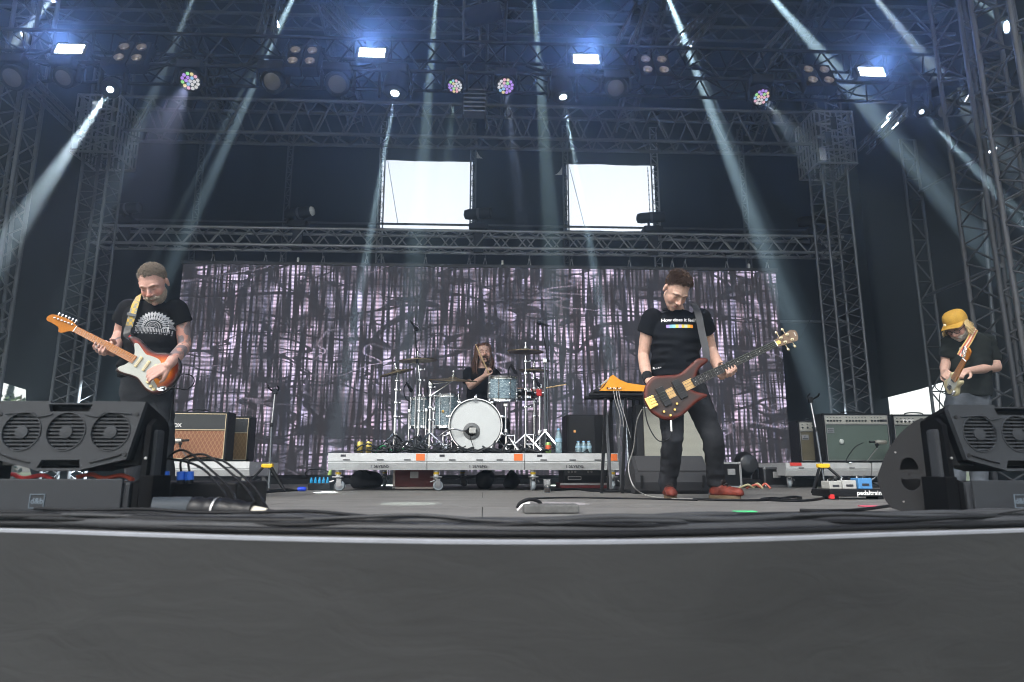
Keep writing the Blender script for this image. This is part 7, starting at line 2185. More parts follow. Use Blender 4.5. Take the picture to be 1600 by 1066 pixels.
for i, c in enumerate(pal):
 a, b_ = P(1042.5 + 41 * i / 9, 512, 4.62), P(1042.5 + 41 * (i + 1) / 9, 507, 4.62)
 mm = MB().quad((a.x, a.y, a.z), (b_.x, a.y, a.z), (b_.x, a.y, b_.z), (a.x, a.y, b_.z)).mesh("colour_bar")
 link("colour_bar", project_decal(mm, teebvh, (0, 1, 0)), mat("shirt_bar_%d" % i, c, 0.7), tee)
mm = MB()
for i in range(6):
 a = P(1021 + i * 2.6, 575 - i * 0.35, 4.62)
 mm.box(a, (0.008, 0.001, 0.006 if i % 2 else 0.010))
mm = mm.mesh("hem_print")
link("hem_print", project_decal(mm, teebvh, (0, 1, 0)), mat("shirt_print_white", (0.70, 0.70, 0.72), 0.7), tee)
m = MB()
loft(m, [(J(1060, 596), 0.165, 0.12), (J(1062, 612), 0.178, 0.128), (J(1064, 628), 0.180, 0.125), (J(1066, 638), 0.160, 0.11)])
limb(m, [hipL, hipL.lerp(kneL, 0.5), kneL, kneL.lerp(ankL, 0.35), kneL.lerp(ankL, 0.8), J(1044, 758, 0.06)], [0.098, 0.088, 0.073, 0.070, 0.062, 0.064], 20)
limb(m, [hipR, hipR.lerp(kneR, 0.5), kneR, kneR.lerp(ankR, 0.35), kneR.lerp(ankR, 0.8), J(1119, 753, 0.06)], [0.098, 0.088, 0.073, 0.070, 0.062, 0.064], 20)
me = remesh(m, 0.007, 4)
folds(me, 0.017, (5.5, 5.5, 11.0), 5.0, mask=lambda co: 0.45 + 0.75 * np.clip((0.42 - co[:, 2]) / 0.3, 0, 1))
jn = link("jeans", me, M_jean, bas, smooth=180)
bv = bvh_of(me)
pk = MB()
a = J(1122, 650)
ppts = [[P(1112 + 17 * i / 6, 650 + 24 * j / 6, 4.5) for i in range(7)] for j in range(7)]
pk.sheet(ppts)
pm = project_decal(pk.mesh("pocket"), bv, (0, 1, 0), 0.006)
link("cargo_pocket", pm, M_jean, jn)
for s, (pa, pb_) in enumerate((((1112, 650), (1129, 650)), ((1112, 655), (1129, 655)))):
 mm = MB().sheet([[P(pa[0] + (pb_[0] - pa[0]) * i / 6, pa[1] + j * 0.9, 4.5) for i in range(7)] for j in range(2)]).mesh("stitch")
 link("pocket_seam", project_decal(mm, bv, (0, 1, 0), 0.010), mat("dark_thread", (0.008, 0.008, 0.009), 0.8), jn)
M_bred = mat("oxblood_leather", (0.12, 0.024, 0.016), 0.5, spec=0.2, var=0.7, vscale=18, bump=0.2, bscale=60)
M_sole = mat("boot_sole", (0.10, 0.07, 0.04), 0.7)
M_lace = mat("dark_lace", (0.02, 0.015, 0.015), 0.8)
fl_ = G(1040, 776); fr_ = G(1120, 777)
boot(bas, (ankL.x - 0.01, ankL.y - 0.02), (-0.15, -1), 0.245, (M_bred, M_sole, M_lace), 0.13)
boot(bas, (ankR.x, ankR.y - 0.02), (0.60, -0.75), 0.24, (M_bred, M_sole, M_lace), 0.13)
kb = keep_short(0.092, 0.028, -0.045)
def kb2(p, n): return kb(p, n)
MBh = hair_cap(HM, keep_short(0.106, 0.040, -0.035), 1.01)
hr_ = MBh.build("hair", M_hairbr, bas, smooth=180)
hair_tufts(HM, lambda p, n: kb2(p, n), lambda p: 0.021 if p.z > 0.075 else 0.008, 4, n=13000, width=0.0026, lift=0.5, comb=(0.2, -0.5, 0.25), jitter=0.45).build("hair_locks", M_hairbr, hr_)
wb = MB()
d = (wr - J(1008, 575, -0.06)).normalized()
wb.lathe([(0.034, -0.068), (0.037, -0.06), (0.0365, 0.0), (0.034, 0.008)], wr, d, n=22).build("wristband", mat("black_towelling", (0.010, 0.010, 0.012), 0.95, bump=0.4, bscale=300), bas, smooth=50)
d = (wr2 - el2).normalized()
MB().lathe([(0.033, -0.012), (0.034, 0.0), (0.033, 0.012)], wr2 - d * 0.03, d, n=20, caps=False).build("wrist_strap", M_rubber, bas, smooth=50)
bg_ = empty("bass_guitar", on_bass(0.0, -0.14), "dark brown bass guitar with gold hardware held by the person with red boots", "bass guitar")
outl = [(-42, 20), (-15, 84), (25, 122), (85, 141), (150, 118), (229, 91), (300, 104), (380, 126), (425, 112), (440, 92), (425, 80), (385, 72), (350, 56), (330, 36), (322, 29), (262, -29), (258, -36), (275, -58), (300, -78), (322, -98), (318, -112), (285, -112), (219, -124), (170, -140), (126, -150), (80, -150), (50, -146), (5, -118), (-28, -72), (-40, -35)]
outl = [(a / 1000 * KB, b_ / 1000 * KB) for a, b_ in outl]
gbmat = mat("walnut_satin", (0.09, 0.05, 0.035), 0.45, attr="Col", var=0.22, vscale=6, stretch=(2, 14, 14))
guitar_body("body", outl, 0.040, BM, bg_, gbmat, burst=[(0.0, (0.07, 0.010, 0.006)), (0.012, (0.085, 0.015, 0.008)), (0.030, (0.032, 0.019, 0.016)), (0.2, (0.036, 0.028, 0.026))])
M_maple = mat("maple_stripe", (0.52, 0.33, 0.14), 0.35, var=0.25, vscale=8, stretch=(3, 30, 1))
for (ua, ub_) in ((0.100, 0.150), (0.222, 0.285)):
 MB().box(((ua + ub_) / 2 * KB, 0.002, 0.0012), ((ub_ - ua) * KB, 0.062 * KB, 0.0035)).move(BM).build("maple_inlay", M_maple, bg_)
for uc in (0.075, 0.186):
 MB().box((uc * KB, 0.0, 0.007), (0.050 * KB, 0.125 * KB, 0.016), bev=0.003).move(BM).build("pickup", mat("pickup_black", (0.012, 0.012, 0.013), 0.35), bg_)
MB().box((-0.012 * KB, 0, 0.006), (0.055 * KB, 0.075 * KB, 0.014), bev=0.003).move(BM).build("bridge_plate", M_gold, bg_)
for k in range(4): MB().box((0.0, (k - 1.5) * 0.0185 * KB, 0.017), (0.036 * KB, 0.013 * KB, 0.010), bev=0.002).move(BM).build("bridge_saddle", M_gold, bg_)
for (u, v) in ((0.095, -0.102), (0.055, -0.122), (0.030, -0.085), (0.125, -0.075)):
 knob_at(bg_, BM, u * KB, v * KB, 0.001, 0.0105, 0.018, M_gold)
wat = fretted_neck(bg_, BM, 0.285 * KB, Lb, 0.060, 0.044, Lb, 24, mat("dark_neck_wood", (0.10, 0.05, 0.03), 0.4, var=0.2), mat("ebony_board", (0.016, 0.014, 0.014), 0.4), z=0.010)
strings(bg_, BM, 0.0, Lb, 0.056 * KB, 0.036, 4, 0.021, 0.0009, 0.0016)
M_pale = mat("pale_gold", (0.55, 0.46, 0.30), 0.3, 0.9)
ho = [(0.0, 0.022), (0.03, 0.030), (0.075, 0.036), (0.130, 0.043), (0.150, 0.040), (0.172, 0.020), (0.168, -0.010), (0.150, -0.040), (0.115, -0.040), (0.06, -0.034), (0.02, -0.027), (0.0, -0.022)]
hs_ = MB().prism([(p.x, p.y) for p in catmull([(a, b_, 0) for a, b_ in ho], 4, closed=True)], -0.012, 0.003, BM @ Matrix.Translation((Lb + 0.003, 0, 0.004))).build("headstock", mat("headstock_wood", (0.15, 0.10, 0.065), 0.4, var=0.2), bg_)
MB().prism([(0.0, -0.012), (0.03, -0.014), (0.036, 0.0), (0.03, 0.014), (0.0, 0.012)], 0.003, 0.006, BM @ Matrix.Translation((Lb + 0.004, 0, 0.004))).build("gold_plate", M_gold, hs_)
lettering("headstock_mark", "~", 0.05, BM @ Matrix.Translation((Lb + 0.155, 0.004, 0.0085)) @ Matrix.Rotation(R(90), 4, 'Z'), M_white, hs_)
for (u, v, sd) in ((0.055, 0.020, 1), (0.105, 0.024, 1), (0.065, -0.018, -1), (0.118, -0.022, -1)):
 c = (Lb + u, v, 0.007)
 MB().lathe([(0.011, 0), (0.011, 0.004), (0.006, 0.005), (0.005, 0.020), (0.007, 0.022)], c, (0, 0, 1), n=12).move(BM).build("tuner_post", M_pale, hs_, smooth=40)
 tk = MB()
 tk.tube((Lb + u, v, -0.008), (Lb + u, sd * 0.062, -0.008), 0.0035, n=8)
 tk.ball((Lb + u, sd * 0.070, -0.008), (0.010, 0.012, 0.004), 12, 8)
 tk.move(BM).build("tuner_key", M_pale, hs_, smooth=50)
st1 = on_bass(0.432 * KB, 0.092 * KB, -0.02)
band([J(1083, 474, 0.02), J(1088, 482, -0.10), J(1092, 495, -0.150), J(1097, 520, -0.165), J(1103, 548, -0.20), st1], 0.052, 0.004, (0, -1, 0.1), "strap", mat("grey_leather_strap", (0.055, 0.055, 0.058), 0.5, var=0.15), bg_)
pl = on_bass(0.05 * KB, -0.148 * KB, -0.02)
MB().tube(pl, pl + Vector((0, 0, -0.075)), 0.008, n=10).build("jack_plug", M_chrome, bg_, smooth=40)
e = pl + Vector((0, 0, -0.075))
MB().path(catmull([e, e + Vector((-0.02, 0, -0.05)), e + Vector((-0.09, 0.02, -0.06)), e + Vector((-0.15, 0.05, 0.06)), e + Vector((-0.16, 0.10, 0.25))], 7), 0.004, n=7).build("lead", M_rubber, bg_, smooth=60)
o = MB().path(catmull([P(1003, 640, 4.9), P(995, 660, 5.0), P(990, 700, 5.2), P(982, 730, 5.25), P(990, 760, 5.1), G(1010, 776) + Vector((0, 0, 0.01)), G(1045, 781) + Vector((0, 0, 0.008)), G(1083, 782) + Vector((0, 0, 0.008))], 7), 0.005, n=7).build("cable", mat("pale_grey_lead", (0.28, 0.28, 0.27), 0.5), None, smooth=60)
tag(o, "thin pale instrument lead hanging in a curve left of the bassist's leg", "cable")
# guitarist on the left
Y0 = 4.85
lg = empty("person", Vector((J(232, 700).x, Y0, 0)), "grey-bearded person in black fan-print T-shirt playing a sunburst guitar", "person")
HC = J(240, 444, -0.14)
HM = head_frame(HC, 6, 40, -10, 1.10)
brg, nut = P(250, 583, 4.58), P(118.5, 515, 4.50)
SX = nut - brg
Ls = SX.length
KS = Ls / 0.648
SM = frame(brg, SX, (0.05, -1, 0.10))
s_u, s_v, s_n = (SM.to_3x3() @ Vector(q) for q in ((1, 0, 0), (0, -1, 0), (0, 0, 1)))      # s_v points up
gC = brg + s_u * (P(164, 540, 4.55) - brg).dot(s_u) - s_n * 0.004
m = MB()
head_prims(m, HM, broad=1.05)
limb(m, [HM @ Vector((0, 0.02, -0.06)), J(239, 470, -0.02), J(237, 482, 0.0)], [0.060, 0.066, 0.08], 16)
loft(m, [(J(237, 478), 0.10, 0.08), (J(237, 492), 0.17, 0.10), (J(236, 530), 0.165, 0.11), (J(233, 580), 0.16, 0.12), (J(230, 610), 0.16, 0.11)])
el = J(187, 524, 0.06); wr = gC - s_n * 0.055 - s_v * 0.02 - s_u * 0.055
limb(m, [J(203, 484, 0.0), J(194, 504, 0.03), el, el.lerp(wr, 0.5), wr], [0.066, 0.056, 0.045, 0.045, 0.031], 16)
grip_hand(m, gC, s_u, s_v, s_n, wr, rev=1, s=1.05)
el2 = J(289, 541, 0.02); wr2 = P(263, 571, 4.52)
limb(m, [J(275, 484, 0.0), J(285, 510, 0.03), el2, el2.lerp(wr2, 0.5), wr2], [0.066, 0.056, 0.046, 0.046, 0.031], 16)
hd = SM @ Vector((0.055 * KS, 0.035, 0.03))
finger_hand(m, wr2, P(240, 582, 4.50) - wr2, -s_n + Vector((0, 0, -0.2)), side=1, curl=(0.22, 0.5, 0.5), s=1.06)
hipL, hipR = J(212, 602), J(247, 602)
kneL, kneR = J(211, 690, -0.02), J(254, 690, -0.02)
ankL, ankR = J(212, 757, 0.03), J(256, 757, 0.03)
limb(m, [hipL, kneL, ankL], [0.075, 0.05, 0.035]); limb(m, [hipR, kneR, ankR], [0.075, 0.05, 0.035])
me = remesh(m, 0.0052, 6)
eye_dents(me, HM)
zsl = J(240, 503).z
paint_person(me, HM, (0.52, 0.30, 0.245), beard=(0.46, 0.32, 0.25), brow=(0.20, 0.14, 0.10), flush=0.65, tattoo=lambda co: (co[:, 2] < zsl + 0.02) & (co[:, 2] > J(240, 566).z) & (np.abs(co[:, 0] - J(237, 530).x) > 0.17) & (co[:, 0] > P(177, 540, 4.7).x))
link("body", me, M_skinA, lg, smooth=180)
m = MB()
loft(m, [(J(238, 474, -0.01), 0.085, 0.078), (J(238, 479, 0.0), 0.140, 0.10), (J(237, 488), 0.185, 0.125), (J(236, 500), 0.188, 0.138), (J(235, 525), 0.185, 0.150), (J(234, 550), 0.188, 0.160), (J(232, 575), 0.190, 0.160), (J(230, 592), 0.188, 0.150)])
cone(m, J(203, 485), J(191, 505, 0.03), 0.085, 0.076); cone(m, J(275, 485), J(285, 506, 0.03), 0.085, 0.076)
m.ball(J(203, 485), 0.085, 16, 10); m.ball(J(275, 485), 0.085, 16, 10)
me = remesh(m, 0.007, 5)
folds(me, 0.024, (3.5, 3.5, 9.0), 11.0, mask=lambda co: np.clip((J(236, 520).z - co[:, 2]) / 0.12, 0.10, 1))
tb_ = bvh_of(me)
tee = link("t_shirt", me, M_tee, lg, smooth=180)
fc = P(237.5, 511, 4.7); sc_ = 4.7 / FPX / 0.99
flat = MB()
def poly(pts): flat.add([Vector((fc.x + a * sc_, fc.y, fc.z + b_ * sc_)) for a, b_ in pts], [tuple(range(len(pts)))])
for (r0, r1, n, wd) in ((17.5, 26.5, 17, 2.1), (12.0, 18.5, 15, 1.5)):
 for i in range(n):
  a = math.pi * (i + 0.5) / n
  ca, sa = math.cos(a), math.sin(a)
  def pt(r, t): return (ca * r - sa * t, sa * r + ca * t)
  poly([pt(r0, -wd * 0.35), pt(r0 + (r1 - r0) * 0.55, -wd), pt(r1, 0), pt(r0 + (r1 - r0) * 0.55, wd), pt(r0, wd * 0.35)])
for (r0, r1) in ((9.0, 10.2), (6.6, 7.4)):
 for i in range(14):
  a, b_ = math.pi * i / 14, math.pi * (i + 0.8) / 14
  poly([(math.cos(a) * r0, math.sin(a) * r0), (math.cos(a) * r1, math.sin(a) * r1), (math.cos(b_) * r1, math.sin(b_) * r1), (math.cos(b_) * r0, math.sin(b_) * r0)])
for i in range(9):
 a = math.pi * (i + 0.5) / 9
 poly([(math.cos(a) * 2, math.sin(a) * 2), (math.cos(a - 0.07) * 5.5, math.sin(a - 0.07) * 5.5), (math.cos(a + 0.07) * 5.5, math.sin(a + 0.07) * 5.5)])
for i in range(26):
 x = -25 + 2 * i
 poly([(x, -1.2 - 0.4 * (i % 3)), (x + 0.9, -1.2), (x + 0.9, -7.2 - (i % 2)), (x, -7.2)])
 if i % 3 != 1: poly([(x, -9.0), (x + 1.2, -9.0), (x + 1.0, -10.4), (x, -10.2)])
poly([(-26, -0.9), (26, -0.9), (26, 0.0), (-26, 0.0)])
fm = flat.mesh("fan_print")
link("fan_print", project_decal(fm, tb_, (0, 1, 0)), mat("shirt_print_grey", (0.42, 0.43, 0.45), 0.75, var=0.2, vscale=60), tee)
MB().path([J(238, 474, -0.01) + Vector((0.083 * math.cos(a), 0.076 * math.sin(a), 0.004)) for a in [2 * math.pi * k / 24 for k in range(25)]], 0.008, n=7).build("collar", M_tee, tee, smooth=60)
m = MB()
loft(m, [(J(230, 582), 0.165, 0.135), (J(230, 600), 0.175, 0.135), (J(230, 618), 0.178, 0.125), (J(231, 632), 0.165, 0.11)])
limb(m, [hipL, hipL.lerp(kneL, 0.5), kneL, kneL.lerp(ankL, 0.5), J(212, 764, 0.03)], [0.098, 0.088, 0.073, 0.068, 0.066], 20)
limb(m, [hipR, hipR.lerp(kneR, 0.5), kneR, kneR.lerp(ankR, 0.5), J(256, 764, 0.03)], [0.100, 0.090, 0.075, 0.070, 0.068], 20)
me = remesh(m, 0.007, 4)
folds(me, 0.013, (5.0, 5.0, 9.0), 15.0)
link("jeans", me, M_jean, lg, smooth=180)
M_bblk = mat("black_leather", (0.015, 0.015, 0.016), 0.4, bump=0.2, bscale=60)
boot(lg, (ankL.x, ankL.y), (-0.25, -1), 0.28, (M_bblk, M_rubber, M_lace), 0.12, name="shoe")
boot(lg, (ankR.x, ankR.y), (0.3, -1), 0.28, (M_bblk, M_rubber, M_lace), 0.12, name="shoe")
kg = keep_short(0.086, 0.022, -0.045, 6)
hr_ = hair_cap(HM, keep_short(0.100, 0.034, -0.035, 6), 1.01).build("hair", M_hairgr, lg, smooth=180)
hair_tufts(HM, kg, lambda p: 0.013 if p.z > 0.07 else 0.007, 9, n=13000, width=0.0022, lift=0.25, comb=(0.4, 0.3, 0.05), jitter=0.4, shell=(0.080, 0.098, 0.085)).build("hair_locks", M_hairgr, hr_)
def kbeard(p, n):
 return 1.0 if (p.z < -0.040 - 0.35 * max(0, -p.y - 0.05) and p.y < 0.012 and not (abs(p.x) < 0.019 and -0.080 < p.z < -0.058 and p.y < -0.05) and not (p.z > -0.048 and abs(p.x) < 0.05 and p.y < -0.04)) else 0.0
hair_tufts(HM, kbeard, 0.012, 12, n=16000, width=0.0018, lift=0.25, comb=(0, -0.2, -0.7), jitter=0.25, shell=(0.066, 0.072, 0.084), centre=(0, -0.027, -0.035)).build("beard", M_beard, lg)
hair_tufts(HM, lambda p, n: 1.0 if (abs(p.x) < 0.032 and -0.058 < p.z < -0.046 and p.y < -0.05) else 0.0, 0.011, 14, n=9000, width=0.0026, lift=0.15, comb=(0, -0.1, -0.8), jitter=0.25, shell=(0.066, 0.078, 0.084), centre=(0, -0.027, -0.035)).build("moustache", M_beard, lg)
sg = empty("electric_guitar", SM @ Vector((0, 0.15, 0)), "sunburst electric guitar with white pickguard and maple neck", "electric guitar")
outl = [(-122, 0), (-118, 55), (-95, 110), (-55, 148), (-10, 160), (40, 150), (85, 128), (125, 115), (165, 118), (210, 132), (255, 145), (300, 142), (325, 128), (322, 112), (300, 100), (270, 82), (240, 62), (222, 40), (216, 28), (205, -28), (210, -45), (228, -65), (252, -85), (268, -105), (265, -122), (245, -130), (210, -128), (170, -118), (130, -112), (95, -118), (50, -140), (0, -155), (-45, -150), (-85, -120), (-110, -70), (-120, -30)]
outl = [(a / 1000 * KS, -b_ / 1000 * KS) for a, b_ in outl]
guitar_body("body", outl, 0.042, SM, sg, mat("sunburst_lacquer", (0.5, 0.2, 0.05), 0.3, attr="Col", coat=0.15), burst=[(0.0, (0.010, 0.008, 0.008)), (0.009, (0.014, 0.008, 0.007)), (0.018, (0.09, 0.009, 0.005)), (0.030, (0.26, 0.024, 0.003)), (0.048, (0.48, 0.10, 0.007)), (0.075, (0.60, 0.20, 0.014))])
pg = [(220, -26), (232, -60), (252, -84), (258, -102), (240, -112), (205, -110), (160, -100), (110, -96), (70, -112), (20, -132), (-25, -134), (-48, -118), (-40, -92), (-5, -70), (20, -52), (24, -20), (26, 40), (30, 62), (60, 80), (110, 78), (150, 70), (185, 84), (225, 104), (250, 110), (262, 98), (245, 74), (226, 48), (220, 28)]
pgp = [(p.x, p.y) for p in catmull([(a / 1000 * KS, -b_ / 1000 * KS, 0) for a, b_ in pg], 3, closed=True)]
MB().prism(pgp, 0.0005, 0.0035, SM).build("pickguard", mat("mint_white_plastic", (0.42, 0.43, 0.39), 0.4, var=0.05), sg)
M_cream = mat("aged_cream", (0.62, 0.50, 0.26), 0.4)
for uc, tilt in ((0.165, 0), (0.105, 0), (0.045, 9)):
 MB().box((0, 0, 0.006), (0.020 * KS, 0.082 * KS, 0.013), bev=0.005).move(SM @ Matrix.Translation((uc * KS, 0, 0)) @ Matrix.Rotation(R(tilt), 4, 'Z')).build("pickup", M_cream, sg)
 for k in range(6): MB().lathe([(0.0026, 0), (0.0024, 0.002), (0, 0.002)], (uc * KS, (k - 2.5) * 0.0105 * KS, 0.0125), (0, 0, 1), n=8).move(SM).build("pole_piece", M_steel, sg)
MB().box((-0.006, 0, 0.004), (0.042 * KS, 0.078 * KS, 0.010), bev=0.003).move(SM).build("bridge_plate", M_chrome, sg)
for k in range(6): MB().box((0.0, (k - 2.5) * 0.0105, 0.0115), (0.022, 0.009, 0.006), bev=0.0015).move(SM).build("bridge_saddle", M_chrome, sg)
for (u, v) in ((0.030, 0.092), (-0.004, 0.108), (-0.032, 0.118)): knob_at(sg, SM, u * KS, v * KS, 0.0035, 0.0115, 0.014, M_cream)
jp = SM @ Vector((-0.072 * KS, 0.088 * KS, 0.001))
MB().lathe([(0.017, 0), (0.016, 0.003), (0.010, 0.002), (0.007, -0.003), (0, -0.004)], (0, 0, 0), (0, 0, 1), n=20).move(SM @ Matrix.Translation((-0.072 * KS, 0.088 * KS, 0.001)) @ Matrix.Rotation(R(35), 4, 'Z') @ Matrix.Diagonal((1.9, 1, 1, 1))).build("jack_plate", M_chrome, sg, smooth=50)
M_mneck = mat("maple_lacquer", (0.40, 0.14, 0.014), 0.5, spec=0.1, var=0.15, vscale=6, stretch=(3, 25, 3))
fretted_neck(sg, SM, 0.205 * KS, Ls, 0.056, 0.043, Ls, 21, M_mneck, M_mneck, z=0.006, dots=M_ink)
strings(sg, SM, 0.0, Ls, 0.052 * KS, 0.035, 6, 0.0155, 0.0003, 0.0006)
ho = [(0.0, 0.021), (0.012, 0.022), (0.03, 0.034), (0.055, 0.060), (0.075, 0.062), (0.085, 0.046), (0.10, 0.036), (0.125, 0.034), (0.150, 0.032), (0.172, 0.034), (0.186, 0.018), (0.180, -0.006), (0.160, -0.022), (0.12, -0.031), (0.08, -0.036), (0.045, -0.036), (0.02, -0.028), (0.0, -0.021)]
hs_ = MB().prism([(p.x, p.y) for p in catmull([(a * 1.05, b_ * 1.02, 0) for a, b_ in ho], 4, closed=True)], -0.012, 0.002, SM @ Matrix.Translation((Ls + 0.003, 0, 0.002))).build("headstock", M_mneck, sg, smooth=30)
for k in range(6):
 u = Ls + 0.035 + 0.0235 * k; v = -0.018 + 0.0028 * k
 MB().lathe([(0.006, 0), (0.0055, 0.003), (0.0035, 0.004), (0.0035, 0.015)], (u, v, 0.004), (0, 0, 1), n=10).move(SM).build("tuner_post", M_chrome, hs_, smooth=40)
 MB().tube((u, v - 0.006, -0.006), (u, -0.044 + 0.002 * k, -0.006), 0.003, n=6).ball((u, -0.052 + 0.002 * k, -0.006), (0.0075, 0.010, 0.004), 10, 8).move(SM).build("tuner_key", M_chrome, hs_, smooth=50)
M_strap = bpy.data.materials.new("woven_yellow_strap"); M_strap.use_nodes = True
nt = M_strap.node_tree; b = nt.nodes["Principled BSDF"]
t = nt.nodes.new("ShaderNodeTexCoord"); ck = nt.nodes.new("ShaderNodeTexChecker"); ck.inputs['Scale'].default_value = 48
ck.inputs['Color1'].default_value = (0.48, 0.31, 0.04, 1); ck.inputs['Color2'].default_value = (0.20, 0.20, 0.17, 1)
nt.links.new(t.outputs['Object'], ck.inputs['Vector']); nt.links.new(ck.outputs[0], b.inputs['Base Color']); b.inputs['Roughness'].default_value = 0.8
s0 = SM @ Vector((0.315 * KS, -0.128 * KS, -0.02))
mid = J(201, 511, -0.19)
band([J(217, 461, 0.02), J(214, 468, -0.11), J(210, 480, -0.17), J(205, 497, -0.20), mid], 0.050, 0.004, (0, -1, 0.1), "strap", M_strap, sg)
band([mid + Vector((0, -0.002, 0.01)), J(198, 522, -0.21), s0], 0.046, 0.005, (0, -1, 0.1), "strap_end", M_bblk, sg)
MB().box(J(206, 492, -0.208), (0.066, 0.008, 0.022), Matrix.Rotation(R(12), 3, 'Y'), 0.003).build("strap_buckle", M_alud, sg)
MB().lathe([(0.008, 0), (0.010, 0.01), (0.010, 0.016)], s0, (-0.6, -0.6, 0.4), n=10).build("strap_button", mat("red_plastic", (0.6, 0.03, 0.03), 0.4), sg)
MB().path(catmull([jp + s_n * 0.004, P(272, 606, 4.45), P(290, 609, 4.5), P(302, 600, 4.55), P(302, 590, 4.6), P(292, 585, 4.68), P(276, 588, 4.75), P(272, 610, 4.78), P(268, 640, 4.8), P(262, 690, 4.8), P(258, 745, 4.8)], 7), 0.004, n=7).build("lead", M_rubber, sg, smooth=60)
# drummer
Y0 = 7.75
dr = empty("person", Vector((J(752, 640).x, Y0, ZR)), "long-haired person in black T-shirt playing the drums with a raised stick", "person")
HC = J(756, 553, -0.05)
HM = head_frame(HC, 6, -4, -6, 1.02)
m = MB()
head_prims(m, HM, mouth_open=0.010)
limb(m, [HM @ Vector((0, 0.02, -0.06)), J(754, 573), J(752, 583)], [0.053, 0.056, 0.07], 14)
loft(m, [(J(752, 580), 0.09, 0.07), (J(752, 590), 0.15, 0.09), (J(752, 620), 0.145, 0.10), (J(752, 665), 0.145, 0.11)])
el = J(736, 604, -0.16); wr = J(757, 588, -0.36)
limb(m, [J(733, 583), J(732, 595, -0.07), el, el.lerp(wr, 0.5), wr], [0.056, 0.048, 0.040, 0.040, 0.028], 14)
finger_hand(m, wr, (0.35, -0.5, 0.8), (0.9, 0.2, 0.1), side=-1, curl=(0.9, 1.2, 0.8), s=1.0)
el2 = J(790, 612, -0.05); wr2 = J(838, 611, -0.33)
limb(m, [J(771, 584), J(782, 600, 0.0), el2, el2.lerp(wr2, 0.5), wr2], [0.056, 0.048, 0.040, 0.040, 0.028], 14)
finger_hand(m, wr2, (0.9, -0.35, -0.1), (0, -0.3, -1), side=-1, curl=(0.9, 1.2, 0.8), s=1.0)
for s in (-1, 1):
 hip = J(752 + s * 10, 668); kn = hip + Vector((s * 0.18, -0.36, 0.02)); an = Vector((kn.x, kn.y - 0.02, ZR + 0.06))
 limb(m, [hip, kn, an, an + Vector((0, -0.12, -0.03))], [0.075, 0.055, 0.038, 0.035])
me = remesh(m, 0.006, 4); eye_dents(me, HM)
paint_person(me, HM, (0.47, 0.295, 0.235), brow=(0.10, 0.05, 0.03), beard=None, stubble=(0.16, 0.09, 0.06), flush=0.35, open_mouth=0.010)
link("body", me, M_skinA, dr, smooth=180)
m = MB()
loft(m, [(J(753, 577), 0.07, 0.068), (J(753, 581), 0.12, 0.085), (J(752, 588), 0.175, 0.11), (J(752, 600), 0.178, 0.12), (J(752, 625), 0.17, 0.125), (J(752, 668), 0.175, 0.14)])
cone(m, J(733, 584), J(732, 598, -0.08), 0.074, 0.066); cone(m, J(771, 585), J(781, 599, 0.0), 0.074, 0.066)
m.ball(J(733, 584), 0.074, 14, 9); m.ball(J(771, 585), 0.074, 14, 9)
me = remesh(m, 0.008, 5); folds(me, 0.010, (5, 5, 10), 21.0)
link("t_shirt", me, M_tee2, dr, smooth=180)
m = MB()
for s in (-1, 1):
 hip = J(752 + s * 10, 668); kn = hip + Vector((s * 0.18, -0.36, 0.02)); an = Vector((kn.x, kn.y - 0.02, ZR + 0.05))
 limb(m, [hip, hip.lerp(kn, 0.5), kn, an], [0.10, 0.09, 0.072, 0.062], 16)
me = remesh(m, 0.009, 4); folds(me, 0.010, (5, 5, 9), 25.0)
link("jeans", me, M_jean, dr, smooth=180)
M_hairl = mat("long_auburn_hair", (0.085, 0.040, 0.022), 0.45, var=0.4, vscale=30)
kl = keep_short(0.080, 0.010, -0.10)
hr_ = hair_cap(HM, kl, 1.03).build("hair", M_hairl, dr, smooth=180)
rnd = random.Random(5)
locks = MB()
Hinv = HM.to_3x3()
for k in range(330):
 a = rnd.uniform(-2.35, 2.35)                      # round the back of the head, 0 = back
 st = HM @ Vector((0.080 * math.sin(a), 0.018 + 0.100 * math.cos(a) * (1 if math.cos(a) > 0 else 0.62), 0.05 + rnd.uniform(-0.03, 0.065)))
 top_ = HM @ Vector((0.02 * math.sin(a), 0.01, 0.130))
 o_ = Vector((math.sin(a), math.cos(a) * 0.8, 0))
 ln = rnd.uniform(0.20, 0.31)
 p1 = st + o_ * 0.016 + Vector((0, 0, -0.07)); p2 = p1 + o_ * rnd.uniform(-0.008, 0.022) + Vector((rnd.gauss(0, 0.010), rnd.gauss(0, 0.010), -ln * 0.5))
 p3 = p2 + Vector((rnd.gauss(0, 0.018), rnd.gauss(0, 0.015) - 0.01, -ln * 0.38))
 locks.path(catmull([top_, st + o_ * 0.006, p1, p2, p3], 4), [0.004] * 8 + [0.0045] * 4 + [0.004, 0.003, 0.002, 0.0012, 0.0006][:5], n=5)
locks.build("hair_locks", M_hairl, hr_, smooth=60)
hair_tufts(HM, lambda p, n: 1.0 if (p.z < -0.075 and p.y < -0.03 and abs(p.x) < 0.03) or (abs(p.x) < 0.030 and -0.060 < p.z < -0.047 and p.y < -0.05) else 0.0, 0.014, 31, n=7000, width=0.003, lift=0.3, comb=(0, -0.2, -0.7), jitter=0.25, shell=(0.066, 0.076, 0.084), centre=(0, -0.027, -0.035)).build("goatee", M_hairl, dr)
M_stick = mat("hickory", (0.62, 0.44, 0.24), 0.5, var=0.1)
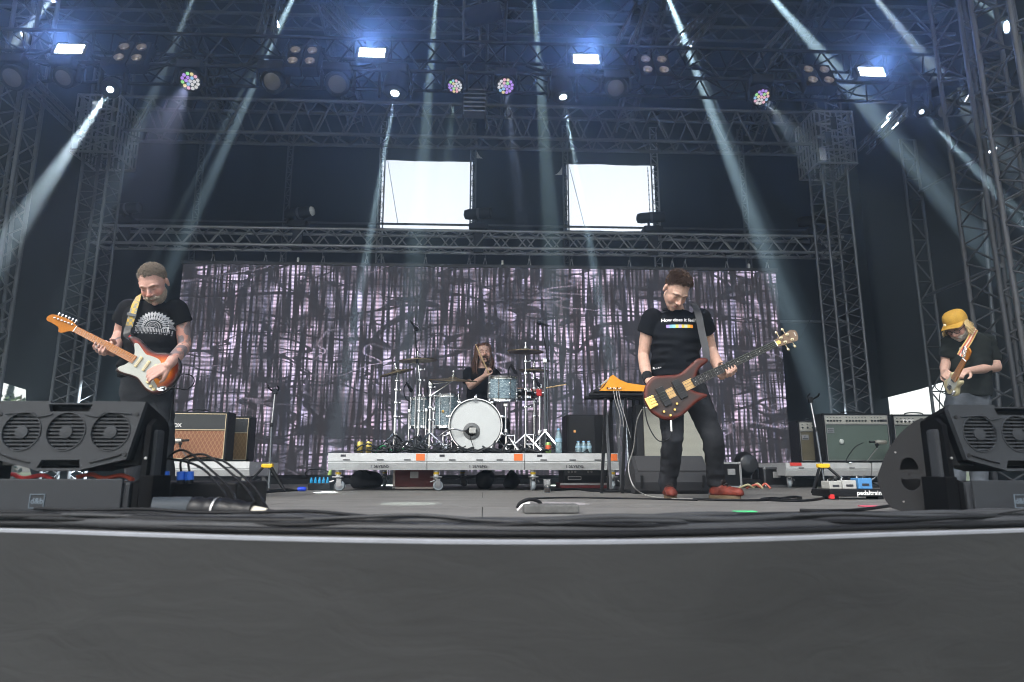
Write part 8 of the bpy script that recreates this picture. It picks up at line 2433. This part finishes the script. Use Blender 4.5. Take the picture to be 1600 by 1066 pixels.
def stick(a, b_, label):
 root = empty("drumstick", a, label, "drumstick")
 L = (b_ - a).length
 MB().lathe([(0.006, 0), (0.0082, 0.01), (0.0082, L * 0.72), (0.0045, L * 0.96), (0.003, L * 0.965)], a, (b_ - a).normalized(), n=12).build("shaft", M_stick, root, smooth=40)
 MB().ball(b_, (0.006, 0.006, 0.008), 10, 8).build("tip", M_stick, root, smooth=60)
hc = wr + Vector((0.03, -0.06, 0.085))
stick(P(765, 586, hc.y), P(743.5, 539, hc.y - 0.16), "pale drumstick held up in front of the drummer's face")
stick(P(850, 607, 7.38), P(884, 601, 7.1), "pale drumstick pointing out to the right of the drum kit")
# guitarist on the right with the yellow cap
Y0 = 6.0
rg = empty("person", Vector((J(1512, 700).x, Y0, 0)), "person in yellow cap and glasses with dark T-shirt playing a cream guitar", "person")
HC = J(1495, 510, -0.10)
HM = head_frame(HC, -62, 40, -4, 1.04)
gb, gn = P(1484, 606, 5.60), P(1508, 562, 5.32)      # bridge and nut; the neck comes towards the audience
m = MB()
head_prims(m, HM, broad=1.02)
limb(m, [HM @ Vector((0, 0.02, -0.06)), J(1510, 523, -0.02), J(1514, 532)], [0.056, 0.062, 0.075], 14)
loft(m, [(J(1514, 528), 0.09, 0.08), (J(1513, 540), 0.15, 0.10), (J(1513, 580), 0.15, 0.11), (J(1514, 625), 0.15, 0.11)], yaw=R(-30))
el = J(1557, 574, -0.02); wr = J(1511, 580, -0.30)
limb(m, [J(1540, 534, 0.04), J(1549, 556, 0.04), el, el.lerp(wr, 0.45), wr], [0.066, 0.056, 0.046, 0.045, 0.031], 14)
finger_hand(m, wr, P(1488, 580, 5.52) - wr, (0.0, 0.5, -0.7), side=1, curl=(0.45, 0.8, 0.7), s=1.05)
el2 = J(1478, 566, 0.05); wr2 = J(1475, 581, -0.20)
limb(m, [J(1485, 536, 0.0), J(1480, 552, 0.03), el2, el2.lerp(wr2, 0.5), wr2], [0.062, 0.054, 0.044, 0.044, 0.031], 14)
finger_hand(m, wr2, P(1480, 588, 5.55) - wr2, (0.8, 0.3, -0.3), side=-1, curl=(0.5, 0.9, 0.7), s=1.05)
for s in (-1, 1):
 limb(m, [J(1512 + s * 16, 628), J(1512 + s * 17, 700), J(1512 + s * 18, 760, 0.02)], [0.075, 0.05, 0.036])
me = remesh(m, 0.006, 4); eye_dents(me, HM)
paint_person(me, HM, (0.47, 0.295, 0.235), beard=(0.40, 0.36, 0.31), brow=(0.2, 0.14, 0.1), flush=0.4)
link("body", me, M_skinA, rg, smooth=180)
m = MB()
loft(m, [(J(1514, 522), 0.078, 0.072), (J(1514, 527), 0.125, 0.095), (J(1513, 536), 0.182, 0.125), (J(1513, 550), 0.188, 0.140), (J(1513, 580), 0.182, 0.150), (J(1514, 605), 0.178, 0.150), (J(1515, 620), 0.178, 0.148)], yaw=R(-30))
cone(m, J(1540, 535, 0.04), J(1551, 564, 0.04), 0.084, 0.076); cone(m, J(1485, 537, 0.0), J(1480, 558, 0.03), 0.080, 0.072)
m.ball(J(1540, 535, 0.04), 0.084, 14, 9); m.ball(J(1485, 537), 0.080, 14, 9)
me = remesh(m, 0.008, 5); folds(me, 0.018, (4, 4, 10), 33.0)
rb_ = bvh_of(me)
tee = link("t_shirt", me, M_tee3, rg, smooth=180)
fl2 = MB()
fc = P(1517, 549, 5.8); sc_ = 5.8 / FPX / 0.99
def poly2(pts): fl2.add([Vector((fc.x + a * sc_, fc.y, fc.z + b_ * sc_)) for a, b_ in pts], [tuple(range(len(pts)))])
poly2([(2.2 * math.cos(a), 8 + 3 * math.sin(a)) for a in [2 * math.pi * i / 12 for i in range(12)]])
poly2([(-1.2, 5.5), (1.2, 5.5), (2.6, -1), (-2.6, -1)])
for k in range(4):
 x = -3.6 + 2.3 * k
 poly2([(x, -0.6), (x + 1.2, -0.6), (x + 1.0, -5.5 - (k % 2)), (x - 0.2, -4.5)])
link("figure_print", project_decal(fl2.mesh("figure_print"), rb_, (0, 1, 0)), mat("shirt_print_pale", (0.48, 0.52, 0.50), 0.75, var=0.2, vscale=60), tee)
m = MB()
loft(m, [(J(1512, 612), 0.172, 0.13), (J(1512, 630), 0.185, 0.14), (J(1512, 648), 0.18, 0.13)], yaw=R(-20))
for s in (-1, 1): limb(m, [J(1512 + s * 15, 636), J(1512 + s * 17, 700), J(1512 + s * 18, 764, 0.02)], [0.098, 0.078, 0.066], 18)
me = remesh(m, 0.008, 4); folds(me, 0.012, (5, 5, 9), 41.0)
link("jeans", me, M_jean2, rg, smooth=180)
for s in (-1, 1): boot(rg, (J(1512 + s * 18, 760, 0.02).x, Y0 + 0.02), (-0.5, -1), 0.27, (M_bblk, M_rubber, M_lace), 0.11, name="shoe")
M_cap = mat("mustard_cotton", (0.44, 0.25, 0.035), 0.8, var=0.18, vscale=14, bump=0.2, bscale=180)
cp = MB()
CT = Matrix.Translation((0, 0.008, 0.004)) @ Matrix.Rotation(R(-13), 4, 'X')
prof = [(0.094, 0.035), (0.096, 0.055), (0.093, 0.085), (0.082, 0.115), (0.058, 0.135), (0.030, 0.142), (0.0, 0.144)]
cp.lathe(prof, (0, 0, 0), (0, 0, 1), n=32, caps=False)
for v in cp.v:
 v.y = v.y * 1.16 + 0.012
cp.move(HM @ CT)
capo = empty("cap", HM @ Vector((0, 0, 0.04)), "mustard yellow cap on the player at the right", "cap")
cr_ = cp.build("crown", M_cap, capo, smooth=60)
bm_ = []
for i in range(15):
 a = math.pi * (i / 14)
 x = -0.092 * math.cos(a)
 yb = -0.092 * math.sin(a) * 0.98 + 0.005; yf = -0.098 - 0.078 * math.sin(a) ** 0.8
 bm_.append([Vector((x, yb, 0.042 + 0.0 * i)), Vector((x * 0.97, (yb + yf) / 2, 0.040 - 0.010 * abs(x) / 0.09)), Vector((x * 0.92, yf, 0.030 - 0.016 * (abs(x) / 0.09) ** 2))])
br_ = MB().sheet(bm_)
n0 = len(br_.v)
br_.v += [v + Vector((0, 0, -0.004)) for v in br_.v]
br_.f += [tuple(i + n0 for i in reversed(f)) for f in br_.f]
br_.move(HM @ CT).build("brim", M_cap, capo, smooth=60)
MB().ball(HM @ Vector((-0.03, -0.098, 0.088)), (0.014, 0.006, 0.012), 12, 8).build("emblem", mat("cap_emblem", (0.62, 0.55, 0.38), 0.7), capo)
gl = empty("glasses", HM @ Vector((0, -0.1, 0)), "dark-rimmed glasses on the player in the yellow cap", "glasses")
gm = MB()
for s in (-1, 1):
 gm.path([Vector((s * 0.034 + 0.024 * math.cos(a), -0.107 + 0.004 * abs(math.cos(a)), 0.002 + 0.019 * math.sin(a))) for a in [2 * math.pi * k / 20 for k in range(21)]], 0.0032, n=6, caps=False)
 gm.path([Vector((s * 0.058, -0.103, 0.008)), Vector((s * 0.078, -0.06, 0.008)), Vector((s * 0.084, 0.01, 0.006))], 0.0028, n=6)
gm.path([Vector((-0.010, -0.109, 0.006)), Vector((0, -0.112, 0.008)), Vector((0.010, -0.109, 0.006))], 0.003, n=6)
gm.move(HM).build("frame", mat("tortoise_black", (0.03, 0.012, 0.010), 0.3), gl, smooth=60)
hair_tufts(HM, kbeard, 0.013, 52, n=14000, width=0.0018, lift=0.25, comb=(0, -0.2, -0.7), jitter=0.25, shell=(0.066, 0.072, 0.084), centre=(0, -0.027, -0.035)).build("beard", mat("silver_beard", (0.42, 0.38, 0.33), 0.6, var=0.4, vscale=40), rg)
locks = MB()
for k in range(170):
 a = rnd.uniform(-1.9, 1.9)
 st = HM @ Vector((0.082 * math.sin(a), 0.02 + 0.10 * math.cos(a), 0.03 + rnd.uniform(-0.03, 0.02)))
 o_ = (HM.to_3x3() @ Vector((math.sin(a), math.cos(a), 0))).normalized()
 p1 = st + o_ * 0.014 + Vector((0.004, 0, -0.035)); p2 = p1 + o_ * rnd.uniform(0.0, 0.025) + Vector((rnd.gauss(0.006, 0.010), rnd.gauss(0, 0.01), -rnd.uniform(0.03, 0.075)))
 locks.path(catmull([st, p1, p2, p2 + Vector((rnd.gauss(0.012, 0.012), 0, -0.012 + rnd.gauss(0, 0.012)))], 4), [0.0045] * 5 + [0.004, 0.0036, 0.003, 0.0026, 0.002, 0.0015, 0.001, 0.0006], n=5)
locks.build("hair", mat("straw_hair", (0.46, 0.33, 0.15), 0.5, var=0.35, vscale=40), rg, smooth=60)
gx = gn - gb
Lg = gx.length; KG = Lg / 0.648
GM = frame(gb, gx, Vector((-0.85, -0.55, 0.25)))
tg = empty("electric_guitar", GM @ Vector((0, -0.12, 0)), "cream electric guitar seen almost edge-on, held by the person in the yellow cap", "electric guitar")
outl = [(-125, 0), (-118, 60), (-90, 118), (-40, 150), (15, 152), (65, 128), (115, 108), (165, 112), (215, 128), (240, 115), (243, 80), (240, 40), (238, 28), (205, -28), (212, -50), (240, -75), (255, -100), (240, -120), (200, -126), (150, -112), (105, -108), (60, -130), (10, -152), (-45, -148), (-92, -115), (-118, -60)]
guitar_body("body", [(a / 1000 * KG, b_ / 1000 * KG) for a, b_ in outl], 0.044, GM, tg, mat("cream_lacquer", (0.42, 0.37, 0.22), 0.3, coat=0.4, var=0.06))
MB().prism([(a / 1000 * KG, b_ / 1000 * KG) for a, b_ in ((225, 60), (150, 85), (60, 90), (15, 60), (15, -70), (80, -85), (180, -80), (215, -40))], 0.0005, 0.003, GM).build("pickguard", mat("mint_white_plastic", (0.60, 0.61, 0.55), 0.35), tg)
for uc in (0.06, 0.16): MB().box((uc * KG, 0, 0.006), (0.024 * KG, 0.078 * KG, 0.012), bev=0.004).move(GM).build("pickup", M_chrome, tg)
MB().box((0, 0, 0.005), (0.06 * KG, 0.076 * KG, 0.009), bev=0.003).move(GM).build("bridge_plate", M_chrome, tg)
for u in (-0.03, 0.0, 0.03): knob_at(tg, GM, u * KG, -0.11 * KG, 0.003, 0.011, 0.016, M_chrome)
fretted_neck(tg, GM, 0.205 * KG, Lg, 0.056, 0.043, Lg, 21, M_mneck, M_mneck, z=0.006, dots=M_ink)
strings(tg, GM, 0.0, Lg, 0.052 * KG, 0.035, 6, 0.0155)
ho = [(0.0, 0.021), (0.03, 0.024), (0.10, 0.036), (0.165, 0.045), (0.185, 0.03), (0.175, 0.0), (0.15, -0.018), (0.08, -0.028), (0.03, -0.030), (0.0, -0.021)]
hs_ = MB().prism([(p.x, p.y) for p in catmull([(a * 0.6, b_ * 0.7, 0) for a, b_ in ho], 4, closed=True)], -0.012, 0.002, GM @ Matrix.Translation((Lg + 0.003, 0, 0.002))).build("headstock", M_mneck, tg, smooth=30)
for k in range(6):
 u = Lg + 0.020 + 0.0135 * k
 MB().lathe([(0.006, 0), (0.0035, 0.004), (0.0035, 0.015)], (u, 0.012 + 0.003 * k, 0.004), (0, 0, 1), n=10).move(GM).build("tuner_post", M_chrome, hs_, smooth=40)
 MB().tube((u, 0.02, -0.006), (u, 0.048 + 0.002 * k, -0.006), 0.003, n=6).ball((u, 0.056 + 0.002 * k, -0.006), (0.0075, 0.010, 0.004), 10, 8).move(GM).build("tuner_key", M_chrome, hs_, smooth=50)
M_strap2 = bpy.data.materials.new("striped_strap"); M_strap2.use_nodes = True
nt = M_strap2.node_tree; b = nt.nodes["Principled BSDF"]
at = nt.nodes.new("ShaderNodeAttribute"); at.attribute_name = "Col"; nt.links.new(at.outputs['Color'], b.inputs['Base Color']); b.inputs['Roughness'].default_value = 0.8
ps = catmull([J(1525, 514, 0.02), J(1521, 520, -0.16), J(1514, 533, -0.22), J(1506, 545, -0.25), J(1500, 556, -0.28)], 6)
stripe = [(0.42, 0.30, 0.10), (0.42, 0.06, 0.05), (0.60, 0.52, 0.40), (0.42, 0.06, 0.05), (0.42, 0.30, 0.10)]
rows = []; cols_ = []
for i, p in enumerate(ps):
 t = (ps[min(i + 1, len(ps) - 1)] - ps[max(i - 1, 0)]).normalized(); s = t.cross(Vector((-0.3, -1, 0.1))).normalized()
 for q in range(5):
  rows.append([p + s * 0.054 * (q / 5 - 0.5), p + s * 0.054 * ((q + 1) / 5 - 0.5)])
mm = MB(); cc_ = []
for i in range(len(ps) - 1):
 for q in range(5):
  a0, a1 = rows[i * 5 + q]; b0, b1 = rows[(i + 1) * 5 + q]
  mm.quad(a0, a1, b1, b0); cc_ += [stripe[q]] * 4
me = bpy.data.meshes.new("strap"); me.from_pydata([tuple(v) for v in mm.v], [], mm.f)
paint(me, np.array(cc_))
link("strap", me, M_strap2, tg)
e = GM @ Vector((-0.1 * KG, -0.08 * KG, -0.02))
MB().path(catmull([e, P(1476, 615, 5.5), P(1462, 606, 5.55), P(1464, 596, 5.6), P(1474, 598, 5.65), P(1468, 620, 5.7), P(1470, 660, 5.8)], 6), 0.004, n=6).build("lead", M_rubber, tg, smooth=60)
